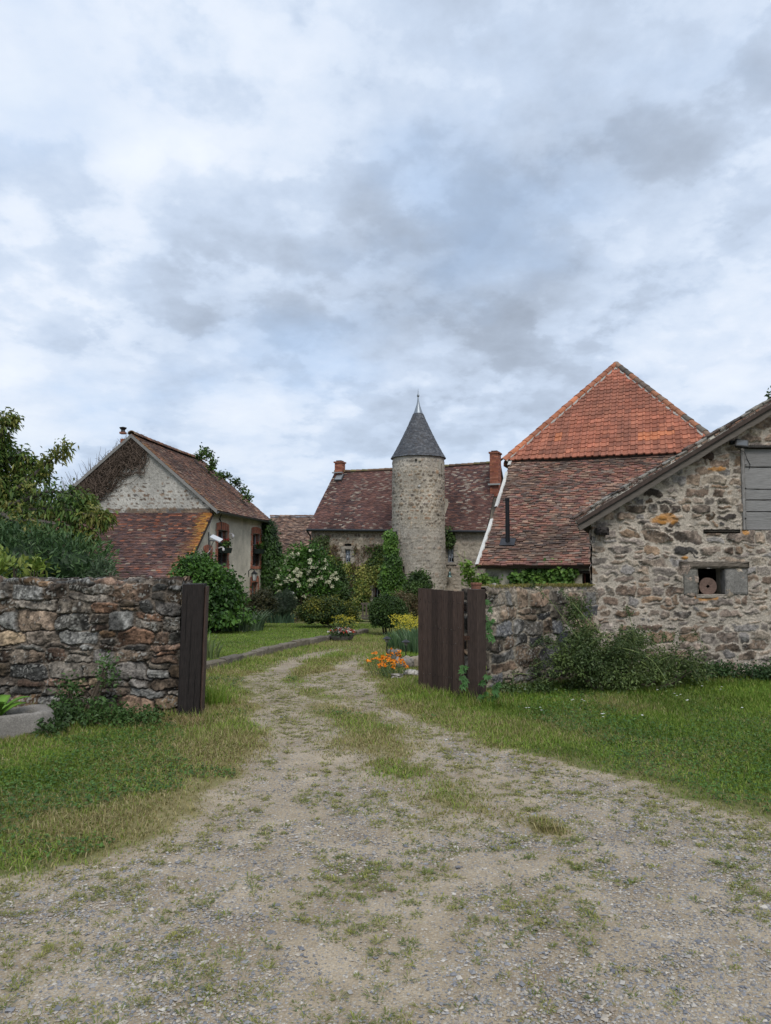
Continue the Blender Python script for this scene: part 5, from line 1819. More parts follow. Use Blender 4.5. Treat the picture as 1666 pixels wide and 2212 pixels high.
# chimney pipe of the house
cpos = at(266, 962, 28.5); mb = MB((.25, .10, .06))
k_ = 28.5 / F
mb.box(at(266, 962, 28.5) + A_([0, 0, -.3]), 9 * k_, 9 * k_, 1.1, (.26, .10, .06))
mb.box(at(266, 935.5, 28.5), 12 * k_, 12 * k_, .07, (.22, .10, .07))
mb.build('chimney', M_brick, house)
mb = MB((.03, .03, .032)); mb.lathe(at(266, 933, 28.5), [(0.0, 0), (5 * k_, 0), (4 * k_, .07), (4 * k_, .07), (7 * k_, .13), (8 * k_, .17), (2 * k_, .20), (0.0, .20)], 14)
mb.build('chimney_cowl', M_metal, house)

# satellite dish panel, cameras, lantern, flower boxes
pc_ = wall_px(450.4, 1167); pp = at(467.6, 1163, on_plane(458, 1163, cA + Wn * .45, Wn)[1])
dish = thing('satellite_antenna', 'flat white satellite antenna panel tilted on a grey arm at the house corner', 'antenna', HW(pc_[0], pc_[1], 0))
mb = MB((.10, .11, .12))
mb.tube([HW(pc_[0], pc_[1] + .28, .02), HW(pc_[0], pc_[1] - .45, .02)], .03, 6)
mb.tube([HW(pc_[0], pc_[1], .02), HW(pc_[0], pc_[1] - .02, .25), pp - A_([0, 0, .04])], .028, 6)
mb.tube([HW(pc_[0], pc_[1] + .28, .02), HW(pc_[0], pc_[1], .2)], .015, 5); mb.tube([HW(pc_[0], pc_[1] - .42, .02), HW(pc_[0], pc_[1], .2)], .015, 5)
mb.build('mount', M_metal, dish)
pa_, pb_ = at(459, 1158, pp[1]), at(480, 1168, pp[1])
px_ = (pb_ - pa_); plen = np.linalg.norm(px_) * 1.0; px_ /= np.linalg.norm(px_)
py_ = unit(A_([.12, .93, .32])); py_ = unit(py_ - px_ * (py_ @ px_)); pz_ = np.cross(px_, py_)
mb = MB((.5, .51, .53)); mb.box(pp, plen * 1.05, .30, .035, ax=(px_, py_, pz_)); mb.box(pp - pz_ * .025, plen * .8, .22, .02, (.6, .6, .62), ax=(px_, py_, pz_))
mb.build('panel', M_paint, dish)
mb = MB((.45, .45, .44)); r = random.Random(3)
pts = [wall_px(q[0], q[1]) for q in ((472, 1108), (458, 1112), (449, 1135), (450, 1165), (453, 1185), (447, 1194), (444, 1196))]
mb.tube([HW(a, b, .05 + .02 * r.random()) for a, b in pts], .011, 5); mb.build('cable', M_paint, dish)
for (px, py, lb_, sc) in ((494.5, 1158, 'white security camera right of the nearer tall window', 1), (473.5, 1187, 'white security camera beside the nearer flower box', .9)):
    q_ = wall_px(px, py); P0 = HW(q_[0], q_[1], .16)
    o = thing('security_camera', lb_, 'security camera', HW(q_[0], q_[1], 0), 'white cameras on the house wall')
    mb = MB((.65, .65, .66)); mb.lathe(P0 + A_([0, 0, -.09]), [(0, .03), (.035 * sc, .04), (.052 * sc, .07), (.052 * sc, .12), (.03 * sc, .145), (0, .15)], 12); mb.build('housing', M_paint, o)
    mb = MB((.6, .6, .6)); mb.tube([HW(q_[0], q_[1] + .05, -.02), HW(q_[0], q_[1] + .09, .08), P0 + A_([0, 0, .07])], .025, 7); mb.build('bracket', M_paint, o)
    mb = MB((.02, .02, .02)); mb.lathe(P0 + A_([0, 0, -.10]) - Wd * .03, [(0, 0), (.03, .005), (.03, .02), (0, .02)], 10); mb.build('lens', M_glass, o)


def lantern(q_, label):
    o = thing('wall_lantern', label, 'lantern', HW(q_[0], q_[1], 0))
    mb = MB((.015, .016, .018))
    P0 = HW(q_[0], q_[1], .26)
    mb.tube([HW(q_[0], q_[1] - .05, .0), HW(q_[0], q_[1] + .2, .02), HW(q_[0], q_[1] + .3, .12), HW(q_[0], q_[1] + .27, .24), P0 + A_([0, 0, .2])], .02, 6)
    mb.build('bracket', M_metal, o)
    mb = MB((.015, .016, .018)); mb.lathe(P0 + A_([0, 0, .10]), [(.0, .12), (.03, .10), (.14, 0), (.14, -.015), (0, -.015)], 6); mb.lathe(P0 + A_([0, 0, -.22]), [(0, 0), (.07, 0), (.085, .03), (0, .03)], 6)
    for k in range(6):
        a = 2 * pi * k / 6
        mb.tube([P0 + A_([.08 * cos(a), .08 * sin(a), -.2]), P0 + A_([.125 * cos(a), .125 * sin(a), .1])], .009, 4)
    mb.build('cage', M_metal, o)
    mb = MB((.45, .46, .45)); mb.lathe(P0 + A_([0, 0, -.2]), [(.065, 0), (.11, .29)], 6); mb.build('glass', M_glass, o)


lantern(wall_px(536.3, 1244), 'black wall lantern on the plaster above the low window')
PAL_GER = [(.45, .02, .03), (.55, .05, .07), (.4, .01, .02)]
for i, (px, py, lb_) in enumerate(((481.7, 1188, 'dark flower box of red geraniums on the nearer tall window'), (555.5, 1190, 'dark flower box of red geraniums on the farther tall window'))):
    q_ = wall_px(px, py)
    o = thing('flower_box', lb_, 'flower box', HW(q_[0], q_[1] - .12, .1), 'geranium boxes on the house windows')
    mb = MB((.02, .03, .028))
    a, b = q_[0] - .40, q_[0] + .40
    V = [HW(a + .03, q_[1] - .12, .0), HW(b - .03, q_[1] - .12, .0), HW(b - .03, q_[1] - .12, .20), HW(a + .03, q_[1] - .12, .20), HW(a, q_[1] + .08, -.02), HW(b, q_[1] + .08, -.02), HW(b, q_[1] + .08, .24), HW(a, q_[1] + .08, .24)]
    mb.hexa(V); mb.build('planter', M_paint, o)
    c = HW(q_[0], q_[1] + .16, .11)
    V, Fs, Cc = blob_leaves([(c, A_([.12, .38, .14]))], 420, .07, .06, G_MID, 5 + i, 8, .05, .7)
    mesh_np('foliage', V, [Fs], M_leaf, o, Cc)
    rs = np.random.RandomState(i); n = 90
    cl_ = c + rs.uniform(-1, 1, (7, 3)) * A_([.08, .34, .04]) + A_([0, 0, .18])
    P = cl_[rs.randint(0, 7, n)] + rs.normal(size=(n, 3)) * .028
    V, Fs, Cc = leaf_mesh(P, rs.normal(size=(n, 3)), unit(rs.normal(size=(n, 3))), np.full(n, .045), np.full(n, .04), A_(PAL_GER)[rs.randint(0, 3, n)])
    mesh_np('blossom', V, [Fs], M_leaf, o, Cc)

# ================================================================== CHATEAU
sa, ca = sin(radians(20)), cos(radians(20))
E_ = A_([ca, -sa, 0]); NB = A_([sa, ca, 0]); NF = -NB
cl = at(664, 1143.5, 38.0)
LC = 9.33; zCe = cl[2]
cr_ = cl + E_ * LC
zCr = at(1050, 1147, cr_[1])[2]
run = 3.5
ridL = cl + NB * run; zRL = at(718, 1017, ridL[1])[2] - .12
ridR = cr_ + NB * run; zRR = at(1080, 996, ridR[1])[2] - .12
gzc = float(base_z(38)) - .3
cast = thing('manor_house', 'old stone manor with steep dark red tiled roof behind the garden', 'house', (cl[0], cl[1], gzc))
cin = .20
cW = A_([cl[0], cl[1], 0]) + NB * cin
def cu_px(px, py):
    q_ = on_plane(px, py, cW, NF); return float((q_ - cW) @ E_), float(q_[2]) - gzc
def crect(x0, x1, y0, y1):
    a = cu_px(x0, (y0 + y1) / 2); b = cu_px(x1, (y0 + y1) / 2); c = cu_px((x0 + x1) / 2, y1); e = cu_px((x0 + x1) / 2, y0)
    return (a[0], b[0], c[1], e[1])
cw = [crect(745, 759.5, 1174.5, 1186.5), crect(745.5, 757.5, 1187.5, 1214), crect(806, 821, 1264, 1300), crect(967, 980.5, 1184, 1214.5)]
us = lines(.15, LC - .15, .045, [v for q in cw for v in q[:2]]); vs = lines(0, zCe - gzc, .045, [v for q in cw for v in q[2:]])
PAL_C = [(.20, .145, .10), (.27, .22, .17), (.14, .105, .08), (.33, .27, .20), (.22, .18, .145), (.38, .32, .25), (.24, .15, .10)]
Ug, Vg, h, col = stone_look(us, vs, 51, .24, .13, PAL_C, (.29, .25, .195), joint=.012, bev=.04, depth=.04, p=2.5, warp=.5, var=.7, mort_bias=.03, grain=1.0)
k = sstep(6.1, 6.6, Ug)[..., None] * .62
col = col * (1 - k) + A_([.40, .355, .30]) * (1 + .6 * (fbm(Ug * 5, Vg * 5, s=3, o=4) - .5))[..., None] * k
def ctop(u): return zCe + (zCr - zCe) * u / LC - gzc + .05
wall_grid('wall', M_farstone, cast, (cW[0], cW[1], gzc), E_, NF, us, vs, h, col, cw, ctop)
# right gable
gwid = 2 * (run - cin)
us = lines(0, gwid, .06, [run - cin]); vs = lines(0, zRR - gzc, .06)
Ug, Vg, h, col = stone_look(us, vs, 52, .24, .13, [q for q in PAL_C], (.31, .27, .22), joint=.02, bev=.04, depth=.02, p=2.5, warp=.5, mort_bias=.05)
def cgt(u):
    uu = u + cin
    return np.where(uu < run, zCr + (zRR - zCr) * uu / run, zCr + (zRR - zCr) * (2 * run - uu) / run) - gzc + .02
g0 = cW + E_ * (LC - .15)
wall_grid('gable_wall', M_farstone, cast, (g0[0], g0[1], gzc), NB, E_, us, vs, h, col * .9, (), cgt)
g1 = cW + E_ * .15
wall_grid('gable_wall', M_farstone, cast, (g1[0], g1[1], gzc), NB, -E_, us, vs, h, col * .9, (), lambda u: cgt(u) - (zRR - zRL) * 0.9)
g2 = cW + NB * gwid
us = lines(0, LC, .6); vs = lines(0, zCe - gzc, .6); z0 = np.zeros((len(vs), len(us)))
wall_grid('rear_wall', M_farstone, cast, (g2[0], g2[1], gzc), E_, NB, us, vs, z0, np.tile(A_([.3, .27, .22]), z0.shape + (1,)))
# roof: the ridge climbs a little, so the two slopes are ruled by hand
def mod_c(c, u, v, rs):
    n = len(u)
    pale = rs.rand(n) < np.clip((fbm(u * 1.0, v * .55, s=5, o=4) - .50) * 1.3, 0.05, .30)
    c = np.where(pale[:, None], A_([(.30, .25, .20), (.24, .20, .17), (.20, .15, .12)])[rs.randint(0, 3, n)] * rs.uniform(.8, 1.15, n)[:, None], c)
    band = sstep(.5, .62, fbm(u * .5 + 4, v * .25, s=71, o=2))[:, None] * .35
    return c * (1 - band) + A_([.14, .068, .055]) * band
sv = ridL - cl; sv[2] = zRL - zCe
sLc = np.linalg.norm(sv); vC = sv / sLc
extra = (zRR - zRL) - (zCr - zCe)
def zof_c(u, v): return extra * (u / LC) * (v / sLc)
def sag_c(u, v): return - .05 * np.sin(np.clip(u / LC, 0, 1) * pi) * np.clip(v / sLc, 0, 1) + .02 * (vn(u * .9, v * .9, s=1) - .5)
E_t = E_ * LC + A_([0, 0, zCr - zCe]); E_t /= np.linalg.norm(E_t)
PAL_CR = [(.085, .046, .042), (.105, .055, .048), (.068, .042, .042), (.13, .066, .053), (.095, .06, .054), (.16, .08, .062)]
tile_roof('roof', M_tile, cast, A_([cl[0], cl[1], zCe + .05]) - vC * .1, E_t, vC, lambda v: 0, lambda v: LC + .05, sLc + .12, .17, .085, .022, pal_fn(PAL_CR, None, .5, 9, mod_c), 21, sag_c, zoff=zof_c)
cb_ = A_([cl[0], cl[1], zCe + .05]) + NB * 2 * run; vC2 = A_([vC[0] - 2 * (vC @ NB) * NB[0], vC[1] - 2 * (vC @ NB) * NB[1], vC[2]])
tile_roof('roof', M_tile, cast, cb_ - vC2 * .1, E_t, vC2, lambda v: 0, lambda v: LC + .05, sLc + .12, .19, .21, .022, pal_fn(PAL_CR, None, .5, 9, mod_c), 22, sag_c, zoff=zof_c)
mb = MB(); rA = A_([ridL[0], ridL[1], zRL + .07]); rB = A_([ridR[0], ridR[1], zRR + .07])
caps(mb, rA, rB, .12, .33, [(.13, .085, .055), (.10, .07, .05), (.17, .11, .07), (.15, .13, .06)], 6, sag=.05)
mb.build('ridge_tiles', M_tile, cast)
mb = MB((.04, .045, .05))
mb.tube([A_([cl[0], cl[1], zCe - .03]) + NF * .08, A_([cr_[0], cr_[1], zCr - .03]) + NF * .08], .06, 8)
mb.build('gutter', M_metal, cast)
mb = MB((.035, .03, .03)); q_ = cW + E_ * .12 + NF * .08
mb.tube([A_([cl[0], cl[1], zCe - .05]) + NF * .08, A_([q_[0], q_[1], zCe - .35]), A_([q_[0], q_[1], gzc])], .045, 7); mb.build('downpipe', M_metal, cast)


def brick_stack(parent, c, w, d, z0, z1, seed, ax, cap=True):
    r = random.Random(seed); mb = MB(); X, Y, Z = ax; X, Y = A_(X), A_(Y)
    mb.box(A_([c[0], c[1], (z0 + z1) / 2]), w - .02, d - .02, z1 - z0, (.25, .2, .17), ax=ax)
    z = z0; i = 0; bh = .075
    while z < z1 - .01:
        for (face, fw, n0, t0) in ((-1, w, Y, X), (1, w, Y, X), (-1, d, X, Y), (1, d, X, Y)):
            half = (d if n0 is Y else w) / 2
            nb = max(2, int(round(fw / .22))); off = .5 if i % 2 else 0
            for k in range(-1, nb + 1):
                a = (k + off) / nb * fw; b = (k + 1 + off) / nb * fw
                a, b = max(a, 0), min(b, fw)
                if b - a < .03: continue
                mb.box(A_([c[0], c[1], z + bh / 2]) + t0 * ((a + b) / 2 - fw / 2) + n0 * face * (half + .0 - .02), (b - a - .01) if t0 is X else .05, .05 if t0 is X else (b - a - .01), bh - .01, A_(r.choice(BR)) * r.uniform(.6, 1.05), ax=ax)
        z += bh; i += 1
    if cap:
        mb.box(A_([c[0], c[1], z1 + .04]), w + .10, d + .10, .08, (.22, .09, .06), ax=ax)
        mb.box(A_([c[0], c[1], z1 + .11]), w - .12, d - .12, .07, (.03, .025, .025), ax=ax)
    return mb.build('chimney', M_brick, parent)


axC = (E_, NB, A_([0, 0, 1.]))
q_ = rA + E_ * .36 + NF * .15
ch1 = brick_stack(cast, q_, .42, .5, zRL - .5, at(731, 999, q_[1])[2] - .05, 3, axC)
mb = MB((.33, .33, .32)); mb.box(A_([q_[0], q_[1], zRL - .05]) + NF * .33, .6, .18, .06, ax=axC); mb.build('flashing', M_metal, ch1)
D2 = ridR[1] - 1.3
cq = at(1071, 1048, D2)
ch2 = brick_stack(cast, cq, .42, .75, cq[2] - .6, at(1071, 977, D2)[2] - .1, 4, axC)
mb = MB((.36, .36, .34)); mb.box(A_([cq[0], cq[1], cq[2] - .0]) + NF * .42, .58, .18, .08, ax=axC); mb.build('flashing', M_metal, ch2)
# skylight
def on_croof(px, py):
    nrm = np.cross(E_t, vC); return on_plane(px, py, A_([cl[0], cl[1], zCe + .08]), nrm)
q_ = on_croof(734, 1033); nC = np.cross(E_t, vC); nC = nC if nC[2] > 0 else -nC
mb = MB((.10, .105, .11)); mb.box(q_ + nC * .06, .44, .58, .10, ax=(E_t, vC, nC)); skl = mb.build('skylight', M_metal, cast)
mb = MB((.20, .21, .22)); mb.box(q_ + nC * .115, .36, .50, .012, ax=(E_t, vC, nC)); mb.build('pane', M_glass, skl)
OC = A_([cW[0], cW[1], gzc])
def CW(u, v, k=0.0): return OC + E_ * u + A_([0, 0, v]) + NF * k


def castle_window(r4, frame_col, curtain, seed, name='window', surround=True, mull=True, rows=3):
    u0_, u1_, v0_, v1_ = r4
    mb = MB(frame_col); k = -.14; fr = .04
    def bx(mb, a, b, c, d, kk, th=.05, col=None): mb.box(CW((a + b) / 2, (c + d) / 2, kk), b - a, th, d - c, col, ax=axC)
    for (a, b, c, d) in ((u0_, u0_ + fr, v0_, v1_), (u1_ - fr, u1_, v0_, v1_), (u0_ + fr, u1_ - fr, v0_, v0_ + fr), (u0_ + fr, u1_ - fr, v1_ - fr, v1_)): bx(mb, a, b, c, d, k)
    um = (u0_ + u1_) / 2
    if mull: bx(mb, um - .02, um + .02, v0_ + fr, v1_ - fr, k)
    for j in range(1, rows):
        v = v0_ + (v1_ - v0_) * j / rows
        if mull:
            bx(mb, u0_ + fr, um - .02, v - .012, v + .012, k, .03); bx(mb, um + .02, u1_ - fr, v - .012, v + .012, k, .03)
    w = mb.build(name, M_paint, cast)
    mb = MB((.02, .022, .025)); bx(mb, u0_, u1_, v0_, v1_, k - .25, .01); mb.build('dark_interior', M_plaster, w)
    if curtain:
        mb = MB((.78, .80, .84)); n = 14; V = []; fs = []
        for j in range(n + 1):
            f = j / n; x = u0_ + fr + (u1_ - u0_ - 2 * fr) * f
            lowv = v0_ + (v1_ - v0_) * (.10 + .22 * abs(sin(f * pi * 2)))
            zz = .02 * sin(f * 30)
            V += [CW(x, lowv, k - .035 + zz * .5), CW(x, v1_ - .02, k - .035 + zz * .5)]
        fs = [(2 * j, 2 * j + 2, 2 * j + 3, 2 * j + 1) for j in range(n)]
        mb.add(V, fs); mb.build('curtain', M_plaster, w)
    if surround:
        rr_ = random.Random(seed)
        ms = MB((.33, .30, .255)); 
        for (ua, ub) in ((u0_ - .22, u0_), (u1_, u1_ + .2)):
            v = v0_ - .05
            while v < v1_ + .02:
                hh_ = rr_.uniform(.25, .4); e = min(v + hh_, v1_ + .05); ex = rr_.uniform(-.04, .06)
                a, b = (ua - ex, ub) if ua < u0_ else (ua, ub + ex)
                rough_block(ms, CW((a + b) / 2, (v + e) / 2, -.06), b - a, .20, e - v - .012, A_((.33, .30, .255)) * rr_.uniform(.8, 1.1), rr_.randrange(999), amp=.006, ax=(E_, NB, A_([0, 0, 1.]))); v = e
        rough_block(ms, CW(um, v1_ + .10, -.06), u1_ - u0_ + .44, .20, .17, (.30, .27, .23), 5, amp=.008, ax=(E_, NB, A_([0, 0, 1.])))
        rough_block(ms, CW(um, v0_ - .07, -.05), u1_ - u0_ + .3, .24, .12, (.33, .30, .26), 6, amp=.006, ax=(E_, NB, A_([0, 0, 1.])))
        ms.build('stone_surround', M_farstone, w)
    return w


castle_window(cw[1], (.20, .23, .27), True, 1)
castle_window(cw[0], (.03, .03, .03), False, 2, 'open_casement', False, False, 1)
castle_window(cw[2], (.18, .19, .21), False, 3, 'garden_door', True, True, 1)
castle_window(cw[3], (.25, .28, .33), True, 4)

# ---- stair tower
TD = 34.6
tb = at(904.5, 1200, TD); tc_ = A_([tb[0], tb[1], 0])
R_top = 55.5 / F * (TD - .0) ; R_bot = 59.5 / F * TD
zt = at(904, 986, TD)[2]; gzt = float(base_z(TD)) - .3
tower = thing('stair_tower', 'round stone stair tower with pointed slate roof in front of the manor', 'tower', (tc_[0], tc_[1], gzt))
Ht = zt - gzt
us = lines(0, 2 * pi, .033); us = np.linspace(0, 2 * pi, 210); vs = lines(0, Ht, .036)
Ug, Vg, h, col = stone_look(us * R_top, vs, 71, .17, .095, [(.25, .195, .14), (.18, .145, .11), (.31, .25, .18), (.20, .17, .145), (.36, .30, .23), (.14, .115, .095), (.27, .18, .12)], (.37, .33, .27), joint=.010, bev=.028, depth=.034,
                            p=2.4, warp=.5, var=.7, mort_bias=.03, grain=1.0, slant=.2)
zrel = Vg / Ht
ren = sstep(.62, .52, zrel + .12 * (fbm(Ug * .8, Vg * .8, s=4, o=3) - .5)) * .45 + sstep(.90, .97, zrel) * .5
col = col * (1 - ren)[..., None] + A_([.33, .31, .28])[None, None] * (1 + 1.1 * (fbm(Ug * 6, Vg * 6, s=14, o=4) - .5))[..., None] * ren[..., None]
h = h * (1 - .5 * ren)
ang = np.meshgrid(us, vs)[0]
rad = R_bot + (R_top - R_bot) * zrel + h + .012 * np.sin(zrel * 9)
P = np.stack([tc_[0] + rad * np.sin(ang), tc_[1] + rad * np.cos(ang), gzt + Vg], -1)
# openings: faces left out where the slits are
def tw_ang(px, py):
    # front surface hit
    d = ray(px, py); o = A_([0, 0, EYE]); R_ = (R_top + R_bot) / 2
    ox, oy = o[0] - tc_[0], o[1] - tc_[1]
    a = d[0] ** 2 + d[1] ** 2; b = 2 * (ox * d[0] + oy * d[1]); c = ox ** 2 + oy ** 2 - R_ ** 2
    t = (-b - math.sqrt(max(b * b - 4 * a * c, 0))) / (2 * a)
    q = o + d * t
    return math.atan2(q[0] - tc_[0], q[1] - tc_[1]) % (2 * pi), q[2] - gzt, q
keep = np.ones((len(vs) - 1, len(us) - 1), bool)
slits = [(852.5, 861, 1148, 1164), (897, 901, 993 + 0, 996), (869.5, 876, 1223, 1238), (950.5, 953, 1003, 1023)]
slits = [slits[0], slits[2], slits[3]]
ca_ = .5 * (us[1:] + us[:-1]); cvv = .5 * (vs[1:] + vs[:-1]); CA, CV = np.meshgrid(ca_, cvv)
info = []
for s4 in slits:
    a1, z1, _ = tw_ang(s4[0], s4[3]); a2, z2, _ = tw_ang(s4[1], s4[2])
    lo, hi = min(a1, a2), max(a1, a2)
    keep &= ~((CA > lo) & (CA < hi) & (CV > z1) & (CV < z2)); info.append((lo, hi, z1, z2))
mesh_np('wall', P.reshape(-1, 3), [grid_faces(len(us), len(vs), keep)[:, ::-1]], M_farstone, tower, col.reshape(-1, 3), True)
for (lo, hi, z1, z2) in info:
    am = (lo + hi) / 2; rd = A_([sin(am), cos(am), 0]); tg = A_([cos(am), -sin(am), 0]); w_ = (hi - lo) * R_top
    ms = MB((.34, .31, .26))
    for sg in (-1, 1):
        rough_block(ms, A_([tc_[0], tc_[1], gzt + (z1 + z2) / 2]) + rd * (R_top - .0) + tg * sg * (w_ / 2 + .05), .11, .22, z2 - z1 + .1, (.34, .31, .26), 4, amp=.004, ax=(tg, -rd, A_([0, 0, 1.])))
    rough_block(ms, A_([tc_[0], tc_[1], gzt + z2 + .06]) + rd * (R_top - .01), w_ + .22, .22, .12, (.34, .31, .26), 4, amp=.004, ax=(tg, -rd, A_([0, 0, 1.])))
    ws = ms.build('slit_window', M_farstone, tower)
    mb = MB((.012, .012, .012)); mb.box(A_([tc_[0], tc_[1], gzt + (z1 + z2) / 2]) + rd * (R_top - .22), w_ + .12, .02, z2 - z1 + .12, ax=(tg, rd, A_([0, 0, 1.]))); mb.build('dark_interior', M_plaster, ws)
mb = MB(); q_ = tw_ang(870, 1057)[2]
mb = None
for (px, py, c) in ((907.5, 994, (.42, .38, .3)), (899, 993, (.06, .05, .04)), (906, 1049.5, (.6, .6, .58))):
    mb = MB()
    q_ = tw_ang(px, py)[2]; rough_block(mb, q_, .10, .12, .08, c, 7, amp=.004); mb.build('odd_stone', M_farstone, tower)

# slate cone with bell-cast foot
zc0 = at(905, 990, TD)[2] - .02; ztip = at(905, 893, TD)[2]; Rc = 58.0 / F * TD + .03
prof_h = ztip - zc0; rt = 10.0 / F * TD
def cone_r(f): return Rc + (rt - Rc) * (f ** .93) - .02 * sin(f * pi)
rows = 34; V = []; F4 = []; Cc = []; n = 0; rs = np.random.RandomState(6)
for i in range(rows):
    f0, f1 = i / rows, min((i + 1.3) / rows, 1)
    r0, r1 = cone_r(f0), cone_r(f1)
    m = max(12, int(2 * pi * r0 / .13))
    a = (np.arange(m) + (.5 if i % 2 else 0)) / m * 2 * pi; wd = 2 * pi / m * .475
    z0 = zc0 + prof_h * f0 + rs.uniform(-.008, .008, m); z1 = zc0 + prof_h * f1
    th_ = rs.uniform(.010, .022, m)
    def PP(an, rr, z): return np.stack([tc_[0] + rr * np.sin(an), tc_[1] + rr * np.cos(an), z * np.ones(m)], 1)
    blk = np.stack([PP(a - wd, r0 + .002, z0 + .01), PP(a - wd * .6, r0 + th_, z0 - .012), PP(a + wd * .6, r0 + th_, z0 - .012), PP(a + wd, r0 + .002, z0 + .01),
                    PP(a - wd, r0 + th_, z0 + .012), PP(a + wd, r0 + th_, z0 + .012), PP(a + wd, r1 + .003, z1), PP(a - wd, r1 + .003, z1),
                    PP(a - wd * .6, r0 - .005, z0 - .012), PP(a + wd * .6, r0 - .005, z0 - .012)], 1)
    V.append(blk.reshape(-1, 3)); b_ = (n + np.arange(m) * 10)[:, None]
    for q in ((4, 1, 2, 5), (4, 5, 6, 7), (8, 9, 2, 1), (0, 8, 1, 4), (5, 2, 9, 3)): F4.append(b_ + A_(q)[None])
    cc = A_([(.085, .09, .10), (.065, .07, .08), (.11, .115, .125), (.075, .075, .08)])[rs.randint(0, 4, m)] * rs.uniform(.85, 1.15, m)[:, None]
    Cc.append(np.repeat(cc, 10, 0)); n += m * 10
    # solid ring beneath
mesh_np('slate_roof', np.concatenate(V), [np.concatenate(F4)], M_slate, tower, np.concatenate(Cc))
mb = MB((.05, .05, .055)); mb.lathe(tc_, [(R_top - .15, zc0 - .03), (Rc + .015, zc0 - .01)] + [(cone_r(k / 20) - .012, zc0 + prof_h * k / 20) for k in range(21)], 48, (.05, .052, .058)); mb.build('roof_boarding', M_slate, tower)
mb = MB((.24, .27, .30))
zz = lambda py: at(905, py, TD)[2]; pxr = lambda w: w / F * TD
mb.lathe(tc_, [(rt + .045, ztip - .12), (rt + .03, ztip - .08), (pxr(7), zz(884)), (pxr(3.6), zz(874)), (pxr(2.0), zz(866)), (pxr(1.5), zz(858.5)), (pxr(1.2), zz(857.6)), (pxr(2.4), zz(856.8)), (pxr(2.9), zz(854.5)), (pxr(2.2), zz(852)), (pxr(1.1), zz(851)), (pxr(.8), zz(848)), (.004, zz(839))], 20)
mb.build('lead_finial', M_metal, tower, True)
# little tiled pentice on the tower flank
pw = at(966, 1081, TD + .3); mb = MB()
tile_roof('pentice_roof', M_tile, tower, pw + A_([-.35, -.45, -.02]), A_([0.25, 1, 0]), A_([-1, .2, .75]), lambda v: 0, lambda v: 1.0, .62, .16, .10, .02, pal_fn(PAL_CR, None, .5, 3), 4, slab=.03)
mb = MB((.32, .29, .24)); 
V = [tc_ + A_([R_top * .75, -.35, pw[2] - 1.6 - 0]), tc_ + A_([R_top + .18, -.28, pw[2] - .25]), tc_ + A_([R_top + .18, .5, pw[2] - .25]), tc_ + A_([R_top * .75, .5, pw[2] - 1.6])]
V += [tc_ + A_([R_top * .75, -.35, pw[2] + .12]), tc_ + A_([R_top + .16, -.28, pw[2] + .02]), tc_ + A_([R_top + .16, .5, pw[2] + .02]), tc_ + A_([R_top * .75, .5, pw[2] + .12])]
mb.hexa(V); mb.build('pentice_wall', M_farstone, tower)
# bell
bq = CW(*cu_px(975, 1240), .28)
bell = thing('bell', 'small weathered bell hung on a bracket right of the tower', 'bell', bq)
mb = MB((.10, .16, .16)); mb.lathe(bq, [(.0, .13), (.04, .125), (.07, .06), (.085, -.06), (.13, -.14), (.0, -.12)], 14); mb.build('bell_body', M_metal, bell)
mb = MB((.04, .04, .04)); mb.tube([bq + NB * .3 + A_([0, 0, .26]), bq + A_([0, 0, .24]), bq + A_([0, 0, .12])], .02, 6); mb.build('bracket', M_metal, bell)

# ---- far tiled barn between the house and the manor
FD = 43.0
fa = at(560, 1213, FD); fb_ = at(700, 1211, FD); ft = at(560, 1117, FD + 4.0)
fbn = thing('far_barn', 'low barn with wavering brown tiled roof between the house and the manor', 'barn', (fa[0], fa[1], float(base_z(FD))))
Lf = fb_[0] - fa[0]; vf = A_([0, ft[1] - fa[1], ft[2] - fa[2]]); Lvf = np.linalg.norm(vf); vf /= Lvf
PAL_F = [(.15, .088, .063), (.21, .135, .10), (.10, .066, .053), (.29, .20, .15), (.085, .06, .05), (.17, .115, .092)]
tile_roof('roof', M_tile, fbn, A_([fa[0], fa[1], fa[2]]), A_([1., 0, 0]), vf, lambda v: 0, lambda v: Lf, Lvf, .19, .115, .03, pal_fn(PAL_F, None, .6, 31), 33,
          lambda u, v: .14 * (fbm(u * .9, v * .5, s=12, o=3) - .5), jit=1.8)
mb = MB(); caps(mb, fa + vf * Lvf + A_([0, 0, .06]), fa + vf * Lvf + A_([Lf, 0, .06]), .12, .3, PAL_F, 8); mb.build('ridge_tiles', M_tile, fbn)
zb = float(base_z(FD)) - .3
us = lines(0, Lf, .08); vs = lines(0, fa[2] - zb, .08)
_, _, h_, c_ = stone_look(us, vs, 7, .3, .16, [(.30, .25, .16), (.26, .21, .15)], (.36, .31, .20), mort_bias=.05)
wall_grid('wall', M_farstone, fbn, (fa[0], fa[1] + .25, zb), (1, 0, 0), (0, -1, 0), us, vs, h_, c_)
bkp = fa + vf * Lvf
vf2 = A_([0, -vf[1], vf[2]])
tile_roof('roof', M_tile, fbn, A_([fa[0], bkp[1] + (bkp[1] - fa[1]), fa[2]]), A_([1., 0, 0]), vf2, lambda v: 0, lambda v: Lf, Lvf, .19, .23, .03, pal_fn(PAL_F, None, .6, 31), 34)
for x_ in (fa[0] + .02, fa[0] + Lf - .02):
    mb = MB((.3, .26, .2)); mb.add([A_([x_, fa[1] + .25, zb]), A_([x_, 2 * bkp[1] - fa[1] - .25, zb]), A_([x_, 2 * bkp[1] - fa[1] - .25, fa[2]]), A_([x_, bkp[1], bkp[2] - .1]), A_([x_, fa[1] + .25, fa[2]])], [(0, 1, 2, 3, 4)]); mb.build('gable_wall', M_farstone, fbn)

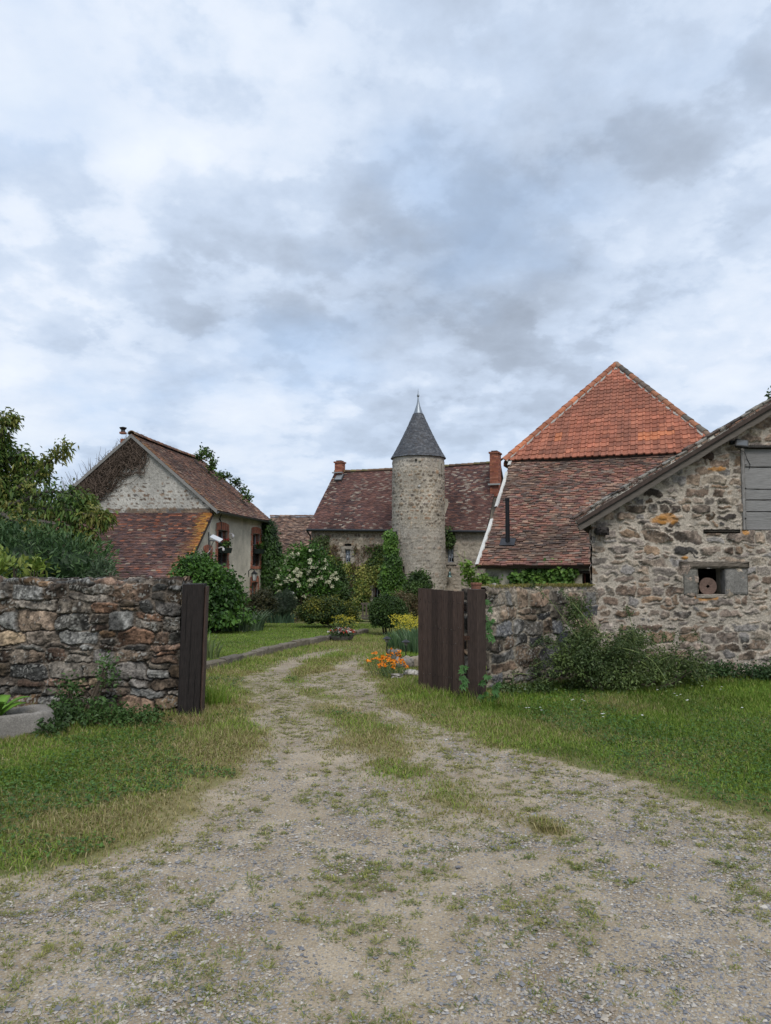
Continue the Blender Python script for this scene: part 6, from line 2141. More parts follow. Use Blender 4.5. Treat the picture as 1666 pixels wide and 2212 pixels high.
# ================================================================== HIP ROOFED BARN (right, behind)
hb = thing('hipped_barn', 'big barn with orange tiled hip roof above an older brown tiled slope', 'barn', (4.5, 22, float(base_z(22)) - .2))
qb = at(1030, 1222, 20.0)
rN = 4.83
# lower slope
tpt = at(1102, 1000, 20 + .94 * rN)
vL = tpt - qb; LvL = np.linalg.norm(vL); vL_ = vL / LvL
WLr = 7.2
def sag_l(u, v): return .10 * (fbm(u * .55, v * .55, s=5, o=3) - .5) - .05 * np.sin(np.clip(v / LvL, 0, 1) * pi)
PAL_HB = [(.15, .09, .068), (.185, .115, .083), (.12, .08, .066), (.24, .16, .115), (.185, .138, .11), (.105, .074, .062), (.18, .095, .07)]
def mod_hb(c, u, v, rs):
    n = len(u)
    rd_ = rs.rand(n) < np.clip((fbm(u * .8, v * .8, s=66, o=3) - .52) * 3 + .8 * sstep(.5, .1, v), 0, .8)
    c = np.where(rd_[:, None], A_([(.22, .105, .078), (.175, .085, .07), (.27, .135, .093)])[rs.randint(0, 3, n)] * rs.uniform(.75, 1.15, n)[:, None], c)
    return c
tile_roof('lower_roof', M_tile, hb, qb, E_, vL_, lambda v: 0, lambda v: WLr, LvL, .165, .105, .030, pal_fn(PAL_HB, None, .6, 19, mod_hb), 41, sag_l, jit=1.7)
# upper hip
cL = A_([tpt[0], tpt[1], tpt[2] + .02]) - E_ * .22
apx2 = at(1331, 792, 24.5 - .342 * 3.15 + .94 * 5.58)
half = 3.38
eL = cL + NB * 0.0; 
mid = eL + E_ * half
tt = (apx2 - eL) @ E_; half = tt; mid = eL + E_ * half
vH = apx2 - mid; LH2 = np.linalg.norm(vH); vH_ = vH / LH2
Wh = 2 * half
print('hip', half, LH2, vH_)
def mod_or(c, u, v, rs):
    n = len(u)
    new = ((np.abs(u - 4.75) < .55) & (np.abs(v - 1.02) < .16)) | ((np.abs(u - 4.6) < .38) & (np.abs(v - .78) < .16)) | ((u < 1.9) & (u > 1.5) & (np.abs(v - 1.3) < .2))
    dk = sstep(.48, .66, fbm(u * 1.2, v * .6, s=5, o=3))[:, None] * .3
    c = c * (1 - dk) + A_([.17, .085, .06]) * dk
    return np.where(new[:, None], A_([.43, .155, .075]), c)
PAL_OR = [(.33, .12, .072), (.30, .108, .066), (.36, .135, .08), (.32, .115, .07), (.28, .105, .066)]
tile_roof('hip_roof', M_tile, hb, eL + A_([0, 0, .05]), E_, vH_, lambda v: half * v / LH2, lambda v: Wh - half * v / LH2, LH2, .225, .285, .034, pal_fn(PAL_OR, None, .2, 23, mod_or), 43, lambda u, v: .03 * (fbm(u * .6, v * .6, s=5, o=2) - .5), roll=True, jit=.5)
zap = apx2[2]
LBk = 9.0
eR = eL + E_ * Wh
rend = apx2 + NB * LBk
mb = MB()
for (e, sg) in ((eL, 1), (eR, -1)):
    V = [e, e + NB * (LBk + 5.6), A_([rend[0], rend[1], zap]), apx2]
    V = [A_(q) for q in V]
    dn = A_([0, 0, -.12])
    mb.hexa([V[0] + dn, V[1] + dn, V[2] + dn, V[3] + dn, V[0], V[1], V[2], V[3]] if sg > 0 else [V[3] + dn, V[2] + dn, V[1] + dn, V[0] + dn, V[3], V[2], V[1], V[0]], (.22, .09, .055))
mb.build('side_roof', M_tile, hb)
mb = MB()
caps(mb, eL + A_([0, 0, .08]), apx2 + A_([0, 0, .13]), .12, .42, [(.38, .14, .07), (.33, .12, .06), (.30, .12, .07)], 5)
mb.build('hip_tiles', M_tile, hb)
mb = MB()
caps(mb, eR + A_([0, 0, .08]), apx2 + A_([0, 0, .13]), .12, .42, [(.20, .13, .09), (.15, .11, .085), (.30, .13, .07), (.12, .10, .08)], 6)
mb.build('hip_tiles', M_tile, hb)
mb = MB(); caps(mb, apx2 + A_([0, 0, .12]), A_([rend[0], rend[1], zap + .12]), .12, .42, [(.30, .13, .07)], 7); mb.build('ridge_tiles', M_tile, hb)
# mortar beside the hip tiles
mb = MB((.33, .31, .28))
for (a, b, s_) in ((eL, apx2, 1), (eR, apx2, -1)):
    t = (b - a) / np.linalg.norm(b - a); nH = np.cross(E_, vH_); nH = nH if nH[2] > 0 else -nH
    sd = np.cross(nH, t) * (1 if s_ < 0 else -1)
    pts = 40; rr_ = random.Random(4)
    V = []
    for k in range(pts + 1):
        p = a + (b - a) * k / pts + A_([0, 0, .05])
        w = rr_.uniform(.13, .19)
        V += [p + nH * .05, p + sd * w + nH * .045, p + sd * (w + .01) + nH * .01]
    mb.add(V, [(3 * k + j, 3 * k + j + 1, 3 * k + 3 + j + 1, 3 * k + 3 + j) for k in range(pts) for j in range(2)])
mb.build('mortar_fillet', M_plaster, hb)
# white verge of the lower slope
mb = MB((.52, .52, .50)); rr_ = random.Random(9); V = []; n_ = 40
nL = np.cross(E_, vL_); nL = nL if nL[2] > 0 else -nL
for (f0, f1) in ((0.0, .40), (.52, .88), (.955, 1.0)):
    V = []; n_ = max(3, int(40 * (f1 - f0)))
    for k in range(n_ + 1):
        f = f0 + (f1 - f0) * k / n_; p = qb + vL * f + nL * (float(sag_l(A_([0.]), A_([LvL * f]))[0]) + .02)
        w = rr_.uniform(.03, .07)
        V += [p - nL * .13 - E_ * .03, p - E_ * .04 + nL * .03, p + E_ * w + nL * .045, p + E_ * (w + .01)]
    mb = MB((.50, .49, .46))
    mb.add(V, [(4 * k + j, 4 * k + j + 1, 4 * k + 4 + j + 1, 4 * k + 4 + j) for k in range(n_) for j in range(3)])
    mb.build('white_verge', M_plaster, hb)

# walls
gh = float(base_z(20)) - .2
wO = qb + E_ * .18 + NB * .28; wO[2] = gh
def hpx(px, py):
    q_ = on_plane(px, py, wO, NF); return float((q_ - wO) @ E_), float(q_[2]) - gh
dwin = (hpx(1258, 1240)[0], hpx(1258, 1240)[0] + 1.0, hpx(1260, 1285)[1], hpx(1260, 1239)[1])
us = lines(0, WLr - .2, .05, list(dwin[:2])); vs = lines(0, qb[2] - gh + .22, .05, list(dwin[2:]))
Ug, Vg = np.meshgrid(us, vs)
pn = fbm(Ug * 2.2, Vg * 2.2, s=25, o=5) - .5
colw = A_([.42, .385, .31])[None, None] * (1 + .7 * pn)[..., None]
k = sstep(.6, .68, fbm(Ug * 1.7, Vg * 2.6, s=35, o=4))[..., None]
colw = colw * (1 - .45 * k)
wall_grid('front_wall', M_plaster, hb, wO, E_, NF, us, vs, .02 * pn, colw, [dwin])
mb = MB((.3, .27, .23)); reveal(mb, dwin, wO, E_, NF, .3); mb.build('reveal', M_plaster, hb)
mb = MB((.05, .04, .035)); a = (dwin[0] + dwin[1]) / 2
rough_block(mb, wO + E_ * a + A_([0, 0, dwin[3] + .035]) + NF * .0, dwin[1] - dwin[0] + .4, .10, .07, (.055, .042, .035), 3, ax=(E_, NB, A_([0, 0, 1.]))); mb.build('lintel', M_woodh, hb)
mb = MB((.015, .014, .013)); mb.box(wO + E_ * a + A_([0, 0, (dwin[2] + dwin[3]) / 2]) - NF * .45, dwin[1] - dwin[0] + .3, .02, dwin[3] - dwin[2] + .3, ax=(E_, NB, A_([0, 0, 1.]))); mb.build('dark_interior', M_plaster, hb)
for uu in (dwin[0] + .04, a, dwin[1] - .04):
    mb = MB((.16, .05, .035)); mb.box(wO + E_ * uu + A_([0, 0, (dwin[2] + dwin[3]) / 2]) - NF * .25, .05, .04, dwin[3] - dwin[2], ax=(E_, NB, A_([0, 0, 1.]))); mb.build('casement_bar', M_paint, hb)
us = lines(0, rN - .3, .12); vs = lines(0, tpt[2] - gh, .12); Ug, Vg = np.meshgrid(us, vs)
stop = lambda u: qb[2] - gh + (u + .28) * (tpt[2] - qb[2]) / rN - .06
wall_grid('side_wall', M_plaster, hb, wO, NB, -E_, us, vs, Ug * 0, np.tile(A_([.42, .385, .31]), Ug.shape + (1,)), (), stop)
wq = eL + E_ * .35; wq[2] = gh
us = lines(0, LBk + 5, .6); vs = lines(0, eL[2] - gh, .6); Ug, Vg = np.meshgrid(us, vs)
wall_grid('side_wall', M_plaster, hb, wq, NB, -E_, us, vs, Ug * 0, np.tile(A_([.40, .37, .30]), Ug.shape + (1,)))
wall_grid('side_wall', M_plaster, hb, wq + E_ * (Wh - .7), NB, E_, us, vs, Ug * 0, np.tile(A_([.40, .37, .30]), Ug.shape + (1,)))
# stove pipe on the old slope
sp0 = on_plane(1097, 1172, qb, nL)
mb = MB((.018, .018, .02)); ztp = at(1097, 1076, sp0[1])[2]
mb.tube([sp0 - A_([0, 0, .3]), A_([sp0[0], sp0[1], (sp0[2] + ztp) / 2])], .062, 14); mb.tube([A_([sp0[0], sp0[1], (sp0[2] + ztp) / 2 - .05]), A_([sp0[0], sp0[1], ztp - .03])], .058, 14); mb.tube([A_([sp0[0], sp0[1], ztp - .06]), A_([sp0[0], sp0[1], ztp])], .066, 14)
mb.box(sp0 + nL * .02, .42, .34, .02, (.05, .05, .055), ax=(E_, vL_, nL))
mb.build('stove_pipe', M_metal, hb)

# ================================================================== PLANTS
def ray_curve(px_list):
    """px_list: (px,py,depth)"""
    return [at(a, b, c) for a, b, c in px_list]


def smooth_path(P, k=6):
    P = [A_(p) for p in P]; out = []
    for i in range(len(P) - 1):
        p0, p1, p2, p3 = P[max(i - 1, 0)], P[i], P[i + 1], P[min(i + 2, len(P) - 1)]
        for j in range(k):
            t = j / k
            out.append(.5 * ((2 * p1) + (-p0 + p2) * t + (2 * p0 - 5 * p1 + 4 * p2 - p3) * t * t + (-p0 + 3 * p1 - 3 * p2 + p3) * t ** 3))
    out.append(P[-1]); return out


def sprig_leaves(path, n, L0, W0, pal, rs, side=.25, droop=.6, hang=.5, twigmb=None):
    """leaves on short side twigs along a branch"""
    P = A_(path); m = len(P)
    out = []
    idx = rs.uniform(.15, 1, n) ** .7 * (m - 1)
    i0 = np.clip(idx.astype(int), 0, m - 2); f = (idx - i0)[:, None]
    C0 = P[i0] * (1 - f) + P[i0 + 1] * f
    T = unit(P[i0 + 1] - P[i0])
    taper = (1.15 - idx / m)[:, None]
    off = rs.normal(size=(n, 3)); off = unit(off - T * (off * T).sum(1)[:, None] * .5) * rs.uniform(.15, 1, n)[:, None] * side * np.clip(taper, .25, 1)
    S = C0 + off
    q = 9
    PP = np.repeat(S, q, 0) + rs.normal(size=(n * q, 3)) * L0 * .55
    D = unit(np.repeat(unit(off) + T * .5, q, 0) + rs.normal(size=(n * q, 3)) * .6 - A_([0, 0, hang]))
    Nn = unit(rs.normal(size=(n * q, 3)) * .5 + A_([0, 0, 1.]))
    sc = rs.uniform(.6, 1.15, n * q)
    c = leaf_cols(PP, pal, rs, seed=5)
    if twigmb is not None:
        for k in range(0, n, 2): twigmb.tube([C0[k], (C0[k] + S[k]) / 2 + A_([0, 0, .02]), S[k]], [.006, .005, .003], 3, cap=False)
    return leaf_mesh(PP, D, Nn, L0 * sc, W0 * sc, c, droop)


def cherry_tree():
    rs = np.random.RandomState(12)
    D = 11.6
    gx, gy = at(-60, 1200, D)[0], D
    z0 = float(gz(gx, gy))
    root = thing('cherry_tree', 'spreading fruit tree with drooping bronze tipped leaves behind the left wall', 'tree', (gx, gy, z0))
    mb = MB((.10, .085, .075))
    top = ray_curve([(-40, 1120, D), (-30, 1000, D), (-10, 930, D), (10, 900, D)])
    trunk = [A_([gx, gy, z0 - .1]), A_([gx + .03, gy, z0 + .9])] + top
    tp = smooth_path(trunk); mb.tube(tp, list(np.linspace(.13, .02, len(tp))), 8)
    brs = [[(-35, 1090, D), (30, 1060, D - .2), (80, 1020, D - .3), (120, 985, D - .3), (145, 965, D - .3)],
           [(-40, 1110, D), (40, 1085, D - .4), (110, 1062, D - .7), (170, 1078, D - .9), (205, 1095, D - .9)],
           [(-40, 1130, D), (50, 1105, D - .5), (130, 1100, D - .9), (190, 1112, D - 1.1), (232, 1122, D - 1.1)],
           [(-35, 1050, D), (0, 1010, D), (40, 985, D), (70, 1000, D), (95, 1030, D)],
           [(-30, 1010, D), (-5, 960, D - .2), (15, 915, D - .2), (28, 905, D - .2)],
           [(-40, 1140, D), (40, 1125, D - .7), (110, 1130, D - 1), (160, 1150, D - 1.1), (195, 1160, D - 1.1)],
           [(-30, 1000, D), (10, 985, D + .3), (50, 1010, D + .4), (60, 1050, D + .4)],
           [(-40, 1080, D), (20, 1050, D + .5), (60, 1070, D + .6), (100, 1090, D + .6)],
           [(-40, 1120, D), (0, 1110, D - .8), (50, 1140, D - 1.2), (90, 1165, D - 1.3)],
           [(-30, 1000, D), (-90, 950, D), (-150, 960, D - .1)], [(-40, 1080, D), (-120, 1040, D - .3), (-200, 1060, D - .5)], [(-40, 1120, D), (-100, 1130, D - .5), (-190, 1150, D - .7)]]
    PALC = [(.035, .075, .015), (.065, .12, .022), (.11, .165, .03), (.19, .19, .045)]
    lv = []; cnt = [38, 60, 62, 44, 46, 50, 34, 50, 40, 40, 50, 40]
    side = [.17, .26, .22, .30, .20, .24, .28, .32, .28, .35, .35, .35]
    for b, c_, s_ in zip(brs, cnt, side):
        p = smooth_path(ray_curve(b)); mb.tube(p, list(np.linspace(.045, .006, len(p))), 6)
        lv.append(sprig_leaves(p, int(c_ * 1.55), .105, .040, PALC, rs, s_, .25, .7, mb))
    # leafy heart of the crown
    for (x, y, rx, ry) in ((-20, 1075, 70, 70), (-30, 985, 42, 60), (30, 1120, 60, 40), (-130, 1060, 110, 90)):
        k = D / F; lv.append(blob_leaves([(at(x, y, D), A_([rx * k, .5, ry * k]))], 2600, .10, .038, PALC, int(x + 300), 10, .08, .7, droop=.5))
    mb.build('trunk', M_twig, root)
    V, Fs, Cc = join_np(lv); mesh_np('crown', V, [Fs], M_leaf, root, Cc)


cherry_tree()

D = 10.0
bush('broadleaf_shrub', 'dense dark green shrub with long narrow leaves behind the left wall', 'shrub',
     [px_blob(60, 1215, 100, 72, D), px_blob(150, 1225, 70, 60, D - .1), px_blob(-20, 1190, 90, 60, D + .2), px_blob(195, 1245, 35, 32, D - .2), px_blob(0, 1330, 240, 90, D)], 15000, .115, .026,
     [(.032, .068, .024), (.055, .11, .036), (.085, .15, .05)], 31, spread=.09, sprig=12, droop=.1, upb=.7, shell=.28)
bush('broadleaf_shrub', 'small sprig of grey green leaves at the right end of the dark shrub', 'shrub',
     [px_blob(222, 1243, 22, 26, D - .5), px_blob(222, 1330, 30, 70, D - .5)], 900, .10, .022, [(.05, .085, .04), (.09, .13, .07)], 32, spread=.05, sprig=8, upb=1.0, core=False)
bush('young_laurel', 'yellow green large leaved shrub peeping over the left wall', 'shrub',
     [px_blob(25, 1235, 32, 22, 8.6), px_blob(75, 1240, 26, 20, 8.6), px_blob(-20, 1235, 30, 26, 8.6), px_blob(40, 1320, 80, 60, 8.6)], 900, .115, .055,
     [(.10, .16, .03), (.17, .24, .04), (.24, .28, .06)], 33, spread=.07, sprig=6, core=False, droop=.1, upb=.5)

CREEP = [(.028, .07, .013), (.055, .13, .02), (.095, .20, .03), (.15, .27, .045)]
bush('virginia_creeper', 'lush green creeper mound against the corner of the lean-to shed', 'creeper',
     [px_blob(442, 1295, 52, 54, 19.2, .6), px_blob(425, 1238, 27, 30, 19.8, .5), px_blob(476, 1288, 36, 38, 19.2, .6), px_blob(460, 1332, 54, 44, 18.9, .6), px_blob(405, 1300, 30, 75, 19.2, .6)], 16000, .11, .085, [(.024, .06, .013), (.045, .11, .018), (.08, .17, .026)], 41, spread=.09, sprig=8, droop=.3, upb=.1, shell=.22, corek=.72, lump=.5)
bush('dark_shrub', 'dark bronze green rounded shrub below the house lantern', 'shrub', [px_blob(560, 1315, 34, 36, 21.5), px_blob(545, 1335, 26, 25, 21.3)], 6500, .075, .035,
     [(.022, .03, .012), (.045, .05, .018), (.08, .07, .028)], 42, spread=.06)
bush('lavender_shrub', 'grey green feathery shrub between the iris clumps', 'shrub', [px_blob(615, 1310, 26, 30, 24.5)], 3500, .10, .016, [(.03, .05, .03), (.06, .085, .05)], 43, spread=.05, upb=1.0)
bush('rose_shrub', 'thin dark rose shrub with pale blooms at the foot of the house wall', 'shrub', [px_blob(522, 1325, 16, 34, 22)], 1300, .07, .04, [(.02, .035, .015), (.045, .07, .025)], 44, spread=.07, core=False)
bush('box_ball', 'clipped round dark green box bush in front of the manor door', 'shrub', [px_blob(838, 1325, 37, 33, 19.8), px_blob(838, 1343, 34, 19, 19.8)], 15000, .055, .032,
     [(.018, .038, .010), (.032, .066, .014), (.055, .10, .02)], 45, spread=.05, shell=.14, lump=.08)
bush('golden_shrub', 'wide dark shrub flecked with yellow leaves on the lawn', 'shrub', [px_blob(705, 1325, 50, 32, 21.5), px_blob(670, 1330, 26, 24, 21.3), px_blob(745, 1335, 28, 22, 21.3)], 12000, .075, .042,
     [(.022, .045, .012), (.04, .075, .016), (.10, .12, .02), (.24, .22, .035)], 46, spread=.06)
eld = [px_blob(660, 1235, 46, 48, 26), px_blob(640, 1265, 36, 40, 25.6), px_blob(690, 1260, 36, 44, 26)]
er = bush('elder_tree', 'leafy elder covered in flat white flower heads before the manor', 'tree', eld, 11000, .13, .060, CREEP[:3], 47, spread=.11, corek=.7)
rs = np.random.RandomState(3); vv = []
for k in range(95):
    b = eld[rs.randint(0, 3)]; d = unit(rs.normal(size=3)); d[1] = -abs(d[1]); d[2] = abs(d[2]) * .8 if rs.rand() < .7 else d[2]
    d = unit(d); p = b[0] + d * b[1] * 1.16
    if p[2] < float(gz(p[0], p[1])) + .6: continue
    n = 26; a = rs.uniform(0, 2 * pi, n); q = np.sqrt(rs.rand(n)) * rs.uniform(.045, .085)
    Pp = p + np.stack([np.cos(a) * q, np.sin(a) * q, rs.uniform(-.012, .012, n)], 1) + A_([0, 0, 1.]) * 0
    Pp[:, 2] += d[1] * 0 + (Pp[:, 1] - p[1]) * .6
    vv.append(leaf_mesh(Pp, rs.normal(size=(n, 3)), unit(A_([0, -.5, 1.]) + rs.normal(size=(n, 3)) * .3), np.full(n, .055), np.full(n, .055), np.tile(A_([.6, .6, .42]), (n, 1)) * rs.uniform(.8, 1.1, n)[:, None], 0))
V, Fs, Cc = join_np(vv); mesh_np('blossom', V, [Fs], M_leaf, er, Cc)
bush('evergreen_shrub', 'dark leafy bush right of the elder under the manor wall', 'shrub', [px_blob(722, 1268, 24, 42, 29), px_blob(730, 1295, 26, 30, 28)], 5200, .12, .06, G_DARK, 48, spread=.1)
bush('ivy_bush', 'bushy dark ivy hump at the foot of the round tower', 'shrub', [px_blob(907, 1262, 21, 24, 31), px_blob(905, 1290, 24, 30, 30)], 4800, .12, .07, G_DARK, 49, spread=.08)
bush('garden_shrub', 'mixed green shrub behind the box ball beside the gate leaf', 'shrub', [px_blob(892, 1322, 14, 32, 23), px_blob(872, 1298, 17, 13, 24)], 3000, .08, .035, [(.05, .06, .02), (.11, .10, .04), (.17, .11, .065)], 50, spread=.08)
bush('ivy_bush', 'dark green bush in the shade between the house climber and the elder', 'shrub', [px_blob(612, 1275, 22, 40, 28), px_blob(640, 1305, 20, 22, 27)], 4600, .11, .055, G_DARK, 51, spread=.1)


def climber(name, label, P0, nrm, poly_px, n, L0, W0, pal, seed, thick=.18, thr=.35, nsc=1.2, cat='climber', hang=.9, group=None, stems=6, per=7, spread=.09, avoid=()):
    """leaves growing on a wall plane inside an outline given on the photo"""
    rs = np.random.RandomState(seed)
    nrm = A_(nrm)
    poly = A_([on_plane(x, y, P0, nrm) for x, y in poly_px])
    hd_ = unit(np.cross(A_([0, 0, 1.]), nrm))
    q2 = np.stack([(poly - A_(P0)) @ hd_, poly[:, 2]], 1)
    lo, hi = q2.min(0), q2.max(0)
    ns = n // per
    pts = rs.uniform(lo, hi, (ns * 12, 2))
    sd = poly_sd(pts[:, 0], pts[:, 1], q2)
    wob = (fbm(pts[:, 0] * nsc * 2, pts[:, 1] * nsc * 2, s=seed, o=3) - .5) * .5
    dn = fbm(pts[:, 0] * nsc, pts[:, 1] * nsc, s=seed + 7, o=4)
    k = (sd + wob > 0) & (dn + rs.uniform(-.12, .12, len(dn)) > thr)
    for (x0, x1, y0, y1) in avoid:
        a_, b_ = on_plane(x0, y1, P0, nrm), on_plane(x1, y0, P0, nrm); ua, ub = (a_ - A_(P0)) @ hd_, (b_ - A_(P0)) @ hd_
        k &= ~((pts[:, 0] > min(ua, ub)) & (pts[:, 0] < max(ua, ub)) & (pts[:, 1] > a_[2]) & (pts[:, 1] < b_[2]))
    pts = pts[k][:ns]; dn = dn[k][:ns]
    m = len(pts)
    out = thick * (.15 + .85 * np.clip((dn - thr) * 3.2, 0, 1)) * rs.rand(m) ** .6
    S = A_(P0) * A_([1, 1, 0]) + pts[:, :1] * hd_ + out[:, None] * nrm; S[:, 2] = pts[:, 1]
    P = np.repeat(S, per, 0) + rs.normal(size=(m * per, 3)) * spread * (A_([1, 1, 1]) - .5 * np.abs(nrm))
    kk = (P - A_(P0)) @ nrm < .02; P[kk] += nrm * .05
    T = unit(rs.normal(size=P.shape) * .6 + nrm * .35 - A_([0, 0, hang])); Nn = unit(nrm + A_([0, 0, .5]) + rs.normal(size=P.shape) * .35)
    sc = rs.uniform(.6, 1.2, len(P))
    V, Fs, Cc = leaf_mesh(P, T, Nn, L0 * sc, W0 * sc, leaf_cols(P, pal, rs, seed=seed, clump=.6), .1)
    c0 = poly.mean(0); zb = min(q2[:, 1])
    root = thing(name, label, cat, (c0[0], c0[1], zb), group)
    mesh_np('foliage', V, [Fs], M_leaf, root, Cc)
    mb = MB((.10, .075, .06)); xs_ = np.linspace(lo[0], hi[0], stems + 2)[1:-1]
    inside = q2
    for x in xs_:
        cand = pts[np.abs(pts[:, 0] - x) < .25 * (hi[0] - lo[0]) / max(stems, 1) + .1]
        if len(cand) < 8: continue
        ys = np.linspace(cand[:, 1].min(), cand[:, 1].max(), 9)
        path = []
        for y in ys:
            px_ = x + .18 * (vn(A_([y * 1.3]), A_([x * 3]), s=seed)[0] - .5) * 2
            p_ = A_(P0) * A_([1, 1, 0]) + px_ * hd_ + nrm * .04; p_[2] = y; path.append(p_)
        mb.tube(path, list(np.linspace(.03, .008, len(path))), 5)
    if mb.n: mb.build('stem', M_twig, root)
    return root


# creeper on the manor front
GOLD = [(.04, .085, .015), (.10, .15, .025), (.22, .25, .05), (.36, .35, .09)]
RUST = [(.10, .055, .035), (.13, .08, .05), (.10, .10, .035), (.17, .10, .065)]
climber('wall_creeper', 'golden green creeper spread over the manor front', cW, NF, [(690, 1172), (740, 1215), (765, 1185), (800, 1180), (845, 1180), (860, 1215), (850, 1260), (862, 1275), (803, 1262), (800, 1320), (690, 1330), (675, 1200)], 15000, .12, .095, GOLD, 61, .22, .42, 1.0, avoid=[(738, 766, 1170, 1217), (798, 828, 1258, 1305)])
climber('dry_creeper', 'brown dry creeper stems and leaves on the manor wall beneath the green one', cW, NF, [(672, 1170), (745, 1180), (845, 1182), (850, 1250), (800, 1265), (798, 1335), (700, 1340), (670, 1240)], 9000, .075, .05, RUST, 62, .08, .36, 1.6, avoid=[(738, 766, 1170, 1217), (798, 828, 1258, 1305)])
climber('wall_creeper', 'grey green creeper tuft at the top left of the manor wall', cW, NF, [(672, 1165), (708, 1160), (716, 1215), (680, 1225)], 1800, .10, .07, [(.04, .07, .02), (.09, .12, .04)], 63, .25, .38)
tcl = A_([tc_[0] - R_top - .02, tc_[1] - .1, 0])
climber('tower_ivy', 'bright green ivy column climbing the left side of the tower', A_([tc_[0] - .8, tc_[1] - R_top * .92, 0]), unit(A_([-.35, -.94, 0])), [(846, 1120), (840, 1150), (836, 1190), (830, 1235), (828, 1262), (834, 1300), (880, 1300), (882, 1275), (872, 1240), (860, 1200), (856, 1172)], 9500, .12, .09,
        [(.035, .08, .015), (.07, .15, .022), (.12, .23, .035)], 64, .35, .2)
climber('tower_ivy', 'dark ivy clump under the eave right of the tower', A_([cW[0], cW[1], 0]), NF, [(958, 1142), (978, 1144), (984, 1165), (972, 1176), (958, 1172)], 1100, .11, .08, G_DARK, 65, .3, .1)
climber('house_creeper', 'tall dark green creeper hanging on the far corner of the house', A_([cF[0], cF[1], 0]) - Wd * .3 + Wn * .1, unit(Wn + A_([-.1, -.9, 0])), [(568, 1128), (576, 1130), (590, 1165), (602, 1200), (606, 1260), (606, 1330), (560, 1320), (556, 1290), (562, 1255), (560, 1215), (566, 1180)], 12500, .12, .09,
        [(.018, .042, .012), (.035, .078, .018), (.06, .125, .025)], 66, .42, .16)
# greenery growing over the far side of the house roof
for (lb_, pts) in (('green creeper growing up over the house ridge, the higher of two clumps', [(430, 988), (442, 975), (450, 985), (462, 1000), (455, 1012)]), ('green creeper growing over the far edge of the house roof, the lower of two clumps', [(476, 1028), (490, 1032), (510, 1045), (528, 1062), (534, 1076)])):
    Dq = 31.5; bl = [(at(x, y, Dq), A_([.12, .3, .11])) for x, y in pts]
    o = thing('roof_creeper', lb_, 'creeper', bl[2][0] - A_([0, 0, .3]))
    V, Fs, Cc = blob_leaves(bl, 620, .12, .085, G_MID, 71 + len(lb_), 7, .08, .8); mesh_np('foliage', V, [Fs], M_leaf, o, Cc)
    mb = MB((.08, .06, .045)); mb.tube([b_[0] for b_ in bl], .02, 5); mb.build('stem', M_twig, o)

# vine along the plastered wall of the hipped barn
climber('grape_vine', 'bright green vine trained along the cream wall above the low stone wall', wO + NF * .02, NF, [(1012, 1232), (1050, 1248), (1090, 1246), (1140, 1238), (1170, 1222), (1228, 1222), (1236, 1262), (1180, 1264), (1160, 1250), (1120, 1256), (1060, 1266), (1010, 1266)], 1300, .13, .12,
        [(.05, .11, .02), (.09, .18, .03), (.15, .26, .05)], 67, .22, .40, 1.8, hang=.4)
o = thing('young_vine', 'yellow green vine shoots sprouting up behind the right gate post', 'plant', at(1025, 1275, 12))
rs = np.random.RandomState(2); mb = MB((.20, .24, .08)); lv = []
for path in ([(1030, 1275, 12), (1012, 1240, 12), (995, 1205, 12), (985, 1192, 12)], [(1035, 1270, 12), (1022, 1235, 12), (1008, 1215, 12), (1003, 1190, 12)], [(1040, 1268, 12), (1045, 1250, 12), (1065, 1252, 11.9)], [(1030, 1270, 12), (1020, 1262, 12), (1012, 1240, 11.9)]):
    p = smooth_path(ray_curve(path)); mb.tube(p, list(np.linspace(.008, .003, len(p))), 5)
    lv.append(sprig_leaves(p[:len(p) * 2 // 3], 12, .075, .06, [(.10, .18, .03), (.18, .28, .05)], rs, .11, .1, .2))
mb.build('stem', M_twig, o); V, Fs, Cc = join_np(lv); mesh_np('foliage', V, [Fs], M_leaf, o, Cc)

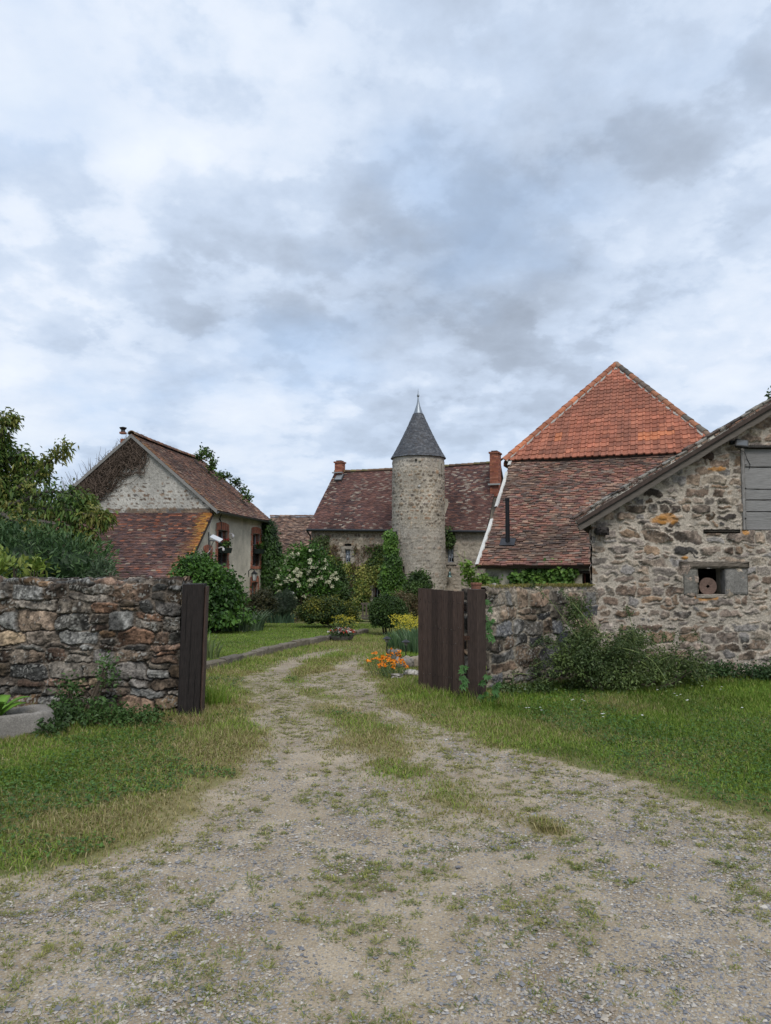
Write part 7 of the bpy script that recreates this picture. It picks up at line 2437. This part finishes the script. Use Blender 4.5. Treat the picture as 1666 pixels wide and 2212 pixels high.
# leafless vine over the gable
def dead_vine():
    rs = random.Random(14)
    root = thing('dead_vine', 'tangle of bare brown vine stems over the left half of the house gable', 'vine', tuple(cG - A_([0, 0, 0])))
    mb = MB((.085, .062, .048))
    tot = 0
    for k in range(900):
        def vb(q): return float(gable_top(A_([min(max(q, wg - .3), gw)]))[0]) - 1.3
        u = rs.uniform(wg - .75, gw); tp_ = float(gable_top(A_([u]))[0]); lo_ = max(vb(u), 2.2)
        if lo_ > tp_: continue
        v = tp_ - .03 - rs.random() ** 1.5 * (tp_ - lo_)
        a = radians(rs.uniform(95, 165)) if rs.random() < .3 else radians(rs.uniform(35, 80)); a = pi - a if rs.random() < .7 else a
        # towards the apex
        pts = []
        for j in range(10):
            lim = float(gable_top(A_([u]))[0])
            if v > lim + rs.uniform(.0, .25) or u > gw + .3 or v < 0: break
            if v < vb(u) - rs.uniform(0, .5) or u < wg - .9: break
            pts.append(A_([cA[0], cA[1], gzh]) + Gd * u + A_([0, 0, v]) - Wd * (rs.uniform(.02, .12)))
            st = .17; u += cos(a) * st; v += sin(a) * st; a += rs.uniform(-.45, .45)
        if len(pts) > 2: mb.tube(pts, [.013 * (1 - .6 * j / len(pts)) for j in range(len(pts))], 3, A_((.085, .062, .048)) * rs.uniform(.7, 1.5), cap=False)
    # twigs standing proud of the left verge
    for k in range(230):
        f = rs.random(); u = gw * .5 + f * gw * .55; lim = float(gable_top(A_([min(u, gw)]))[0]) + .15
        p = A_([cA[0], cA[1], gzh]) + Gd * u + A_([0, 0, lim]) + Wd * rs.uniform(-.2, 1.2)
        a = rs.uniform(.6, 2.6); pts = []
        ln = rs.uniform(.25, .9) * (.35 + f)
        for j in range(6):
            pts.append(p.copy()); p = p + (Gd * cos(a) + A_([0, 0, sin(a)])) * ln / 6 + Wd * rs.uniform(-.03, .03); a += rs.uniform(-.35, .35)
        mb.tube(pts, [.010, .009, .008, .006, .005, .003], 3, A_((.11, .09, .075)) * rs.uniform(.7, 1.3), cap=False)
    mb.build('stem', M_twig, root)
dead_vine()


def iris_clump(name, label, cat, c, rx, ry, n, hgt, pal, seed, wid=.03, lean=.5, group=None):
    rs = np.random.RandomState(seed)
    root = thing(name, label, cat, c, group)
    a = rs.uniform(0, 2 * pi, n); q = np.sqrt(rs.rand(n))
    B = A_(c) + np.stack([np.cos(a) * q * rx, np.sin(a) * q * ry, np.zeros(n)], 1)
    out = np.stack([np.cos(a), np.sin(a) * .6, np.zeros(n)], 1) * (q[:, None]) + rs.normal(size=(n, 3)) * A_([.35, .35, 0])
    H = hgt * rs.uniform(.55, 1.1, n); segs = 5
    ph = rs.uniform(0, 2 * pi, n); S = np.stack([np.cos(ph), np.sin(ph), np.zeros(n)], 1)
    V = []
    for k in range(segs + 1):
        f = k / segs
        p = B + A_([0, 0, 1.]) * (H * (f - .28 * lean * f ** 3))[:, None] + out * (lean * H * f ** 2)[:, None]
        w = wid * (1 - f ** 3) * .5 + .001
        V += [p - S * w, p + S * w]
    V = np.stack(V, 1).reshape(-1, 3); m = 2 * (segs + 1); b = (np.arange(n) * m)[:, None]
    Fs = np.concatenate([np.concatenate([b + 2 * k, b + 2 * k + 1, b + 2 * k + 3, b + 2 * k + 2], 1) for k in range(segs)])
    V[:, 2] = np.maximum(V[:, 2], c[2] - .02)
    cc = np.repeat(A_(pal)[rs.randint(0, len(pal), n)] * rs.uniform(.75, 1.2, n)[:, None], m, 0)
    mesh_np('leaves', V, [Fs], M_leaf, root, cc)
    return root


def G3(px, py, lawn=True):
    p = gp(px, py, .12 if lawn else 0); p[2] = float(gz(p[0], p[1])); return p
IR = [(.08, .13, .07), (.11, .17, .09), (.16, .22, .13), (.06, .10, .05)]
iris_clump('iris_clump', 'grey green iris clump fanning over the lawn left of the dark shrub', 'iris', G3(527, 1362), .5, .4, 260, .62, IR, 1)
iris_clump('iris_clump', 'small iris clump on the lawn right of the dark shrub', 'iris', G3(606, 1345), .45, .3, 170, .55, [(.05, .10, .06), (.08, .14, .08)], 2)
iris_clump('iris_clump', 'pale iris leaves just behind the dark left gate post', 'iris', G3(448, 1420), .18, .2, 60, .42, [(.12, .17, .06), (.18, .22, .09)], 3, .022)

# the flower bed by the gate
bed = [G3(835, 1436, False), G3(872, 1430, False), G3(890, 1405, False), G3(858, 1398, False), G3(900, 1385, False)]
iris_clump('iris_bed', 'tall blue green iris leaves beside the open gate leaf', 'iris', bed[2] + A_([.06, 0, 0]), .30, .75, 380, .46, [(.07, .13, .06), (.10, .18, .08), (.15, .22, .12)], 4, .03, .28)
iris_clump('iris_bed', 'lower iris leaves behind the orange poppies', 'iris', bed[3] + A_([.08, 0, 0]), .28, .6, 200, .36, [(.06, .12, .05), (.10, .17, .07)], 5, .026, .35)


def flower_plant(name, label, cat, c, rx, ry, hgt, nst, leafpal, flpal, seed, fl=.03, nfl=6, spread=.03, lL=.05, lW=.012, petal=None):
    rs = np.random.RandomState(seed)
    root = thing(name, label, cat, c)
    mb = MB((.07, .11, .035)); lv = []; fv = []
    for k in range(nst):
        a = rs.uniform(0, 2 * pi); q = math.sqrt(rs.rand())
        b = A_(c) + A_([cos(a) * q * rx, sin(a) * q * ry, -.02]); H = hgt * rs.uniform(.6, 1.05)
        t = b + A_([cos(a) * .12 * q, sin(a) * .1 * q, H]); m_ = (b + t) / 2 + rs.normal(size=3) * .015
        mb.tube([b, m_, t], [.005, .004, .003], 3, cap=False)
        n = 12; f = rs.rand(n)[:, None] ** .8
        P = b + (t - b) * f * .92; 
        lv.append(leaf_mesh(P, unit(rs.normal(size=(n, 3)) + A_([0, 0, .5])), unit(rs.normal(size=(n, 3))), rs.uniform(.6, 1.2, n) * lL, rs.uniform(.7, 1.2, n) * lW, A_(leafpal)[rs.randint(0, len(leafpal), n)], .1))
        if flpal is not None:
            P = t + rs.normal(size=(nfl, 3)) * spread * A_([1, 1, .4])
            fv.append(leaf_mesh(P, unit(rs.normal(size=(nfl, 3)) + A_([0, -.2, .4])), unit(rs.normal(size=(nfl, 3)) * .6 + A_([0, -.6, .8])), np.full(nfl, fl), np.full(nfl, fl * .95), A_(flpal)[rs.randint(0, len(flpal), nfl)] * rs.uniform(.85, 1.1, nfl)[:, None], -.05))
    mb.build('stem', M_twig, root)
    V, Fs, Cc = join_np(lv); mesh_np('foliage', V, [Fs], M_leaf, root, Cc)
    if fv: V, Fs, Cc = join_np(fv); mesh_np('blossom', V, [Fs], M_leaf, root, Cc)
    return root


YEL = [(.55, .47, .03), (.45, .40, .03), (.60, .52, .06)]
flower_plant('yellow_flowers', 'mass of yellow flowers above the iris leaves beside the gate leaf', 'flowers', G3(888, 1392, False) + A_([.10, .3, 0]), .36, .8, .60, 120, [(.07, .12, .03), (.11, .17, .04)], YEL, 6, .028, 14, .05, .06, .014)
flower_plant('goldenrod', 'small yellow flowering plant left of the flower basket', 'flowers', G3(732, 1368), .10, .10, .46, 16, [(.10, .13, .03)], YEL, 7, .022, 7, .035)
flower_plant('goldenrod', 'taller bright yellow plant right of the flower basket', 'flowers', G3(750, 1368), .12, .12, .52, 26, [(.12, .15, .03)], YEL, 8, .022, 8, .04)
ORG = [(.80, .26, .01), (.85, .32, .015), (.75, .21, .01)]
for i, (px, py, lb_, k) in enumerate(((826, 1446, 'bright orange poppies at the left edge of the flower bed', 9), (848, 1450, 'largest group of orange poppies in front of the bed stones', 16), (838, 1422, 'row of orange poppies higher in the bed', 12), (866, 1442, 'orange poppies close against the bed stones', 8))):
    flower_plant('orange_poppy', lb_, 'poppies', G3(px, py + 13, False), .15, .12, .24 + .03 * (i % 2), k, [(.08, .14, .06), (.12, .18, .08)], ORG, 20 + i, .036, 7, .010, .07, .008)
# stones of the bed
mbk = None
for i, (px, py, rx, ry, lb_, c_) in enumerate(((874, 1434, 20, 10, 'long grey bed stone behind the orange poppies', (.21, .19, .17)), (892, 1432, 22, 11, 'rounded brown bed stone next to the gate leaf', (.26, .22, .17)), (888, 1456, 16, 6, 'flat pale stone slab on the ground before the gate leaf', (.36, .34, .31)),
                                            (851, 1416, 14, 11, 'upright grey stone at the corner of the flower bed', (.17, .155, .14)), (858, 1462, 13, 5, 'low pale stone in the grass under the poppies', (.30, .28, .25)))):
    p = G3(px, py + ry, False); k = p[1] / F; mb = MB()
    rough_block(mb, p + A_([0, rx * k * .6, ry * k]), 2 * rx * k, 1.3 * rx * k, 2.2 * ry * k, c_, 30 + i, amp=.035)
    tag(mb.build('bed_stone', M_stone, None, True), lb_, 'stone')
for i, (px, py, yb, lb_) in enumerate(((877, 1385, 1425, 'garden lamp with a flat dark cap standing closest to the gate leaf'), (836, 1378, 1425, 'garden lamp with a flat dark cap at the left of the flower bed'))):
    p = G3(px, yb + 5, False); k = p[1] / F
    o = thing('garden_lamp', lb_, 'lamp', p)
    t = at(px, py, p[1]); mb = MB((.04, .04, .042)); mb.lathe(t, [(.0, .028), (.02, .022), (.075, -.012), (.072, -.018), (0, -.016)], 20); mb.build('lamp_cap', M_metal, o)
    mb = MB((.22, .22, .21)); mb.lathe(t, [(.035, -.018), (.03, -.065), (0, -.066)], 14); mb.build('lens', M_glass, o)
    mb = MB((.03, .03, .03)); mb.tube([t - A_([0, 0, .06]), p - A_([0, 0, .05])], .009, 8); mb.build('stake', M_metal, o)

# flower basket at the kerb end
fbp = G3(738, 1373)
o = thing('flower_basket', 'low basket of red white and pink flowers at the far end of the kerb', 'flower basket', fbp)
mb = MB((.13, .12, .115)); mb.lathe(fbp, [(.18, 0), (.26, .04), (.30, .12), (.27, .12), (.22, .06), (0, .06)], 20); mb.build('basket', M_stone, o)
V, Fs, Cc = blob_leaves([(fbp + A_([0, 0, .16]), A_([.30, .26, .12]))], 900, .05, .035, G_DARK, 3, 8, .04, .6); mesh_np('foliage', V, [Fs], M_leaf, o, Cc)
rs = np.random.RandomState(8); n = 70; fv = []
for k in range(n):
    a = rs.uniform(0, 2 * pi); q = math.sqrt(rs.rand()); p = fbp + A_([cos(a) * q * .33, sin(a) * q * .28, .21 + .10 * (1 - q * q) * rs.uniform(.6, 1)])
    m = 7; cc = A_([(.65, .60, .58), (.50, .03, .03), (.60, .25, .28), (.65, .55, .5), (.55, .10, .06)])[rs.randint(0, 5)]
    fv.append(leaf_mesh(p + rs.normal(size=(m, 3)) * .008, unit(rs.normal(size=(m, 3)) + A_([0, 0, .5])), unit(rs.normal(size=(m, 3)) * .6 + A_([0, -.5, 1])), np.full(m, .032), np.full(m, .03), np.tile(cc, (m, 1)) * rs.uniform(.85, 1.1, m)[:, None], 0))
V, Fs, Cc = join_np(fv); mesh_np('blossom', V, [Fs], M_leaf, o, Cc)
g_ = G3(755, 1371); mb = MB((.38, .44, .50)); mb.lathe(g_, [(.0, 0), (.04, .0), (.05, .03), (.05, .09), (.055, .10), (.03, .15), (.02, .19), (.03, .21), (.0, .25)], 14)
tag(mb.build('bird_ornament', M_paint), 'small pale garden ornament beside the flower basket', 'ornament')
# chair and pot near the manor
cp = gp(795, 1350); cp[2] = float(gz(cp[0], cp[1])) - .32; 
o = thing('garden_chair', 'weathered wooden chair beside the box ball', 'chair', cp); mb = MB((.09, .075, .06))
rough_block(mb, cp + A_([0, 0, .43]), .5, .45, .05, (.08, .07, .055), 4); mb.build('seat', M_woodh, o)
for dx, dy in ((-.21, -.18), (.21, -.18), (-.21, .18), (.21, .18)):
    mb = MB((.08, .07, .055)); mb.tube([cp + A_([dx, dy, 0]), cp + A_([dx * .95, dy, .42])], .025, 6); mb.build('leg', M_woodh, o)
mb = MB((.09, .075, .06))
for k in range(4): mb.box(cp + A_([-.18 + .12 * k, .22, .68]), .06, .03, .44)
mb.box(cp + A_([0, .22, .92]), .5, .035, .07); mb.box(cp + A_([0, .22, .50]), .5, .035, .05); mb.build('backrest', M_woodh, o)
q_ = cp + A_([-.3, -.25, 0]); o = thing('flower_pot', 'terracotta flower pot by the wooden chair', 'pot', q_)
mb = MB((.30, .12, .07)); mb.lathe(q_, [(.09, 0), (.13, .18), (.15, .18), (.15, .22), (.12, .22), (0, .18)], 16); mb.build('pot', M_brick, o)
V, Fs, Cc = blob_leaves([(q_ + A_([0, 0, .30]), A_([.16, .16, .12]))], 160, .08, .05, G_MID, 4, 8, .04, .7); mesh_np('foliage', V, [Fs], M_leaf, o, Cc)
# camera on a pole
cm = gp(640, 1318); cm = at(628, 1282, 25.2); o = thing('yard_camera', 'white camera on a thin angled arm left of the elder', 'camera', cm)
mb = MB((.5, .5, .5)); mb.tube([at(613, 1292, 25.2), at(622, 1285, 25.2), at(630, 1281, 25.2)], .02, 6); mb.tube([at(613, 1292, 25.2), A_([at(613, 1292, 25.2)[0], 25.2, float(gz(-3.5, 25.2))])], .025, 6); mb.build('pole', M_metal, o)
mb = MB((.7, .7, .7)); mb.tube([at(627, 1280, 25.2), at(634, 1282, 25.1)], .05, 8); mb.build('housing', M_paint, o)
# pot on the wall behind the gate post
q_ = at(1029, 1270, 8.75); o = thing('clay_pot', 'small reddish clay pot on top of the wall behind the right gate post', 'pot', q_ - A_([0, 0, .03]))
mb = MB((.20, .09, .06)); mb.lathe(q_ - A_([0, 0, .03]), [(.0, 0), (.055, 0), (.062, .07), (.07, .07), (.07, .09), (.05, .09), (0, .06)], 14); mb.build('pot', M_brick, o)

# ------------------------------------------------------------------ stone trough with hosta
tp0 = gp(40, 1600); tz = float(gz(tp0[0], tp0[1]))
tA = gp(95, 1570); tB = gp(-60, 1655)
o = thing('stone_trough', 'worn grey granite trough at the lower left holding a leafy plant', 'trough', (tA[0], tA[1], tz))
mb = MB(); rr_ = np.random.RandomState(4)
cx_, cy_ = -3.66, 6.88
outer = []; 
def trough():
    nA = 64; V = []; prof = [(1.0, -.05), (1.03, .04), (1.02, .10), (1.0, .15), (.985, .18), (.95, .197), (.86, .20), (.78, .19), (.74, .15), (.72, .08), (.0, .08)]
    for (s_, z_) in prof:
        for k in range(nA):
            a = 2 * pi * k / nA; c, s = cos(a), sin(a)
            e = 2 / 6.0
            x = abs(c) ** e * (1 if c > 0 else -1) * .56; y = abs(s) ** e * (1 if s > 0 else -1) * .24
            an = radians(36); w = 1 + .05 * (vn(A_([cos(a) * 2 + 5]), A_([sin(a) * 2 + 5 + z_ * 6]), s=4)[0] - .5)
            V.append(A_([cx_ + (x * cos(an) - y * sin(an)) * s_ * w, cy_ + (x * sin(an) + y * cos(an)) * s_ * w, tz + z_ + .02 * (vn(A_([cos(a) * 5 + 9]), A_([sin(a) * 5 + 9]), s=9)[0] - .5)]))
    fs = [(i * nA + k, i * nA + (k + 1) % nA, (i + 1) * nA + (k + 1) % nA, (i + 1) * nA + k) for i in range(len(prof) - 1) for k in range(nA)]
    mb.add(V, fs, (.21, .195, .175)); 
trough(); tr_ = mb.build('basin', M_stone, o, True)
mb = MB((.05, .04, .03)); mb.lathe((cx_, cy_, tz + .13), [(.0, .03), (.12, .02), (.16, -.02)], 16); mb.build('soil', M_ground if False else M_stone, o)
ht = thing('hosta', 'broad fresh green leaves growing from the granite trough', 'plant', (cx_ + .12, cy_ + .1, tz + .18))
rs = np.random.RandomState(6); V = []; fs = []; Cc = []; n = 0
for k in range(26):
    a = rs.uniform(0, 2 * pi); ln = rs.uniform(.26, .40); up = rs.uniform(.5, 1.3); w = rs.uniform(.035, .055)
    d = A_([cos(a), sin(a), 0]); s_ = A_([-sin(a), cos(a), 0]); c0 = A_([cx_ + .06, cy_ + .04, tz + .15]) + rs.normal(size=3) * A_([.06, .05, 0]); cc = A_((.11, .22, .03)) * rs.uniform(.7, 1.35)
    for j in range(8):
        f = j / 7; p = c0 + d * ln * f * .75 + A_([0, 0, 1]) * ln * (up * f - .55 * f * f * up); ww = w * sin(pi * min(f * .93 + .07, 1)) ** .7
        V += [p - s_ * ww + A_([0, 0, ww * .35]), p - s_ * ww * .5 + A_([0, 0, .004]), p, p + s_ * ww * .5 + A_([0, 0, .004]), p + s_ * ww + A_([0, 0, ww * .35])]
        Cc += [cc * .9, cc * 1.1, cc * 1.3, cc * 1.1, cc * .9]
    for j in range(7):
        for i in range(4): b = n + j * 5 + i; fs.append((b, b + 1, b + 6, b + 5))
    n += 40
mesh_np('leaves', A_(V), [A_(fs)], M_leaf, ht, A_(Cc), True)

# ------------------------------------------------------------------ weeds at the foot of the left wall
def weed(name, label, blobs, n, L0, W0, pal, seed, stem=True, spread=.05, cat='weeds', drp=.2):
    return bush(name, label, cat, blobs, n, L0, W0, pal, seed, spread=spread, core=False, sprig=7, stems=stem, shell=.9, droop=drp)
W7 = 7.45
weed('bramble', 'bramble with dark leaves climbing the middle of the left stone wall', [px_blob(150, 1500, 20, 32, W7 + .02, .08), px_blob(145, 1535, 34, 20, W7, .12), px_blob(228, 1470, 20, 24, W7 + .08, .07), px_blob(232, 1440, 12, 16, W7 + .1, .05), px_blob(220, 1530, 24, 18, W7, .10)], 850, .046, .032, [(.045, .09, .025), (.08, .15, .04)], 81)
weed('nettles', 'low dark nettles beside the granite trough', [px_blob(132, 1553, 24, 15, 7.2, .14), px_blob(115, 1578, 20, 9, 6.9, .12)], 700, .055, .028, [(.03, .06, .018), (.06, .11, .03)], 82)
weed('wall_weeds', 'green weeds in the grass at the foot of the left wall', [px_blob(200, 1555, 40, 18, 7.3, .2), px_blob(260, 1552, 36, 18, 7.3, .18), px_blob(320, 1558, 44, 16, 7.3, .18)], 1700, .042, .024, [(.04, .085, .02), (.075, .14, .035)], 83)


def straw(name, label, c, n, H, rad, seed, pal=STRAW, ln=1.0, kind=None):
    rs = np.random.RandomState(seed); P = A_(c) + np.stack([rs.normal(size=n) * rad, rs.normal(size=n) * rad * .5, np.zeros(n)], 1); P[:, 2] = gz(P[:, 0], P[:, 1]) - .01
    a = blades(P, H * rs.uniform(.4, 1.1, n), rs.uniform(.003, .006, n), rs.uniform(.3, 1.5, n) * ln, pal[rs.randint(0, len(pal), n)] * rs.uniform(.8, 1.2, n)[:, None], rs, 2)
    o = mesh_np(name, a[0], a[1], M_grass, None, a[2]); tag(o, label, 'grass', kind='stuff'); return o
q_ = gp(385, 1562); straw('dry_grass_tuft', 'tuft of straw coloured dry grass at the foot of the left gate post', q_, 700, .13, .17, 5, A_([(.38, .27, .14), (.30, .20, .10), (.42, .33, .2)]), 1.4)
q_ = gp(430, 1530); straw('green_grass_tuft', 'tall green grass against the right side of the left gate post', q_ + A_([.05, .2, 0]), 500, .32, .13, 6, GREEN * .9, .5)
q_ = gp(300, 1556); straw('dry_grass_tuft', 'sparse dry stalks below the big stones of the left wall', q_ + A_([-.3, .15, 0]), 260, .24, .35, 7, STRAW, .5)
q_ = gp(975, 1515); straw('green_grass_tuft', 'tall grass tuft in front of the open gate leaf', q_, 600, .14, .35, 8, GREEN, .8)

# ------------------------------------------------------------------ bramble / rose thicket at the right
def thicket():
    BD = 9.3
    bl = [px_blob(1330, 1468, 105, 20, BD - .2, .3), px_blob(1248, 1335, 18, 46, BD + .2, .15), px_blob(1262, 1400, 34, 52, BD, .3), px_blob(1330, 1435, 64, 44, BD, .35), px_blob(1420, 1446, 70, 34, BD + .2, .35), px_blob(1250, 1440, 60, 42, BD - .3, .3), px_blob(1490, 1452, 40, 26, BD + .3, .25), px_blob(1370, 1395, 40, 30, BD + .3, .2)]
    root = bush('rose_thicket', 'wild rose thicket of arching stems against the barn corner', 'shrub', bl, 17000, .040, .022, [(.045, .075, .022), (.08, .12, .033), (.13, .18, .05)], 91, spread=.06, sprig=10, core=False, shell=.75, lump=.3)
    rs = np.random.RandomState(4); mb = MB((.13, .17, .06)); lv = []
    arcs = [[(1330, 1480), (1250, 1380), (1190, 1300), (1150, 1262)], [(1290, 1500), (1240, 1440), (1200, 1420), (1150, 1440)], [(1400, 1440), (1300, 1370), (1235, 1300), (1215, 1275)], [(1270, 1510), (1330, 1420), (1340, 1350)],
            [(1270, 1480), (1250, 1440), (1265, 1400), (1320, 1370), (1390, 1360)], [(1300, 1490), (1280, 1520), (1270, 1560), (1258, 1590)], [(1380, 1450), (1372, 1400), (1365, 1350), (1352, 1310)], [(1240, 1510), (1180, 1470), (1120, 1455), (1080, 1470)],
            [(1300, 1450), (1240, 1470), (1200, 1520), (1180, 1560)], [(1320, 1440), (1230, 1450), (1160, 1480), (1130, 1510)], [(1350, 1430), (1290, 1400), (1230, 1410), (1190, 1440), (1160, 1490)], [(1450, 1440), (1460, 1400), (1430, 1370)], [(1260, 1520), (1240, 1490), (1238, 1540), (1225, 1580)],
            [(1380, 1460), (1440, 1420), (1500, 1420), (1540, 1445)], [(1290, 1430), (1330, 1400), (1400, 1420), (1440, 1470)]]
    for i, a in enumerate(arcs):
        yy = np.linspace(BD, BD - rs.uniform(.1, .7), len(a))
        zlim = []
        p = smooth_path([at(x, y, d) for (x, y), d in zip(a, yy)], 7)
        p = [A_([q[0], q[1], max(q[2], float(gz(q[0], q[1])) + .01)]) for q in p]
        mb.tube(p, list(np.linspace(.0065, .0025, len(p))), 4, A_((.20, .25, .09)) * rs.uniform(.7, 1.3))
        lv.append(sprig_leaves(p, 20, .032, .018, [(.04, .07, .02), (.08, .12, .04)], rs, .07, .1, .1))
    for k in range(60):
        x, y = rs.uniform(1190, 1480), rs.uniform(1380, 1480); l = rs.uniform(30, 80); sg = -1 if rs.rand() < .75 else 1
        p = smooth_path([at(x, y, BD + .1), at(x + sg * l * .5, y - l * .4, BD - .1), at(x + sg * l, y - l * .1 + rs.uniform(-10, 30), BD - .3)], 5)
        p = [A_([q[0], q[1], max(q[2], float(gz(q[0], q[1])) + .01)]) for q in p]
        mb.tube(p, list(np.linspace(.004, .002, len(p))), 3, A_((.13, .15, .06)) * rs.uniform(.7, 1.3), cap=False)
        lv.append(sprig_leaves(p, 8, .030, .018, [(.04, .07, .02), (.08, .12, .04)], rs, .06, .1, .1))
    mb.build('arching_stem', M_twig, root); V, Fs, Cc = join_np(lv); mesh_np('foliage', V, [Fs], M_leaf, root, Cc)
thicket()
weed('wall_weeds', 'dark creeping weeds along the foot of the barn wall', [px_blob(1560, 1452, 55, 14, 10.1, .2), px_blob(1640, 1456, 50, 13, 10.05, .2), px_blob(1700, 1458, 60, 12, 10.0, .2)], 2600, .040, .028, [(.03, .065, .02), (.055, .11, .03)], 84)
weed('wall_weeds', 'low leafy weeds at the foot of the low right wall', [px_blob(1100, 1500, 40, 16, 8.8, .15), px_blob(1165, 1500, 45, 18, 8.9, .15)], 1500, .042, .026, [(.04, .07, .02), (.075, .12, .035)], 85)


def creeper_hand(P, T, Nn, size, rs, col):
    """five fingered creeper leaves"""
    V = []; Fs = []; Cc = []; n = 0
    for p, t, nn, s_ in zip(P, T, Nn, size):
        t = unit(t); sd = unit(np.cross(t, nn)); q = 5
        an = A_([-1.15, -.6, 0, .6, 1.15]); ls = A_([.6, .85, 1, .85, .6]) * s_
        TT = t[None] * np.cos(an)[:, None] + sd[None] * np.sin(an)[:, None]
        v, f, c = leaf_mesh(np.tile(p, (5, 1)), TT, np.tile(unit(nn), (5, 1)), ls, ls * .42, np.tile(col, (5, 1)) * rs.uniform(.75, 1.25), .12)
        V.append(v); Fs.append(f + n); Cc.append(c); n += len(v)
    return np.concatenate(V), np.concatenate(Fs), np.concatenate(Cc)


def creeper_on_post():
    rs = np.random.RandomState(9)
    sets = [('virginia_creeper', 'five fingered creeper leaves on the right edge of the right gate post', [(1052, 1300), (1058, 1318), (1048, 1350), (1060, 1356), (1052, 1368), (1066, 1376), (1045, 1330), (1062, 1340)], 8.55),
            ('virginia_creeper', 'five fingered creeper leaves growing in the gap beside the gate leaf', [(1000, 1440), (996, 1462), (1004, 1470), (998, 1480), (1003, 1446)], 8.30),
            ('virginia_creeper', 'leafy creeper on the ground at the foot of the right gate post', [(1040, 1475), (1052, 1462), (1064, 1488), (1048, 1500), (1036, 1505), (1058, 1510), (1070, 1478), (1042, 1518), (1075, 1500)], 8.25)]
    for nm, lb_, pts, d in sets:
        P = A_([at(x + rs.uniform(-4, 4), y + rs.uniform(-4, 4), d - rs.uniform(0, .08)) for x, y in pts for _ in range(2)])
        n = len(P); T = unit(np.stack([rs.uniform(-1, 1, n), rs.uniform(-.5, 0, n), rs.uniform(-.9, .2, n)], 1)); Nn = unit(np.stack([rs.uniform(-.3, .3, n), -np.ones(n), rs.uniform(.2, .9, n)], 1))
        o = thing(nm, lb_, 'creeper', (P[:, 0].mean(), P[:, 1].mean(), P[:, 2].min()))
        V, Fs, Cc = creeper_hand(P, T, Nn, rs.uniform(.055, .095, n), rs, A_((.05, .13, .028))); mesh_np('foliage', V, [Fs], M_leaf, o, Cc)
        mb = MB((.10, .08, .05)); Q = P[np.argsort(P[:, 2])]; mb.tube(smooth_path(list(Q[::2] + A_([0, .02, 0])), 3), .003, 4); mb.build('stem', M_twig, o)
creeper_on_post()
# daisies
def daisies():
    rs = np.random.RandomState(3); pts = [(1462, 1512), (1478, 1520), (1430, 1505), (1300, 1563), (1310, 1562), (1240, 1528), (1262, 1530), (1118, 1498), (1126, 1502), (1140, 1545), (1172, 1548), (1558, 1500), (1490, 1530), (1388, 1560), (1600, 1545), (1520, 1492), (470, 1390), (520, 1380), (545, 1378), (590, 1376)]
    fv = []
    P = []
    for (x, y) in pts:
        for _ in range(2): P.append(gp(x + rs.uniform(-10, 10), y + rs.uniform(-4, 4)))
    V = []; 
    for p in P:
        p[2] = float(gz(p[0], p[1])) + rs.uniform(.05, .09); m = 9; a = np.arange(m) / m * 2 * pi
        T = np.stack([np.cos(a), np.sin(a), np.full(m, .15)], 1)
        fv.append(leaf_mesh(np.tile(p, (m, 1)), T, np.tile(A_([0, -.2, 1.]), (m, 1)), np.full(m, .013), np.full(m, .008), np.tile(A_([.75, .75, .72]), (m, 1)), 0))
    V, Fs, Cc = join_np(fv); tag(mesh_np('daisies', V, [Fs], M_leaf, None, Cc), 'tiny white daisies dotted through the grass', 'daisies', kind='stuff')
daisies()
# leaves of a tree showing over the barn ridge
q_ = at(1664, 853, 11.5); o = thing('roof_sprig', 'green leaf sprig showing above the barn verge at the right edge', 'plant', q_ - A_([0, 0, .1]))
V, Fs, Cc = blob_leaves([(q_ + A_([.08, 0, .0]), A_([.10, .10, .08]))], 60, .07, .04, G_MID, 3, 5, .04, .8); mesh_np('foliage', V, [Fs], M_leaf, o, Cc)
mb = MB((.08, .06, .045)); mb.tube([q_ - A_([0, 0, .35]), q_ + A_([.06, 0, .0])], .008, 5); mb.build('stem', M_twig, o)
